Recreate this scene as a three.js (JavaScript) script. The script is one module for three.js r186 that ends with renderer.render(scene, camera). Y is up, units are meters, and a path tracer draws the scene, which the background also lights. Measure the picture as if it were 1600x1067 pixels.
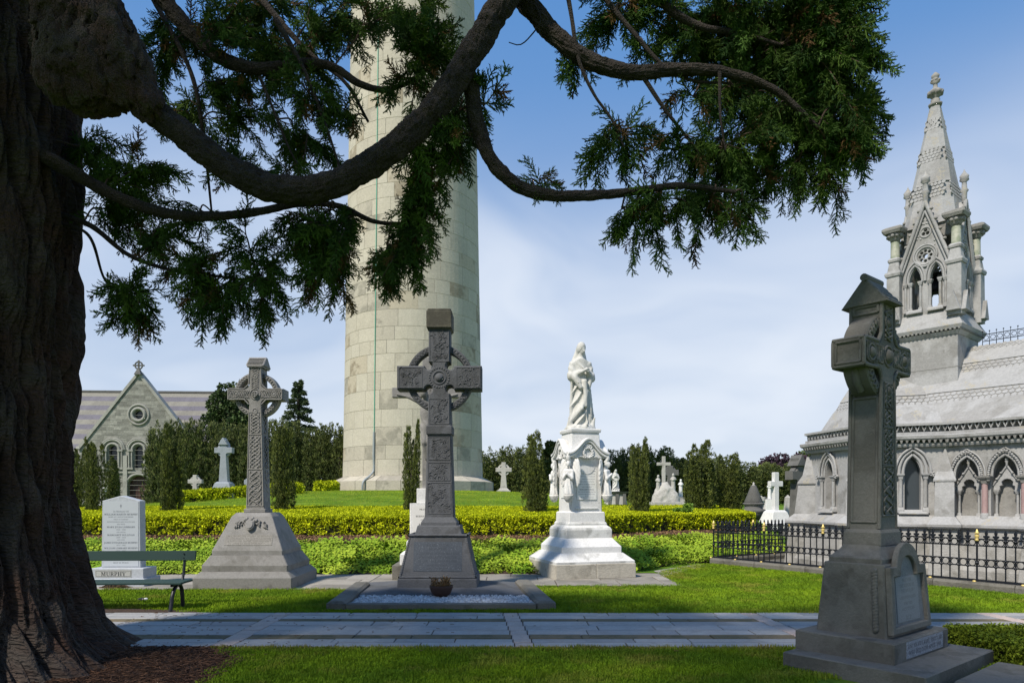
import * as THREE from 'three';
import { mergeGeometries, mergeVertices } from 'three/addons/utils/BufferGeometryUtils.js';
import { ImprovedNoise } from 'three/addons/math/ImprovedNoise.js';

// ---------------------------------------------------------------- camera, sky, sun, exposure
const scene = new THREE.Scene();
const EYE = 1.6, FOC = 1095, HOR = 780;                   // eye height; focal length and horizon row of the 1600 x 1067 photograph
const camera = new THREE.PerspectiveCamera(2 * Math.atan(533.5 / FOC) * 180 / Math.PI, 1600 / 1067, 0.1, 2000);
camera.position.set(0, EYE, 0);
camera.lookAt(0, EYE, -10);
camera.setViewOffset(1600, 1067, 0, 533.5 - HOR, 1600, 1067);   // a rising-front lens: the verticals stay upright
const renderer = new THREE.WebGLRenderer();
renderer.toneMapping = THREE.LinearToneMapping;
renderer.toneMappingExposure = 1.45;
renderer.shadowMap.enabled = true;
const SUN = new THREE.Vector3(-0.425, 0.766, 0.482).normalize();
const sun = new THREE.DirectionalLight(0xfff5e6, 3.7);
sun.position.copy(SUN).multiplyScalar(80);
sun.castShadow = true; sun.shadow.radius = 9; sun.shadow.mapSize.set(4096, 4096);
Object.assign(sun.shadow.camera, { left: -60, right: 60, top: 60, bottom: -60, near: 1, far: 250 });
scene.add(sun); scene.add(sun.target);

// ---------------------------------------------------------------- chance, noise
function rng(seed) { let a = seed >>> 0; return () => { a = (a + 0x6D2B79F5) | 0; let t = Math.imul(a ^ (a >>> 15), 1 | a); t = (t + Math.imul(t ^ (t >>> 7), 61 | t)) ^ t; return ((t ^ (t >>> 14)) >>> 0) / 4294967296; }; }
const PN = new ImprovedNoise();
const pn = (x, y, z) => PN.noise(x, y, z);
function fbm(x, y, z, o = 4) { let s = 0, a = 0.5, f = 1; for (let i = 0; i < o; i++) { s += a * pn(x * f + i * 17.3, y * f + i * 5.1, z * f); a *= 0.5; f *= 2.03; } return s; }
const clamp = (x, a = 0, b = 1) => Math.min(b, Math.max(a, x));
const sstep = (a, b, x) => { const t = clamp((x - a) / (b - a)); return t * t * (3 - 2 * t); };
const lerp = (a, b, t) => a + (b - a) * t;
const V = (x, y, z) => new THREE.Vector3(x, y, z);
const at = (px, py, d) => V((px - 800) / FOC * d, EYE - (py - HOR) / FOC * d, -d);   // the place in the world that was measured at a picture point and a distance
function tileNoise(n, cells, oct, seed, ridged = false) {
  const out = new Float32Array(n * n); let amp = 1, tot = 0;
  for (let o = 0; o < oct; o++) {
    const c = cells << o, r = rng(seed + o * 101), lat = new Float32Array(c * c).map(() => r());
    for (let y = 0; y < n; y++) { const fy = y / n * c, y0 = Math.floor(fy), ty = fy - y0, sy = ty * ty * (3 - 2 * ty), r0 = (y0 % c) * c, r1 = ((y0 + 1) % c) * c;
      for (let x = 0; x < n; x++) { const fx = x / n * c, x0 = Math.floor(fx), tx = fx - x0, sx = tx * tx * (3 - 2 * tx), xa = x0 % c, xb = (x0 + 1) % c;
        let v = lerp(lerp(lat[r0 + xa], lat[r0 + xb], sx), lerp(lat[r1 + xa], lat[r1 + xb], sx), sy);
        if (ridged) v = 1 - Math.abs(2 * v - 1);
        out[y * n + x] += amp * v; } }
    tot += amp; amp *= 0.55;
  }
  for (let i = 0; i < out.length; i++) out[i] /= tot;
  return out;
}

// ---------------------------------------------------------------- the sky: blue air that pales to the horizon, with thin streaked cloud
{
  const W = 2048, H = 1024, data = new Float32Array(W * H * 4);
  for (let j = 0; j < H; j++) {
    const e = (j + 0.5) / H * Math.PI - Math.PI / 2, se = Math.sin(e), ce = Math.cos(e);
    for (let i = 0; i < W; i++) {
      const a = (i + 0.5) / W * 2 * Math.PI - Math.PI, dx = Math.cos(a) * ce, dz = Math.sin(a) * ce;
      const up = Math.max(se, 0), k = Math.pow(1 - up, 2.8), low = Math.pow(1 - up, 11);
      let r = lerp(0.035, 0.44, k), g = lerp(0.16, 0.52, k), b = lerp(0.41, 0.62, k);
      r = lerp(r, 0.44, low * 0.9); g = lerp(g, 0.495, low * 0.9); b = lerp(b, 0.56, low * 0.9);
      const px = dx / (up + 0.22), pz = dz / (up + 0.22);
      const w = fbm(px * 0.8 + 3, pz * 0.8, 1.7, 3);
      let c = fbm(px * 0.55 + w * 1.1 + 11, pz * 0.8 + w + 4, 5.2, 5) + 0.16 * fbm(px * 2.2 + 2 * w, pz * 3.2, 9.1, 4);
      c = sstep(-0.5, 0.45, c) * (0.04 + 0.96 * sstep(0.5, 0.26, up + 0.16 * w));
      r = lerp(r, 0.59, c * 0.8); g = lerp(g, 0.63, c * 0.8); b = lerp(b, 0.69, c * 0.8);
      if (se < 0) { const t = sstep(0, -0.08, se); r = lerp(r, 0.16, t); g = lerp(g, 0.19, t); b = lerp(b, 0.14, t); }
      const o = (j * W + i) * 4; data[o] = r; data[o + 1] = g; data[o + 2] = b; data[o + 3] = 1;
    }
  }
  const t = new THREE.DataTexture(data, W, H, THREE.RGBAFormat, THREE.FloatType);
  t.mapping = THREE.EquirectangularReflectionMapping; t.magFilter = t.minFilter = THREE.LinearFilter; t.needsUpdate = true;
  scene.background = t; scene.environment = t;
}

// ---------------------------------------------------------------- materials
const enc = (v) => { v = clamp(v); return Math.round(255 * (v <= 0.0031308 ? v * 12.92 : 1.055 * Math.pow(v, 1 / 2.4) - 0.055)); };
function dataTex(n, fn, color) {
  const d = new Uint8Array(n * n * 4), c = [0, 0, 0];
  for (let y = 0; y < n; y++) for (let x = 0; x < n; x++) { const i = y * n + x; fn(i, x / n, y / n, c); for (let k = 0; k < 3; k++) d[i * 4 + k] = color ? enc(c[k]) : Math.round(255 * clamp(c[k])); d[i * 4 + 3] = 255; }
  const t = new THREE.DataTexture(d, n, n); t.wrapS = t.wrapT = THREE.RepeatWrapping; t.magFilter = THREE.LinearFilter; t.minFilter = THREE.LinearMipmapLinearFilter; t.generateMipmaps = true;
  if (color) t.colorSpace = THREE.SRGBColorSpace; t.needsUpdate = true; return t;
}
const N = 512, n1 = tileNoise(N, 4, 6, 1), n2 = tileNoise(N, 6, 5, 2), n3 = tileNoise(N, 64, 3, 3), n4 = tileNoise(N, 3, 5, 4, true), n5 = tileNoise(N, 128, 2, 5);
const bumpFine = dataTex(N, (i, u, v, c) => { c[0] = c[1] = c[2] = 0.5 * n3[i] + 0.3 * n5[i] + 0.2 * n1[i]; });
// rgb: base, rgb2: weather patches (grime, lichen), amount 0..1 ; size: metres that one tile spans
function stone(base, patch, amount, o = {}) {
  const off = o.off ?? 0, lich = o.lichen;
  const map = dataTex(N, (i, u, v, c) => {
    const j = (i + off * 7919) % (N * N), a = sstep(0.5 - 0.02, 0.72, n1[j]) * amount, b = sstep(0.56, 0.7, n2[(j * 1 + 40000) % (N * N)]) * amount * 0.6;
    const g = 0.80 + 0.26 * n3[j] + 0.22 * (n1[j] - 0.5) + 0.12 * (n5[i] - 0.5), s = o.streak ? sstep(0.5, 0.8, n1[(x => (Math.floor(v * 24) * N + x) % (N * N))(Math.floor(u * N))]) * o.streak : 0;
    for (let k = 0; k < 3; k++) c[k] = lerp(base[k], patch[k], clamp(a + b + s)) * g;
    if (lich) { const l = sstep(0.63, 0.69, n2[j]) * sstep(0.45, 0.6, n3[j]); for (let k = 0; k < 3; k++) c[k] = lerp(c[k], lich[k], l * 0.8); }
  }, true);
  const m = new THREE.MeshStandardMaterial({ map, bumpMap: bumpFine, bumpScale: o.bump ?? 0.006, roughness: o.rough ?? 0.9 });
  m.userData.uvm = o.size ?? 1.6; return m;
}
const plain = (r, g, b, rough = 0.85, extra = {}) => { const m = new THREE.MeshStandardMaterial({ roughness: rough, ...extra }); m.color.setRGB(r, g, b); return m; };
const M = {
  towerA: stone([0.49, 0.455, 0.37], [0.40, 0.37, 0.30], 0.55, { size: 3.1, bump: 0.012 }),
  towerB: stone([0.52, 0.485, 0.40], [0.43, 0.40, 0.32], 0.5, { size: 2.7, off: 3, bump: 0.012 }),
  towerC: stone([0.455, 0.42, 0.345], [0.28, 0.262, 0.215], 0.9, { size: 3.3, off: 5, bump: 0.012 }),
  towerD: stone([0.47, 0.42, 0.325], [0.27, 0.23, 0.165], 0.9, { size: 3.0, off: 8, bump: 0.012 }),
  joint: plain(0.44, 0.41, 0.34, 0.95),
  crossGrey: stone([0.22, 0.214, 0.2], [0.135, 0.13, 0.115], 0.7, { size: 1.3 }),
  crossLight: stone([0.26, 0.253, 0.24], [0.16, 0.155, 0.14], 0.6, { size: 1.3, off: 2 }),
  crossDark: stone([0.105, 0.11, 0.12], [0.062, 0.064, 0.067], 0.8, { size: 1.2, off: 1, bump: 0.008 }),
  crossCap: stone([0.105, 0.098, 0.07], [0.05, 0.047, 0.035], 0.8, { size: 0.9, off: 4 }),
  crossNear: stone([0.145, 0.142, 0.128], [0.085, 0.082, 0.07], 0.75, { size: 1.1, off: 6 }),
  nearTablet: stone([0.185, 0.195, 0.205], [0.12, 0.125, 0.13], 0.6, { size: 1.1, off: 9 }),
  marble: stone([0.74, 0.74, 0.73], [0.52, 0.52, 0.50], 0.3, { size: 1.4, bump: 0.003, rough: 0.75, off: 3 }),
  marbleOld: stone([0.70, 0.70, 0.68], [0.20, 0.2, 0.18], 0.42, { size: 1.1, bump: 0.004, rough: 0.8, off: 7 }),
  statue: stone([0.62, 0.62, 0.585], [0.42, 0.415, 0.38], 0.5, { size: 0.9, bump: 0.003, off: 2, rough: 0.8 }),
  granite: stone([0.47, 0.44, 0.37], [0.2, 0.185, 0.15], 0.5, { size: 1.5, off: 4, bump: 0.01 }),
  bluewhite: stone([0.44, 0.47, 0.51], [0.36, 0.385, 0.42], 0.4, { size: 1.5, bump: 0.002, rough: 0.6, off: 5 }),
  mauso: stone([0.385, 0.387, 0.385], [0.24, 0.238, 0.228], 0.8, { size: 1.9, bump: 0.006, off: 1 }),
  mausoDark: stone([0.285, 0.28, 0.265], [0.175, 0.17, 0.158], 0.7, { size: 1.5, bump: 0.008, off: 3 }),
  mausoRoof: stone([0.365, 0.368, 0.368], [0.25, 0.247, 0.238], 0.75, { size: 1.7, bump: 0.006, off: 8, lichen: [0.34, 0.315, 0.25] }),
  mausoBase: stone([0.345, 0.34, 0.322], [0.195, 0.19, 0.17], 0.75, { size: 1.6, bump: 0.01, off: 6 }),
  pink: stone([0.42, 0.29, 0.28], [0.30, 0.2, 0.195], 0.5, { size: 0.5, bump: 0.002, rough: 0.5, off: 2 }),
  greenMarble: stone([0.30, 0.33, 0.24], [0.46, 0.46, 0.38], 0.8, { size: 0.6, bump: 0.002, rough: 0.6, off: 2 }),
  slate: stone([0.335, 0.335, 0.335], [0.24, 0.24, 0.235], 0.7, { size: 1.9, bump: 0.006, rough: 0.62, off: 2 }),
  slateB: stone([0.37, 0.365, 0.36], [0.27, 0.265, 0.255], 0.7, { size: 2.2, bump: 0.006, rough: 0.62, off: 7 }),
  slateC: stone([0.285, 0.29, 0.295], [0.21, 0.21, 0.21], 0.7, { size: 2.2, bump: 0.006, rough: 0.62, off: 5 }),
  sett: stone([0.16, 0.125, 0.07], [0.075, 0.07, 0.032], 0.8, { size: 1.1, bump: 0.01, off: 2 }),
  pinkSett: stone([0.5, 0.405, 0.355], [0.38, 0.305, 0.265], 0.5, { size: 0.9, bump: 0.006, off: 4 }),
  flag: stone([0.27, 0.25, 0.215], [0.16, 0.15, 0.125], 0.7, { size: 1.5, bump: 0.008, off: 1 }),
  flagB: stone([0.35, 0.325, 0.28], [0.22, 0.2, 0.17], 0.6, { size: 1.7, bump: 0.008, off: 3 }),
  kerb: stone([0.16, 0.152, 0.13], [0.085, 0.08, 0.065], 0.7, { size: 1.2, bump: 0.01, off: 4 }),
  chapel: stone([0.30, 0.305, 0.275], [0.165, 0.17, 0.15], 0.8, { size: 7, bump: 0.03, off: 3 }),
  chapelTrim: stone([0.36, 0.36, 0.325], [0.22, 0.22, 0.2], 0.6, { size: 4, bump: 0.02, off: 4 }),
  slateBuff: stone([0.25, 0.24, 0.205], [0.165, 0.158, 0.135], 0.6, { size: 5, bump: 0.02, off: 3 }),
  slatePurple: stone([0.165, 0.157, 0.185], [0.12, 0.115, 0.135], 0.6, { size: 5, bump: 0.02, off: 5 }),
  farStone: stone([0.47, 0.46, 0.43], [0.3, 0.29, 0.27], 0.6, { size: 1.6, off: 3 }),
  farDark: stone([0.135, 0.135, 0.13], [0.08, 0.08, 0.075], 0.6, { size: 1.6, off: 5 }),
  farBlue: stone([0.30, 0.335, 0.375], [0.22, 0.245, 0.27], 0.5, { size: 1.6, off: 6 }),
  door: plain(0.06, 0.025, 0.018, 0.6),
  glass: plain(0.015, 0.018, 0.022, 0.15),
  leadGlass: plain(0.045, 0.055, 0.065, 0.25),
  iron: plain(0.008, 0.010, 0.016, 0.42, { metalness: 0.15 }),
  rust: plain(0.09, 0.04, 0.025, 0.8),
  gold: plain(0.70, 0.53, 0.18, 0.4, { metalness: 0.25 }),
  green: plain(0.003, 0.03, 0.025, 0.7),
  copperPipe: plain(0.16, 0.42, 0.30, 0.6),
  greyPipe: plain(0.30, 0.33, 0.34, 0.5),
  gravel: plain(0.56, 0.57, 0.59, 0.85),
  bowl: plain(0.055, 0.027, 0.018, 0.75),
  dryPlant: plain(0.20, 0.11, 0.04, 0.9),
  dryPlantPale: plain(0.42, 0.27, 0.12, 0.9),
};
{ // bark: fibrous, rust brown to grey
  const f1 = tileNoise(N, 8, 5, 31, true), map = dataTex(N, (i, u, v, c) => {
    const g = n2[i], t = sstep(0.35, 0.75, g), p = sstep(0.4, 0.7, n1[i]);   // rust-brown fibre with grey weathered patches
    for (let k = 0; k < 3; k++) c[k] = lerp([0.040, 0.0235, 0.0165][k], [0.055, 0.046, 0.038][k], p) * lerp(0.75, 1.25, n3[i]); c[0] += 0.014 * t; c[1] += 0.003 * t;
  }, true);
  const bm = dataTex(N, (i, u, v, c) => { const j = (Math.floor(v * N * 0.22) * N + Math.floor(u * N)) % (N * N); c[0] = c[1] = c[2] = 0.75 * f1[j] + 0.25 * n3[i]; });
  M.bark = new THREE.MeshStandardMaterial({ map, bumpMap: bm, bumpScale: 0.22, roughness: 0.95 }); M.bark.userData.uvm = 1;
  const lmap = dataTex(N, (i, u, v, c) => { const f = n2[i] * 0.6 + n3[i] * 0.4; for (let k = 0; k < 3; k++) c[k] = lerp([0.024, 0.0175, 0.0135][k], [0.05, 0.04, 0.032][k], sstep(0.3, 0.7, f)); }, true);
  const lb = dataTex(N, (i, u, v, c) => { c[0] = c[1] = c[2] = 0.65 * n4[i] + 0.35 * n3[i]; });
  M.limb = new THREE.MeshStandardMaterial({ map: lmap, bumpMap: lb, bumpScale: 0.14, roughness: 0.95 }); M.limb.userData.uvm = 0.7;
  M.twig = plain(0.055, 0.036, 0.025, 0.95);
  const soil = dataTex(N, (i, u, v, c) => { const f = n3[i], g = n5[i] * n1[i]; for (let k = 0; k < 3; k++) c[k] = lerp([0.03, 0.018, 0.012][k], [0.13, 0.075, 0.05][k], clamp(f * 0.9 + g * 0.6 - 0.3)); }, true);
  M.soil = new THREE.MeshStandardMaterial({ map: soil, bumpMap: bumpFine, bumpScale: 0.04, roughness: 1 }); M.soil.userData.uvm = 0.9;
  const gm = dataTex(N, (i, u, v, c) => { const f = n3[i], t = sstep(0.45, 0.7, n1[i]), y = sstep(0.55, 0.75, n2[i]); for (let k = 0; k < 3; k++) c[k] = lerp(lerp([0.085, 0.165, 0.016][k], [0.135, 0.225, 0.024][k], t), [0.22, 0.24, 0.055][k], y * 0.4) * lerp(0.6, 1.3, f); }, true);
  M.grass = new THREE.MeshPhysicalMaterial({ specularIntensity: 0.1, map: gm, bumpMap: bumpFine, bumpScale: 0.03, roughness: 1 }); M.grass.userData.uvm = 2.6;
}
{ // the chapel's rubble courses are too far off to tell apart: only their tone shows
  const r = rng(881), tone = []; for (let i = 0; i < 64 * 64; i++) tone.push(r());
  const map = dataTex(N, (i, u, v, c) => { const row = Math.floor(v * 28), sh = tone[row * 3] * 0.9, w = 8 + Math.floor(tone[row * 5 + 1] * 7), k = tone[(row * 61 + Math.floor((u + sh) % 1 * w)) % 4096], g = lerp(0.62, 1.12, k) * lerp(0.75, 1.2, n3[i]) * lerp(0.8, 1.15, n1[i]); c[0] = 0.285 * g; c[1] = 0.285 * g; c[2] = 0.255 * g; }, true);
  M.chapel = new THREE.MeshStandardMaterial({ map, bumpMap: bumpFine, bumpScale: 0.03, roughness: 0.95 }); M.chapel.userData.uvm = 8;
}
const leafMat = (r, g, b, tr = 0.35, rough = 0.75) => { const m = new THREE.MeshPhysicalMaterial({ roughness: rough, side: THREE.DoubleSide, transmission: tr, thickness: 0, specularIntensity: 0.15 }); m.color.setRGB(r, g, b); return m; };
const matt = (rough, si) => new THREE.MeshPhysicalMaterial({ roughness: rough, specularIntensity: si, side: THREE.DoubleSide });
M.needle = matt(0.8, 0.2); M.blade = matt(0.85, 0.15); M.leaf = matt(0.8, 0.25);
M.leafThin = leafMat(1, 1, 1, 0.3, 0.8);

// ---------------------------------------------------------------- geometry helpers
const used = new Map();
function numbered(name) { const k = used.get(name) ?? 0; used.set(name, k + 1); return k ? name + '_' + String(k).padStart(3, '0') : name; }
function boxUV(g, s, ox = 0, oy = 0) {
  const p = g.attributes.position, n = g.attributes.normal, uv = new Float32Array(p.count * 2);
  for (let i = 0; i < p.count; i += 3) {
    let nx = 0, ny = 0, nz = 0; for (let k = 0; k < 3; k++) { nx += Math.abs(n.getX(i + k)); ny += Math.abs(n.getY(i + k)); nz += Math.abs(n.getZ(i + k)); }
    for (let k = 0; k < 3; k++) { const x = p.getX(i + k), y = p.getY(i + k), z = p.getZ(i + k);
      let a, b; if (ny > nx && ny > nz) { a = x; b = z; } else if (nx > nz) { a = z; b = y; } else { a = x; b = y; }
      uv[(i + k) * 2] = a / s + ox; uv[(i + k) * 2 + 1] = b / s + oy; }
  }
  g.setAttribute('uv', new THREE.BufferAttribute(uv, 2)); return g;
}
let offs = rng(77);
function clean(g) { const q = g.index ? g.toNonIndexed() : g; if (!q.attributes.normal) q.computeVertexNormals(); for (const k of Object.keys(q.attributes)) if (k !== 'position' && k !== 'normal') q.deleteAttribute(k); return q; }
const join = (gs) => { const a = [gs].flat(9).map(clean); return a.length === 1 ? a[0] : mergeGeometries(a); };
function obj(name, gs, m, parent = scene) {
  const g = boxUV(join(gs), m.userData.uvm ?? 1, offs(), offs());
  const o = new THREE.Mesh(g, m); o.name = parent === scene ? numbered(name) : name; o.castShadow = o.receiveShadow = true; parent.add(o); return o;
}
function raw(name, g, m, parent = scene) { const o = new THREE.Mesh(g, m); o.name = parent === scene ? numbered(name) : name; o.castShadow = o.receiveShadow = true; parent.add(o); return o; }
function thing(name, label, category, pos = [0, 0, 0], turn = 0, group) {
  const o = new THREE.Group(); o.name = numbered(name); o.position.set(...pos); o.rotation.y = turn; o.userData = { label, category }; if (group) o.userData.group = group; scene.add(o); return o;
}
function tag(o, label, category, group) { o.userData = { ...o.userData, label, category }; if (group) o.userData.group = group; return o; }
const struct = (o) => { o.userData.kind = 'structure'; return o; };
const stuff = (o) => { o.userData.kind = 'stuff'; return o; };
function copyOf(root, pos, turn, label, group, scale) {
  const r = root.clone(); r.name = numbered(root.name.replace(/_\d+$/, '')); r.position.set(...pos); r.rotation.y = turn; if (scale) r.scale.set(...scale);
  r.userData = { ...root.userData, label }; if (group) r.userData.group = group; scene.add(r); return r;
}
// a stack of rectangular rings with chamfered corners: [y, width, depth] ...
function tower(rings, c = 0.008, dx = 0, dz = 0) {
  const pos = [], R = rings.map(([y, w, d, ox = 0, oz = 0]) => { const a = w / 2, b = d / 2, k = Math.min(c, a * 0.6, b * 0.6); return [[-a + k, b], [a - k, b], [a, b - k], [a, -b + k], [a - k, -b], [-a + k, -b], [-a, -b + k], [-a, b - k]].map(([x, z]) => [x + dx + ox, y, z + dz + oz]); });
  const tri = (p, q, r) => pos.push(...p, ...q, ...r);
  for (let i = 0; i + 1 < R.length; i++) for (let k = 0; k < 8; k++) { const A = R[i][k], B = R[i][(k + 1) % 8], C = R[i + 1][(k + 1) % 8], D = R[i + 1][k]; tri(A, B, C); tri(A, C, D); }
  const cap = (r, flip) => { for (let k = 1; k < 7; k++) flip ? tri(r[0], r[k + 1], r[k]) : tri(r[0], r[k], r[k + 1]); };
  cap(R[0], true); cap(R[R.length - 1], false);
  const g = new THREE.BufferGeometry(); g.setAttribute('position', new THREE.Float32BufferAttribute(pos, 3)); g.computeVertexNormals(); return g;
}
const block = (w, h, d, x = 0, y = 0, z = 0, c = 0.008) => tower([[y, w - c, d - c], [y + c, w, d], [y + h - c, w, d], [y + h, w - 2 * c, d - 2 * c]], c, x, z);
const bx = (w, h, d, x, y, z) => new THREE.BoxGeometry(w, h, d).translate(x, y, z);
function ext(shape, depth, bevel = 0.01, z = 0, curve = 10) { const g = new THREE.ExtrudeGeometry(shape, { depth: depth - 2 * bevel, bevelEnabled: bevel > 0, bevelThickness: bevel, bevelSize: bevel, bevelOffset: -bevel, bevelSegments: 1, curveSegments: curve }); g.translate(0, 0, z + bevel); return g; }
const poly = (pts) => new THREE.Shape(pts.map(([x, y]) => new THREE.Vector2(x, y)));
function tube(pts, r, seg = 16, rad = 6, closed = false) { return new THREE.TubeGeometry(new THREE.CatmullRomCurve3(pts.map((p) => p.isVector3 ? p : V(...p)), closed), seg, r, rad, closed); }
function bar(a, b, r, r2 = r, n = 8) { const A = V(...a), B = V(...b), L = A.distanceTo(B), g = new THREE.CylinderGeometry(r2, r, L, n); g.translate(0, L / 2, 0); g.applyQuaternion(new THREE.Quaternion().setFromUnitVectors(V(0, 1, 0), B.clone().sub(A).normalize())); return g.translate(...a); }
const lathe = (pts, n = 16) => new THREE.LatheGeometry(pts.map(([r, y]) => new THREE.Vector2(r, y)), n);
const ball = (r, x, y, z, sx = 1, sy = 1, sz = 1, n = 8) => new THREE.SphereGeometry(r, n + 4, n).scale(sx, sy, sz).translate(x, y, z);
const ring = (R, r, x, y, z, n = 24, k = 6) => new THREE.TorusGeometry(R, r, k, n).translate(x, y, z);
const turned = (g, ry) => g.rotateY(ry);
function tri3(list) { const g = new THREE.BufferGeometry(); g.setAttribute('position', new THREE.Float32BufferAttribute(list.flat(), 3)); g.computeVertexNormals(); return g; }
function quads(list) { const out = []; for (const q of list) { out.push(q[0], q[1], q[2]); if (q[3]) out.push(q[0], q[2], q[3]); } return tri3(out); }
// a surface drawn round the zero of a distance field (surface nets)
function net(f, lo, hi, c) {
  const nx = Math.ceil((hi[0] - lo[0]) / c) + 1, ny = Math.ceil((hi[1] - lo[1]) / c) + 1, nz = Math.ceil((hi[2] - lo[2]) / c) + 1, F = new Float32Array(nx * ny * nz), id = (i, j, k) => (k * ny + j) * nx + i;
  for (let k = 0; k < nz; k++) for (let j = 0; j < ny; j++) for (let i = 0; i < nx; i++) F[id(i, j, k)] = f(lo[0] + i * c, lo[1] + j * c, lo[2] + k * c);
  const idx = new Int32Array(nx * ny * nz).fill(-1), P = [], I = [];
  for (let k = 0; k + 1 < nz; k++) for (let j = 0; j + 1 < ny; j++) for (let i = 0; i + 1 < nx; i++) {
    let m = 0, sx = 0, sy = 0, sz = 0; const v = [];
    for (let q = 0; q < 8; q++) v.push(F[id(i + (q & 1), j + (q >> 1 & 1), k + (q >> 2))]);
    const E = (a, b) => { if ((v[a] < 0) !== (v[b] < 0)) { const t = v[a] / (v[a] - v[b]); sx += lerp(a & 1, b & 1, t); sy += lerp(a >> 1 & 1, b >> 1 & 1, t); sz += lerp(a >> 2, b >> 2, t); m++; } };
    E(0, 1); E(2, 3); E(4, 5); E(6, 7); E(0, 2); E(1, 3); E(4, 6); E(5, 7); E(0, 4); E(1, 5); E(2, 6); E(3, 7);
    if (m) { idx[id(i, j, k)] = P.length / 3; P.push(lo[0] + (i + sx / m) * c, lo[1] + (j + sy / m) * c, lo[2] + (k + sz / m) * c); }
  }
  const Q = (a, b, c2, d, flip) => { if (a < 0 || b < 0 || c2 < 0 || d < 0) return; flip ? I.push(a, c2, b, a, d, c2) : I.push(a, b, c2, a, c2, d); };
  for (let k = 1; k + 1 < nz; k++) for (let j = 1; j + 1 < ny; j++) for (let i = 1; i + 1 < nx; i++) {
    const s = F[id(i, j, k)] < 0;
    if (s !== F[id(i + 1, j, k)] < 0) Q(idx[id(i, j - 1, k - 1)], idx[id(i, j, k - 1)], idx[id(i, j, k)], idx[id(i, j - 1, k)], !s);
    if (s !== F[id(i, j + 1, k)] < 0) Q(idx[id(i - 1, j, k - 1)], idx[id(i - 1, j, k)], idx[id(i, j, k)], idx[id(i, j, k - 1)], !s);
    if (s !== F[id(i, j, k + 1)] < 0) Q(idx[id(i - 1, j - 1, k)], idx[id(i, j - 1, k)], idx[id(i, j, k)], idx[id(i - 1, j, k)], !s);
  }
  const g = new THREE.BufferGeometry(); g.setAttribute('position', new THREE.Float32BufferAttribute(P, 3)); g.setIndex(I); g.computeVertexNormals(); return g;
}
const smin = (a, b, k) => { const h = Math.max(k - Math.abs(a - b), 0) / k; return Math.min(a, b) - h * h * k * 0.25; };
const cap3 = (x, y, z, a, b, r1, r2) => { const dx = b[0] - a[0], dy = b[1] - a[1], dz = b[2] - a[2], t = clamp(((x - a[0]) * dx + (y - a[1]) * dy + (z - a[2]) * dz) / (dx * dx + dy * dy + dz * dz)); return Math.hypot(x - a[0] - dx * t, y - a[1] - dy * t, z - a[2] - dz * t) - lerp(r1, r2, t); };
const ell = (x, y, z, c, r) => { const k = Math.hypot((x - c[0]) / r[0], (y - c[1]) / r[1], (z - c[2]) / r[2]); return (k - 1) * Math.min(...r); };
function inst(name, geo, m, list, parent, colors) {   // uncountable small things: leaves, blades, pebbles
  const o = new THREE.InstancedMesh(geo, m, list.length); list.forEach((x, i) => { o.setMatrixAt(i, x); if (colors) o.setColorAt(i, colors[i]); });
  o.name = parent === scene ? numbered(name) : name; o.castShadow = o.receiveShadow = true; parent.add(o); return stuff(o);
}
const _q = new THREE.Quaternion(), _e = new THREE.Euler();
const mat4 = (p, e, s) => new THREE.Matrix4().compose(p, _q.setFromEuler(_e.set(...e)), typeof s === 'number' ? V(s, s, s) : s);
function aim(p, dir, roll, s) { const q = new THREE.Quaternion().setFromUnitVectors(V(0, 1, 0), dir.clone().normalize()); q.multiply(new THREE.Quaternion().setFromAxisAngle(V(0, 1, 0), roll)); return new THREE.Matrix4().compose(p, q, typeof s === 'number' ? V(s, s, s) : s); }
const rgb = (r, g, b) => new THREE.Color().setRGB(r, g, b);
// lettering and cut signs, as flat print on a slab
function inscription(name, parent, w, h, lines, o = {}) {
  const cw = 512, ch = Math.min(1024, Math.round(512 * h / w)), c = document.createElement('canvas'); c.width = cw; c.height = ch; const x = c.getContext('2d');
  x.fillStyle = o.bg ?? '#c8ced6'; x.fillRect(0, 0, cw, ch);
  const r = rng(cw + ch + lines.length);
  for (let i = 0; i < 2600; i++) { const s = 1 + r() * 5; x.fillStyle = `rgba(${r() < 0.5 ? '0,0,0' : '255,255,255'},${r() * (o.grain ?? 0.05)})`; x.fillRect(r() * cw, r() * ch, s * 2, s); }
  if (o.border) { x.strokeStyle = o.fg ?? '#222'; x.lineWidth = 5; x.strokeRect(14, 14, cw - 28, ch - 28); }
  x.fillStyle = o.fg ?? '#23272c'; x.globalAlpha = o.alpha ?? 1; x.textAlign = 'center'; x.textBaseline = 'middle';
  for (const [t, y, size, weight] of lines) { if (t === '+') { const s = size * cw; x.fillRect(cw / 2 - s * 0.07, y * ch - s / 2, s * 0.14, s); x.fillRect(cw / 2 - s * 0.3, y * ch - s * 0.22, s * 0.6, s * 0.13); continue; } x.font = `${weight ?? ''} ${Math.round(size * cw)}px serif`; x.fillText(t, cw / 2, y * ch, cw * 0.96); }
  const t = new THREE.CanvasTexture(c); t.colorSpace = THREE.SRGBColorSpace; t.anisotropy = 8;
  const m = new THREE.MeshStandardMaterial({ map: t, roughness: o.rough ?? 0.75 });
  return raw(name, new THREE.BoxGeometry(w, h, 0.006), m, parent);
}
function boxUVof(o) { o.geometry = boxUV(clean(o.geometry), o.material.userData.uvm ?? 1); return o; }

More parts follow.
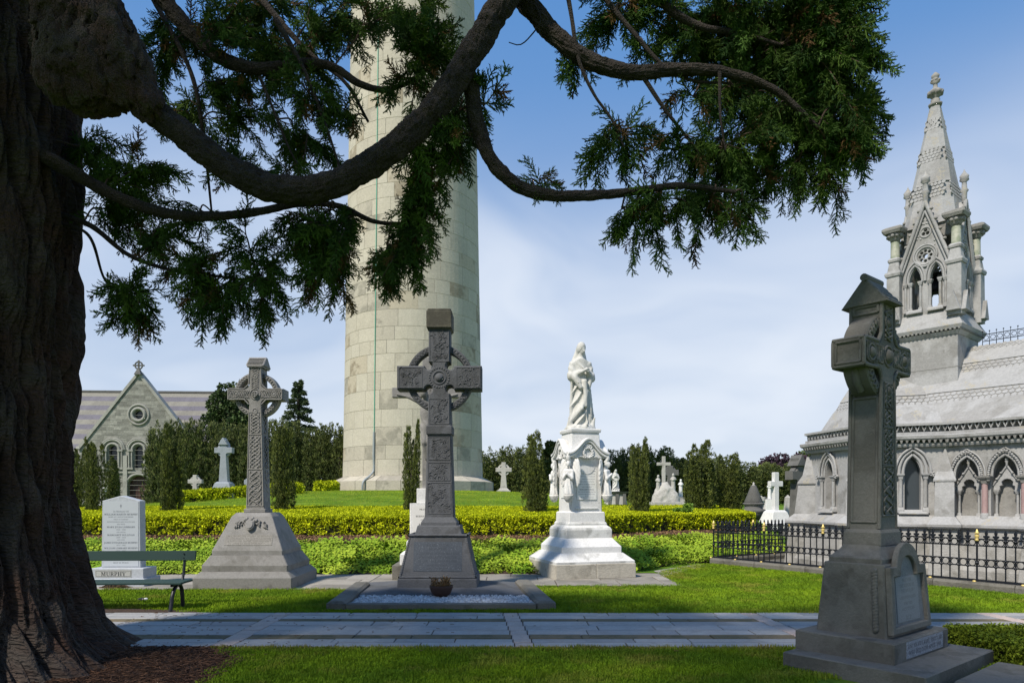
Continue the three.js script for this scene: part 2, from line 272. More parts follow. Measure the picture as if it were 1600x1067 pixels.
// ---------------------------------------------------------------- terrain
const TOWER = [-5.79, -41.2];
const bend = (x) => 2.7 * sstep(1.5, 5.0, x) + 0.7 * Math.max(0, x - 5);   // the bank and its hedge swing back at the right
function land(x, z) {
  const dd = -z, d = dd - bend(x);
  const right = 1 - sstep(8.2, 9.6, x - Math.max(0, dd - 24) * 0.5);
  const slope = d < 15 ? 0 : d < 17 ? lerp(0, 0.58, (d - 15) / 2) : d < 17.7 ? lerp(0.58, 0.66, (d - 17) / 0.7) : d < 22 ? lerp(0.66, 0.86, (d - 17.7) / 4.3) : 0.86;
  let h = slope * right;
  const r = Math.hypot(x - TOWER[0], z - TOWER[1]);
  const far = lerp(0.86, 1.12, sstep(22, 30, dd)) + 0.92 * sstep(18.5, 5, r);
  if (d > 22) h = lerp(h, far, sstep(22, 24, d));
  if (dd > 120) h = lerp(h, 0.8, sstep(120, 400, dd));
  return h;
}
{
  const xs = [], zs = [];
  for (let x = -400; x < -40; x += 40) xs.push(x); for (let x = -40; x <= 40; x += 0.5) xs.push(x); for (let x = 80; x <= 400; x += 40) xs.push(x);
  for (let z = -900; z < -130; z += 70) zs.push(z); for (let z = -130; z < -60; z += 5) zs.push(z); for (let z = -60; z <= -10; z += 0.35) zs.push(z); for (let z = -8; z <= 20; z += 2) zs.push(z); zs.push(60, 150, 300);
  const pos = [], uv = [], ix = [];
  for (const z of zs) for (const x of xs) { pos.push(x, land(x, z) - 0.012 + 0.012 * fbm(x * 0.5, z * 0.5, 3, 2), z); uv.push(x / 2.6, z / 2.6); }
  const w = xs.length; for (let j = 0; j + 1 < zs.length; j++) for (let i = 0; i + 1 < w; i++) { const a = j * w + i; ix.push(a, a + w, a + 1, a + 1, a + w, a + w + 1); }
  const g = new THREE.BufferGeometry(); g.setAttribute('position', new THREE.Float32BufferAttribute(pos, 3)); g.setAttribute('uv', new THREE.Float32BufferAttribute(uv, 2)); g.setIndex(ix); g.computeVertexNormals();
  struct(raw('ground', g, M.grass));
}
// a flat or draped sheet on the ground: outline in x, d
function sheet(name, outline, m, lift, step) {
  const s = new THREE.ShapeGeometry(poly(outline.map(([x, d]) => [x, d]))); const p = s.attributes.position, out = [];
  for (let i = 0; i < p.count; i++) out.push([p.getX(i), lift, -p.getY(i)]);
  const g = new THREE.BufferGeometry(); g.setAttribute('position', new THREE.Float32BufferAttribute(out.flat(), 3)); g.setIndex(s.index); g.computeVertexNormals();
  return struct(obj(name, g, m));
}
// ---- the paved path: a bed with slates laid in rows, two runs of brown setts, pale pink cross bands
{
  const path = struct(new THREE.Group()); path.name = 'path'; scene.add(path);
  obj('path_bed', bx(24, 0.05, 2.36, 1, -0.029, -8.71), M.soil, path);
  const r = rng(5), bands = [[-3.33, -3.28, 0.235], [-0.135, 0.035, 0.21], [3.2, 3.34, 0.21], [6.5, 6.7, 0.21], [-6.6, -6.5, 0.23]];
  const bandX = (b, d) => lerp(b[1], b[0], (d - 7.58) / 2.26);
  const put = (x0, x1, d0, d1, m, name) => {   // one slab with its own level and slight tilt
    const w = x1 - x0 - 0.012, dp = d1 - d0 - 0.012; if (w < 0.05) return;
    const g = block(w, 0.05, dp, 0, -0.05, 0, 0.006), o = obj(name, g, m, path); o.position.set((x0 + x1) / 2, 0.004 + r() * 0.007, -(d0 + d1) / 2); o.rotation.set((r() - 0.5) * 0.008, 0, (r() - 0.5) * 0.006);
  };
  const row = (d0, d1, kind) => {
    const cuts = [-9.4, ...bands.map((b) => bandX(b, (d0 + d1) / 2)).sort((a, b) => a - b), 12];
    const wid = bands.slice().sort((a, b) => a[0] - b[0]);
    for (let k = 0; k + 1 < cuts.length; k++) {
      let x = cuts[k] + (k ? wid[k - 1][2] : 0); const end = cuts[k + 1];
      while (x < end - 0.02) { let l = kind === 'sett' ? 0.55 + r() * 0.35 : 0.55 + r() * 0.75; if (end - x - l < 0.3) l = end - x;
        put(x, x + l, d0, d1, kind === 'sett' ? M.sett : [M.slate, M.slate, M.slateB, M.slateC][Math.floor(r() * 4)], kind === 'sett' ? 'sett' : 'paver'); x += l; }
    }
    for (const b of bands) { const x = bandX(b, (d0 + d1) / 2); put(x, x + b[2], d0, d1, M.pinkSett, 'band_stone'); }
  };
  row(9.59, 9.84, 'slate'); row(9.34, 9.59, 'slate'); row(9.13, 9.34, 'sett'); row(8.83, 9.13, 'slate'); row(8.54, 8.83, 'slate'); row(8.245, 8.54, 'slate'); row(8.0, 8.245, 'sett'); row(7.79, 8.0, 'slate'); row(7.58, 7.79, 'slate');
}
// ---- stone flags between the lawn and the ivy bank
{
  const pave = struct(new THREE.Group()); pave.name = 'pavement'; scene.add(pave);
  obj('pavement_bed', [bx(9.6, 0.04, 2.6, -6.0, -0.022, -13.65), bx(4.5, 0.04, 2.35, 0.95, -0.02, -14.03)], M.soil, pave);
  const r = rng(9);
  const lay = (xa, xb, da, db) => { for (let d = da; d < db - 0.1; ) { const dd = Math.min(0.62 + r() * 0.3, db - d); let x = xa; while (x < xb - 0.1) { const l = Math.min(0.7 + r() * 0.7, xb - x), g = block(l - 0.014, 0.05, dd - 0.014, 0, -0.05, 0, 0.006), o = obj('flagstone', g, r() < 0.55 ? M.flag : M.flagB, pave); o.position.set(x + l / 2, 0.003 + r() * 0.01, -(d + dd / 2)); o.rotation.x = (r() - 0.5) * 0.008; x += l; } d += dd; } };
  lay(-10.6, -2.75, 12.42, 14.92); lay(-2.75, -1.3, 13.2, 14.92); lay(-1.3, 3.15, 12.95, 15.05);
  const wedge = obj('flagstone', quads([[[3.16, 0.006, -14.5], [4.75, 0.006, -16.95], [4.55, 0.006, -17.2], [3.16, 0.006, -15.6]]].map((q) => [q[0], q[1], q[2], q[3]])), M.flagB, pave); wedge.receiveShadow = true;
}
sheet('bare_soil', [[-7.4, 4.2], [-2.95, 4.2], [-2.75, 5.6], [-2.78, 6.6], [-2.95, 7.3], [-3.3, 7.56], [-7.4, 7.56]], M.soil, 0.006);
sheet('worn_earth', [[-7, 9.86], [-4.4, 9.86], [-4.6, 10.05], [-5.4, 10.2], [-7, 10.25]], M.soil, 0.006);
// ---- mulch bed on the bank, under ivy and hedge
{
  const pos = []; const X0 = -14, X1 = 7.8; const ds = [14.95, 15.4, 15.9, 16.4, 16.9, 17.2, 17.5, 17.9, 19, 20.5, 22];
  for (let x = X0; x < X1; x += 0.4) for (let i = 0; i + 1 < ds.length; i++) { const f = (xx, d0) => { const d = d0 + bend(xx); return [xx, land(xx, -d) + 0.012, -d]; }; const A = f(x, ds[i]), B = f(x + 0.4, ds[i]), C = f(x + 0.4, ds[i + 1]), D = f(x, ds[i + 1]); pos.push(A, B, C, A, C, D); }
  struct(obj('mulch_bed', tri3(pos), M.soil));
  const r = rng(12), list = [], cols = [], chip = new THREE.BoxGeometry(0.05, 0.012, 0.025);
  for (let i = 0; i < 10000; i++) { const x = X0 + r() * (X1 - X0), d = 16.75 + r() * 1.0 + bend(x); list.push(mat4(V(x, land(x, -d) + 0.015 + r() * 0.02, -d), [r() * 0.8, r() * 6, r() * 0.8], 0.5 + r() * 1.1)); const k = r(); cols.push(rgb(lerp(0.05, 0.28, k * k), lerp(0.03, 0.17, k * k), lerp(0.02, 0.09, k * k))); }
  const ch = inst('bark_mulch', chip, M.leaf, list, scene, cols); ch.userData.label = 'loose brown bark mulch along foot of clipped hedge'; ch.userData.category = 'mulch';
}
// ---- litter of needles on the bare soil under the tree
{
  const r = rng(14), list = [], cols = [], chip = new THREE.CylinderGeometry(0.0035, 0.0035, 0.07, 4).rotateZ(Math.PI / 2);
  for (let i = 0; i < 16000; i++) { const d = 4.6 + r() * 2.95, x = -6.0 + r() * 3.35 - (d > 6.9 ? (d - 6.9) * 0.6 : 0) + 0.2 * fbm(d * 2, i, 1, 1); list.push(mat4(V(x, 0.012 + r() * 0.012, -d), [0, r() * 6.3, (r() - 0.5) * 0.5], 0.5 + r() * 0.9)); const k = r(); cols.push(rgb(lerp(0.035, 0.16, k * k), lerp(0.02, 0.085, k * k), lerp(0.014, 0.05, k * k))); }
  for (let i = 0; i < 260; i++) { const d = 6.8 + r() * 3.2, x = -5 + 7.5 * r() * r(); list.push(mat4(V(x, 0.022 + r() * 0.01, -d), [0, r() * 6.3, 0], V(0.35 + r() * 0.4, 0.8, 0.8))); const k = r(); cols.push(rgb(lerp(0.06, 0.2, k), lerp(0.035, 0.11, k), lerp(0.02, 0.06, k))); }
  const o = inst('needle_litter', chip, M.leaf, list, scene, cols); o.userData.label = 'dry brown needles strewn over bare soil and path under the tree'; o.userData.category = 'leaf litter';
}
// ---- lawn grass: tufts of real blades where the lawn is near
function tuftGeo(seed, n, size, h) {
  const r = rng(seed), pos = [];
  for (let i = 0; i < n; i++) { const x = (r() - 0.5) * size, z = (r() - 0.5) * size, a = r() * 6.283, l = h * (0.55 + r() * 0.8), w = 0.0022 + r() * 0.0016, lean = 0.25 + r() * 0.5, cx = Math.cos(a), sx = Math.sin(a);
    const b1 = [x - sx * w, -0.008, z + cx * w], b2 = [x + sx * w, -0.008, z - cx * w], m1 = [x - sx * w * 0.8 + cx * l * lean * 0.35, l * 0.6, z + cx * w * 0.8 + sx * l * lean * 0.35], m2 = [x + sx * w * 0.8 + cx * l * lean * 0.35, l * 0.6, z - cx * w * 0.8 + sx * l * lean * 0.35], t = [x + cx * l * lean, l * 0.95, z + sx * l * lean];
    pos.push(b1, b2, m2, b1, m2, m1, m1, m2, t); }
  return tri3(pos);
}
const inPoly = (P, x, y) => { let c = false; for (let i = 0, j = P.length - 1; i < P.length; j = i++) if ((P[i][1] > y) !== (P[j][1] > y) && x < (P[j][0] - P[i][0]) * (y - P[i][1]) / (P[j][1] - P[i][1]) + P[i][0]) c = !c; return c; };
function lawn(label, P, step, n, h, seed, dry, tone = 1) {   // dry: where the photograph shows straw-coloured edges
  const r = rng(seed), list = [], cols = [], geo = tuftGeo(seed, n, step * 1.5, h); let x0 = 1e9, x1 = -1e9, d0 = 1e9, d1 = -1e9; for (const [x, d] of P) { x0 = Math.min(x0, x); x1 = Math.max(x1, x); d0 = Math.min(d0, d); d1 = Math.max(d1, d); }
  for (let d = d0; d < d1; d += step) for (let x = x0; x < x1; x += step) { const xx = x + (r() - 0.5) * step * 0.6, dd = d + (r() - 0.5) * step * 0.6; if (!inPoly(P, xx, dd)) continue;
    list.push(mat4(V(xx, land(xx, -dd), -dd), [0, r() * 6.28, 0], V(1, 0.75 + r() * 0.5, 1)));
    const t = sstep(-0.25, 0.3, fbm(xx * 0.7, dd * 0.9, seed, 4)), y = Math.max(sstep(0.08, 0.38, fbm(xx * 1.3 + 9, dd * 1.5, seed + 3, 3)), dry ? dry(xx, dd) * (0.4 + 0.9 * r()) : 0), k = (0.8 + r() * 0.4) * tone;
    cols.push(rgb(lerp(lerp(0.115, 0.175, t), 0.30, y * 0.6) * k, lerp(lerp(0.2, 0.27, t), 0.28, y * 0.5) * k, lerp(0.012, 0.05, y * 0.6) * k)); }
  const o = inst('lawn_grass', geo, M.blade, list, scene, cols); o.userData.label = label; o.userData.category = 'grass'; return o;
}
lawn('short mown grass in the shade before the slate path', [[-2.85, 5.0], [-2.72, 6.0], [-2.85, 7.0], [-3.25, 7.57], [7.5, 7.57], [7.5, 7.0], [2.6, 6.2], [2.6, 5.0]], 0.1, 90, 0.032, 21, (x, d) => 1.6 * sstep(7.3 + 0.16 * fbm(x * 2.2, 1, 4, 3), 7.52, d) + 0.7 * sstep(0.1, 0.3, fbm(x * 2.5, d * 3, 8, 3)));
lawn('short mown grass under the bench behind the slate path', [[-9, 10.2], [-5.4, 10.2], [-4.5, 9.9], [-2.72, 9.87], [-2.05, 12.4], [-9, 12.4]], 0.14, 90, 0.034, 22);
lawn('bright mown grass between the path and the black railings', [[0.75, 9.87], [10, 9.87], [8.6, 11.9], [5.0, 17.4], [4.7, 17.2], [3.9, 16.4], [3.17, 15.2], [3.17, 14.3], [3.17, 12.93], [0.2, 12.93]], 0.16, 100, 0.034, 23, (x, d) => sstep(15.6, 17.2, d) * sstep(-0.1, 0.2, fbm(x * 1.5, d, 5, 2)) + 0.8 * sstep(10.15, 9.9, d) * sstep(-0.1, 0.2, fbm(x * 2, d, 6, 2)));
lawn('narrow grass verge along the kerb of the gravel plot', [[-2.75, 9.86], [0.8, 9.86], [0.8, 10.08], [-2.75, 10.08]], 0.1, 80, 0.03, 24);
lawn('mown grass on the mound around the round tower', [[-20, 24.5], [4.5, 24.5], [9, 33], [3, 37], [-2, 37], [-14, 37], [-20, 33]], 0.4, 110, 0.03, 25, (x, d) => 0.45, 1.45);
// ---- ivy on the bank
{
  const r = rng(31), pos = []; const leaf = (x, y, z, s, a, tilt) => { const q = new THREE.Quaternion().setFromEuler(new THREE.Euler(tilt, a, (r() - 0.5) * 0.9)); const L = [[0, 0, 0.5], [-0.42, 0.05, 0.1], [-0.26, 0, -0.42], [0, 0.08, -0.3], [0.26, 0, -0.42], [0.42, 0.05, 0.1]].map((p) => V(...p).multiplyScalar(s).applyQuaternion(q).add(V(x, y, z)).toArray()); pos.push(L[0], L[1], L[3], L[1], L[2], L[3], L[3], L[4], L[5], L[0], L[3], L[5]); };
  for (let i = 0; i < 150; i++) leaf((r() - 0.5) * 0.42, 0.02 + r() * 0.12, (r() - 0.5) * 0.42, 0.034 + r() * 0.03, r() * 6.28, 0.25 + r() * 0.6);
  const geo = tri3(pos), list = [], cols = [];
  for (let x = -13; x < 7.7; x += 0.22) for (let d = 15.08; d < 16.95; d += 0.2) { const xx = x + (r() - 0.5) * 0.2, d2 = d + (r() - 0.5) * 0.2, dd = d2 + bend(xx); if (d2 > 16.75 + 0.2 * pn(xx * 1.7, 3, 1)) continue;
    list.push(mat4(V(xx, land(xx, -dd), -dd), [0.28, Math.floor(r() * 4) * 1.5708 + r() * 0.5, 0], 0.85 + r() * 0.4)); const t = r(); cols.push(rgb(lerp(0.13, 0.34, t), lerp(0.24, 0.44, t), lerp(0.014, 0.04, t))); }
  const o = inst('ivy', geo, M.leaf, list, scene, cols); o.userData.label = 'low glossy ivy covering the bank below the long hedge'; o.userData.category = 'ivy';
}
// ---- clipped hedges: a leafy box, as one thing with its own foliage
const hedgeTuft = (() => { const r = rng(41), pos = []; for (let i = 0; i < 16; i++) { const q = new THREE.Quaternion().setFromEuler(new THREE.Euler((r() - 0.5) * 2.4, r() * 6.28, (r() - 0.5) * 2.4)), s = 0.016 + r() * 0.016, o = V((r() - 0.5) * 0.13, (r() - 0.5) * 0.13, (r() - 0.5) * 0.13); const L = [[0, 0, 1], [-0.5, 0, 0], [0, 0, -1], [0.5, 0, 0]].map((p) => V(...p).multiplyScalar(s).applyQuaternion(q).add(o).toArray()); pos.push(L[0], L[1], L[2], L[0], L[2], L[3]); } return tri3(pos); })();
const hedgeShoot = (() => { const r = rng(43), pos = []; for (let i = 0; i < 16; i++) { const a = r() * 6.28, q = new THREE.Quaternion().setFromEuler(new THREE.Euler(0.3 + r() * 0.9, a, (r() - 0.5) * 0.6, 'YXZ')), s = 0.018 + r() * 0.014, o = V((r() - 0.5) * 0.12, r() * 0.06, (r() - 0.5) * 0.12); const L = [[0, 0, 1], [-0.5, 0, 0], [0, 0, -1], [0.5, 0, 0]].map((p) => V(...p).multiplyScalar(s).applyQuaternion(q).add(o).toArray()); pos.push(L[0], L[1], L[2], L[0], L[2], L[3]); } return tri3(pos); })();
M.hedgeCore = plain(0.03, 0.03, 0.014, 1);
// corner: base outline p(u, v) in the ground plane, u along 0..L, v across 0..D; top height function
function hedge(name, label, p0, dir, L, D, h, o = {}) {
  const t = thing(name, label, 'hedge'), r = rng(o.seed ?? 50), S = V(dir[0], 0, dir[1]).normalize(), T = V(-S.z, 0, S.x).multiplyScalar(o.flip ? -1 : 1), X0 = V(p0[0], 0, p0[1]);
  const gy = (p) => o.flat ?? land(Math.min(p.x, o.xmax ?? 99), p.z), bump = (u, v) => 0.035 * fbm(u * 1.6, v * 1.6, 7 + (o.seed ?? 0), 3) * (o.rough ?? 1);
  const P = (u, v) => { const q = X0.clone().addScaledVector(S, u).addScaledVector(T, v); if (o.bent) q.z -= bend(q.x); return q; }, list = [], cols = [], dens = o.dens ?? 420, sc = o.scale ?? 1;
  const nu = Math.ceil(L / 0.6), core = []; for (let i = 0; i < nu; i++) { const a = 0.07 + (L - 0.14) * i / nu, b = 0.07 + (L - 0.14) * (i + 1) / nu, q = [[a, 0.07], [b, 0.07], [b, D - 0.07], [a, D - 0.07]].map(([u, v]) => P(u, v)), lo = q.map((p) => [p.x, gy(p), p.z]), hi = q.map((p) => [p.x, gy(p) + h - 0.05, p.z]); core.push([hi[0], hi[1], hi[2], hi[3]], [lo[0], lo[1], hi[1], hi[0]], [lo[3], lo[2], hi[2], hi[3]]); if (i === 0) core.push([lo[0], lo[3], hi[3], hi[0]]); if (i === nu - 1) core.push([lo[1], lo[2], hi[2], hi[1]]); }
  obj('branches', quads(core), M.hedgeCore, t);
  // mature leaves clothe the whole clipped box; upright young shoots stand on its top, with a few strays on the faces; the shaved faces are thin and show the twiggy inside
  const c0 = (o.leaf ?? [[0.22, 0.29, 0.014], [0.56, 0.6, 0.01]])[0], c1 = (o.leaf ?? [[0.22, 0.29, 0.014], [0.56, 0.6, 0.01]])[1], list2 = [], cols2 = [];
  const tint = () => { const f = Math.sqrt(r()), k = 0.8 + r() * 0.4; return rgb(lerp(c0[0], c1[0], f) * k, lerp(c0[1], c1[1], f) * k, lerp(c0[2], c1[2], f) * k); };   // one mixture of leaf colours all over
  const put = (p) => { list.push(mat4(p, [r() * 6.28, r() * 6.28, r() * 6.28], sc * (0.8 + r() * 0.55))); cols.push(tint()); };
  const sprout = (p) => { list2.push(mat4(p, [(r() - 0.5) * 0.8, r() * 6.28, (r() - 0.5) * 0.8], sc * (0.8 + r() * 0.5))); cols2.push(tint()); };
  for (let i = 0, n = L * D * dens * 0.4; i < n; i++) { const u = r() * L, v = r() * D, p = P(u, v); p.y = gy(p) + h - 0.05 + bump(u, v); put(p); }
  for (let i = 0, n = L * D * dens; i < n; i++) { const u = r() * L, v = r() * D, p = P(u, v); p.y = gy(p) + h - 0.045 + bump(u, v) - r() * 0.02; sprout(p); }
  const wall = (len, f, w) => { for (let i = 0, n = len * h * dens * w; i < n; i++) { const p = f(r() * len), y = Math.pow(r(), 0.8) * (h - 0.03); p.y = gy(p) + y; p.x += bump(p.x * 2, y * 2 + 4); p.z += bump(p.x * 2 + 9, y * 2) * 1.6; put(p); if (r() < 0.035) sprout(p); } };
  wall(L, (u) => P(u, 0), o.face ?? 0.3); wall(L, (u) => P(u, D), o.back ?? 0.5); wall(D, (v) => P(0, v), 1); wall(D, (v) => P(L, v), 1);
  inst('mature_leaves', hedgeTuft, M.leaf, list, t, cols); inst('young_shoots', hedgeShoot, M.leafThin, list2, t, cols2); return t;
}
hedge('box_hedge', 'long wide clipped hedge with lime green top above the ivy bank', [-14, -17.7], [1, 0], 21.7, 4.3, 0.5, { flip: true, bent: true, seed: 51, dens: 640, scale: 0.95 });
{ hedge('box_hedge', 'low clipped hedge running beside the ledger slab at right', [4.66, -7.42], [0.1, 1], 3.2, 0.3, 0.25, { flip: true, flat: 0, seed: 52, dens: 900, scale: 0.6, leaf: [[0.08, 0.12, 0.014], [0.18, 0.23, 0.016]], back: 1.1, face: 0.9 });
  hedge('box_hedge', 'low clipped hedge running along the path edge at right', [4.66, -7.16], [1, 0.0], 4, 0.34, 0.27, { flip: true, flat: 0, seed: 53, dens: 900, scale: 0.6, leaf: [[0.08, 0.12, 0.014], [0.18, 0.23, 0.016]], back: 1.1, face: 0.9 }); }
hedge('box_hedge', 'low bright hedge on the far lawn behind the left celtic cross', [-15.3, -31.5], [5.0, -2.2], 5.6, 0.8, 0.42, { flip: true, seed: 54, dens: 160, scale: 1.9, leaf: [[0.2, 0.27, 0.014], [0.5, 0.55, 0.01]], face: 0.7 });
hedge('box_bush', 'small square clipped bush at the left foot of the tower', [-10.3, -36.7], [1, 0], 0.95, 0.7, 0.42, { flip: true, seed: 55, dens: 200, scale: 1.9, leaf: [[0.2, 0.27, 0.014], [0.5, 0.55, 0.01]], face: 0.7 });

// ---------------------------------------------------------------- carved celtic crosses
function plait(w, y0, y1, n, lam, r, z, taper = 0) {     // interlaced cords that weave over and under each other
  const out = []; for (let k = 0; k < n; k++) { const pts = [], N2 = Math.max(12, Math.round((y1 - y0) / lam * 10)); for (let i = 0; i <= N2; i++) { const t = i / N2, y = lerp(y0, y1, t), ph = 2 * Math.PI * (y / lam + k / n), A = (w / 2 - r) * (1 - taper * t); pts.push(V(A * Math.sin(ph) / Math.max(1, 0.001), y, z + 0.5 * r * Math.cos(n * ph * 0.5 + k))); } out.push(tube(pts, r, N2 * 2, 4)); }
  return out;
}
function plaitRing(R, amp, n, turns, r, z) { const out = []; for (let k = 0; k < n; k++) { const pts = []; for (let i = 0; i < turns * 10; i++) { const a = i / (turns * 10) * 2 * Math.PI, q = R + amp * Math.sin(a * turns + k / n * 2 * Math.PI); pts.push(V(q * Math.cos(a), q * Math.sin(a), z + 0.4 * r * Math.cos(a * turns * 2 + k))); } out.push(tube(pts, r, turns * 14, 4, true)); } return out; }
function spiral(x, y, R, r, z, turns, flip) { const pts = []; for (let i = 0; i <= 26; i++) { const t = i / 26, a = (flip ? -1 : 1) * t * turns * 6.283, q = R * (1 - t * 0.9); pts.push(V(x + q * Math.cos(a), y + q * Math.sin(a), z)); } return tube(pts, r, 40, 4); }
const frameBars = (w0, w1, y0, y1, r, z) => [tube([[-w0, y0, z], [-w1, y1, z]], r, 1, 5), tube([[w0, y0, z], [w1, y1, z]], r, 1, 5), tube([[-w0, y0, z], [w0, y0, z]], r, 1, 5), tube([[-w1, y1, z], [w1, y1, z]], r, 1, 5)];
function crossOutline(o) {
  const { L, ah, aw, up, down, wb, wt, r, bite } = o, q = [[wb, -down]], arc = (cx, cy, a0, a1, n = 9) => { for (let i = 0; i <= n; i++) { const a = lerp(a0, a1, i / n); q.push([cx + r * Math.cos(a), cy + r * Math.sin(a)]); } }, H = Math.PI / 2;
  if (bite) arc(aw, -ah, -H, -2 * Math.PI, 12); else arc(aw + r, -ah - r, Math.PI, H);
  q.push([L, -ah], [L, ah]);
  if (bite) arc(aw, ah, 0, -3 * H, 12); else arc(aw + r, ah + r, -H, -Math.PI);
  q.push([wt, up]);
  return poly([...q, ...q.slice().reverse().map(([x, y]) => [-x, y])]);
}
function ringShape(R, r0) { const s = new THREE.Shape(); s.absarc(0, 0, R, 0, Math.PI * 2); const h = new THREE.Path(); h.absarc(0, 0, r0, 0, Math.PI * 2, true); s.holes.push(h); return s; }
// ---- the tall grey one at left, in the sun
{
  const t = thing('celtic_cross', 'tall grey celtic cross carved with bold knotwork on a broad stepped pedestal', 'celtic cross', [-4.8, 0, -13.25], 0.02), m = M.crossLight, g = M.crossGrey;
  obj('base_step', tower([[0, 1.76, 1.7], [0.2, 1.76, 1.7], [0.305, 1.56, 1.5]], 0.02), g, t);
  obj('base_step', tower([[0.3, 1.53, 1.46], [0.41, 1.53, 1.46], [0.585, 1.31, 1.25]], 0.015), g, t);
  obj('pedestal', tower([[0.58, 1.27, 1.2], [0.67, 1.27, 1.2], [1.285, 0.74, 0.7], [1.35, 0.63, 0.55]], 0.012), M.crossLight, t);
  const Y = 3.56, T = 0.36, Z = T / 2, body = ext(crossOutline({ L: 0.52, ah: 0.105, aw: 0.115, up: 0.53, down: 2.21, wb: 0.175, wt: 0.105, r: 0.075 }), T, 0.014, -Z).translate(0, Y, 0);
  const sh = obj('cross', body, m, t); obj('plinth_foot', block(0.4, 0.07, 0.42, 0, 1.352, 0), m, t);
  const rg = obj('ring', ext(ringShape(0.42, 0.325), 0.22, 0.01, -0.11, 40).translate(0, Y, 0), m, t); obj('ring_knotwork', plaitRing(0.372, 0.028, 2, 22, 0.011, 0.112).map((q) => q.translate(0, Y, 0)), m, rg);
  const roof = obj('cap', [ext(poly([[-0.22, 0], [0.22, 0], [0.03, 0.185], [-0.03, 0.185]]), 0.33, 0.012, -0.165).rotateY(Math.PI / 2).translate(0, Y + 0.53, 0), block(0.29, 0.04, 0.43, 0, Y + 0.5, 0)], m, t);
  for (const k of [0, 1, 2, 3, 4]) obj('cap_scale', tube([[-0.14, Y + 0.56 + k * 0.03, 0.205 - k * 0.031], [0.14, Y + 0.56 + k * 0.03, 0.205 - k * 0.031]], 0.008, 1, 4), m, roof);
  const wAt = (y) => lerp(0.175, 0.125, clamp((y - 1.35) / 2.0));
  for (const [y0, y1, n, lam] of [[1.5, 2.13, 5, 0.5], [2.19, 2.78, 6, 0.42], [2.84, 3.2, 5, 0.3]]) { const w0 = wAt(y0), w1 = wAt(y1);
    obj('panel_frame', frameBars(w0 - 0.02, w1 - 0.02, y0 - 0.025, y1 + 0.025, 0.012, Z), m, t);
    obj('knotwork', plait((w0 + w1) - 0.075, y0, y1, n, lam, 0.0118, Z + 0.004, (w0 - w1) / w0).concat(lam === 0.5 ? [0, 1].flatMap((k) => [ring(0.105, 0.0125, 0, lerp(y0, y1, 0.25 + 0.5 * k), Z, 28, 4), ring(0.06, 0.011, 0, lerp(y0, y1, 0.25 + 0.5 * k), Z, 20, 4), spiral(-0.05, lerp(y0, y1, 0.25 + 0.5 * k), 0.045, 0.009, Z, 1.4), spiral(0.05, lerp(y0, y1, 0.25 + 0.5 * k), 0.045, 0.009, Z, 1.4, true)]) : []), m, t); }
  for (const [x, y] of [[0, Y], [-0.35, Y], [0.35, Y], [0, Y + 0.34], [0, Y - 0.31]]) { const R = x || y !== Y ? 0.045 : 0.095; obj('boss', [ball(R * 0.75, x, y, Z - 0.006, 1, 1, 0.55), ring(R, 0.011, x, y, Z + 0.004, 24, 5), ...(R > 0.06 ? [ring(0.045, 0.009, x, y, Z + 0.04, 20, 5), bx(0.014, 0.13, 0.02, x, y, Z + 0.035), bx(0.13, 0.014, 0.02, x, y, Z + 0.036)] : [])], m, t); }
  for (const s of [-1, 1]) { obj('knotwork', [plait(0.16, 0.11, 0.3, 5, 0.16, 0.0085, Z + 0.003), plait(0.16, 0.4, 0.48, 4, 0.13, 0.0085, Z + 0.003), plait(0.05, 0.3, 0.4, 2, 0.06, 0.007, Z + 0.003).flatMap((q) => [q.clone().translate(0.062, 0, 0), q.clone().translate(-0.062, 0, 0)])].flat().map((q) => q.rotateZ(-s * Math.PI / 2).translate(0, Y, 0)), m, t); }
  obj('knotwork', plait(0.15, Y + 0.11, Y + 0.5, 5, 0.2, 0.0085, Z + 0.003), m, t);
  const edge = [[-0.1, 0.51], [-0.12, 0.19], [-0.21, 0.098], [-0.49, 0.098], [-0.49, -0.098], [-0.21, -0.098], [-0.12, -0.19]]; obj('edge_roll', [edge, edge.map(([x, y]) => [-x, y])].map((e) => new THREE.TubeGeometry(new THREE.CatmullRomCurve3(e.map(([x, y]) => V(x, Y + y, Z)), false, 'catmullrom', 0.1), 60, 0.012, 5)), m, t);
  obj('knotwork', [plait(0.2, 1.5, 2.13, 3, 0.3, 0.013, 0), plait(0.19, 2.19, 2.78, 3, 0.3, 0.013, 0)].flat().map((q) => q.rotateY(Math.PI / 2).translate(0.155, 0, 0)), m, t);
  obj('knotwork', plait(0.17, 2.84, 3.15, 3, 0.3, 0.013, 0).map((q) => q.rotateY(Math.PI / 2).translate(0.133, 0, 0)), m, t);
  // shield among leaves, on the sloping face
  const sl = new THREE.Group(); sl.name = 'coat_of_arms'; t.add(sl); sl.position.set(0, 1.12, 0.425); sl.rotation.x = -0.385;
  const sh2 = new THREE.Shape(); sh2.moveTo(-0.08, 0.08); sh2.lineTo(0.08, 0.08); sh2.lineTo(0.08, -0.02); sh2.quadraticCurveTo(0.07, -0.09, 0, -0.115); sh2.quadraticCurveTo(-0.07, -0.09, -0.08, -0.02); sh2.lineTo(-0.08, 0.08);
  obj('shield', [ext(sh2, 0.06, 0.008, 0), ext(sh2, 0.02, 0.003, 0.055).scale(0.75, 0.75, 1)], m, sl);
  const r = rng(61), lv = []; for (const s of [-1, 1]) for (let i = 0; i < 24; i++) { const u = r(), x = s * (0.08 + 0.22 * u), y = 0.06 - 0.06 * u + (r() - 0.5) * 0.11; lv.push(new THREE.SphereGeometry(0.026, 6, 4).scale(1.1, 0.5, 0.7).rotateZ(r() * 6).translate(x, y, 0.012)); }
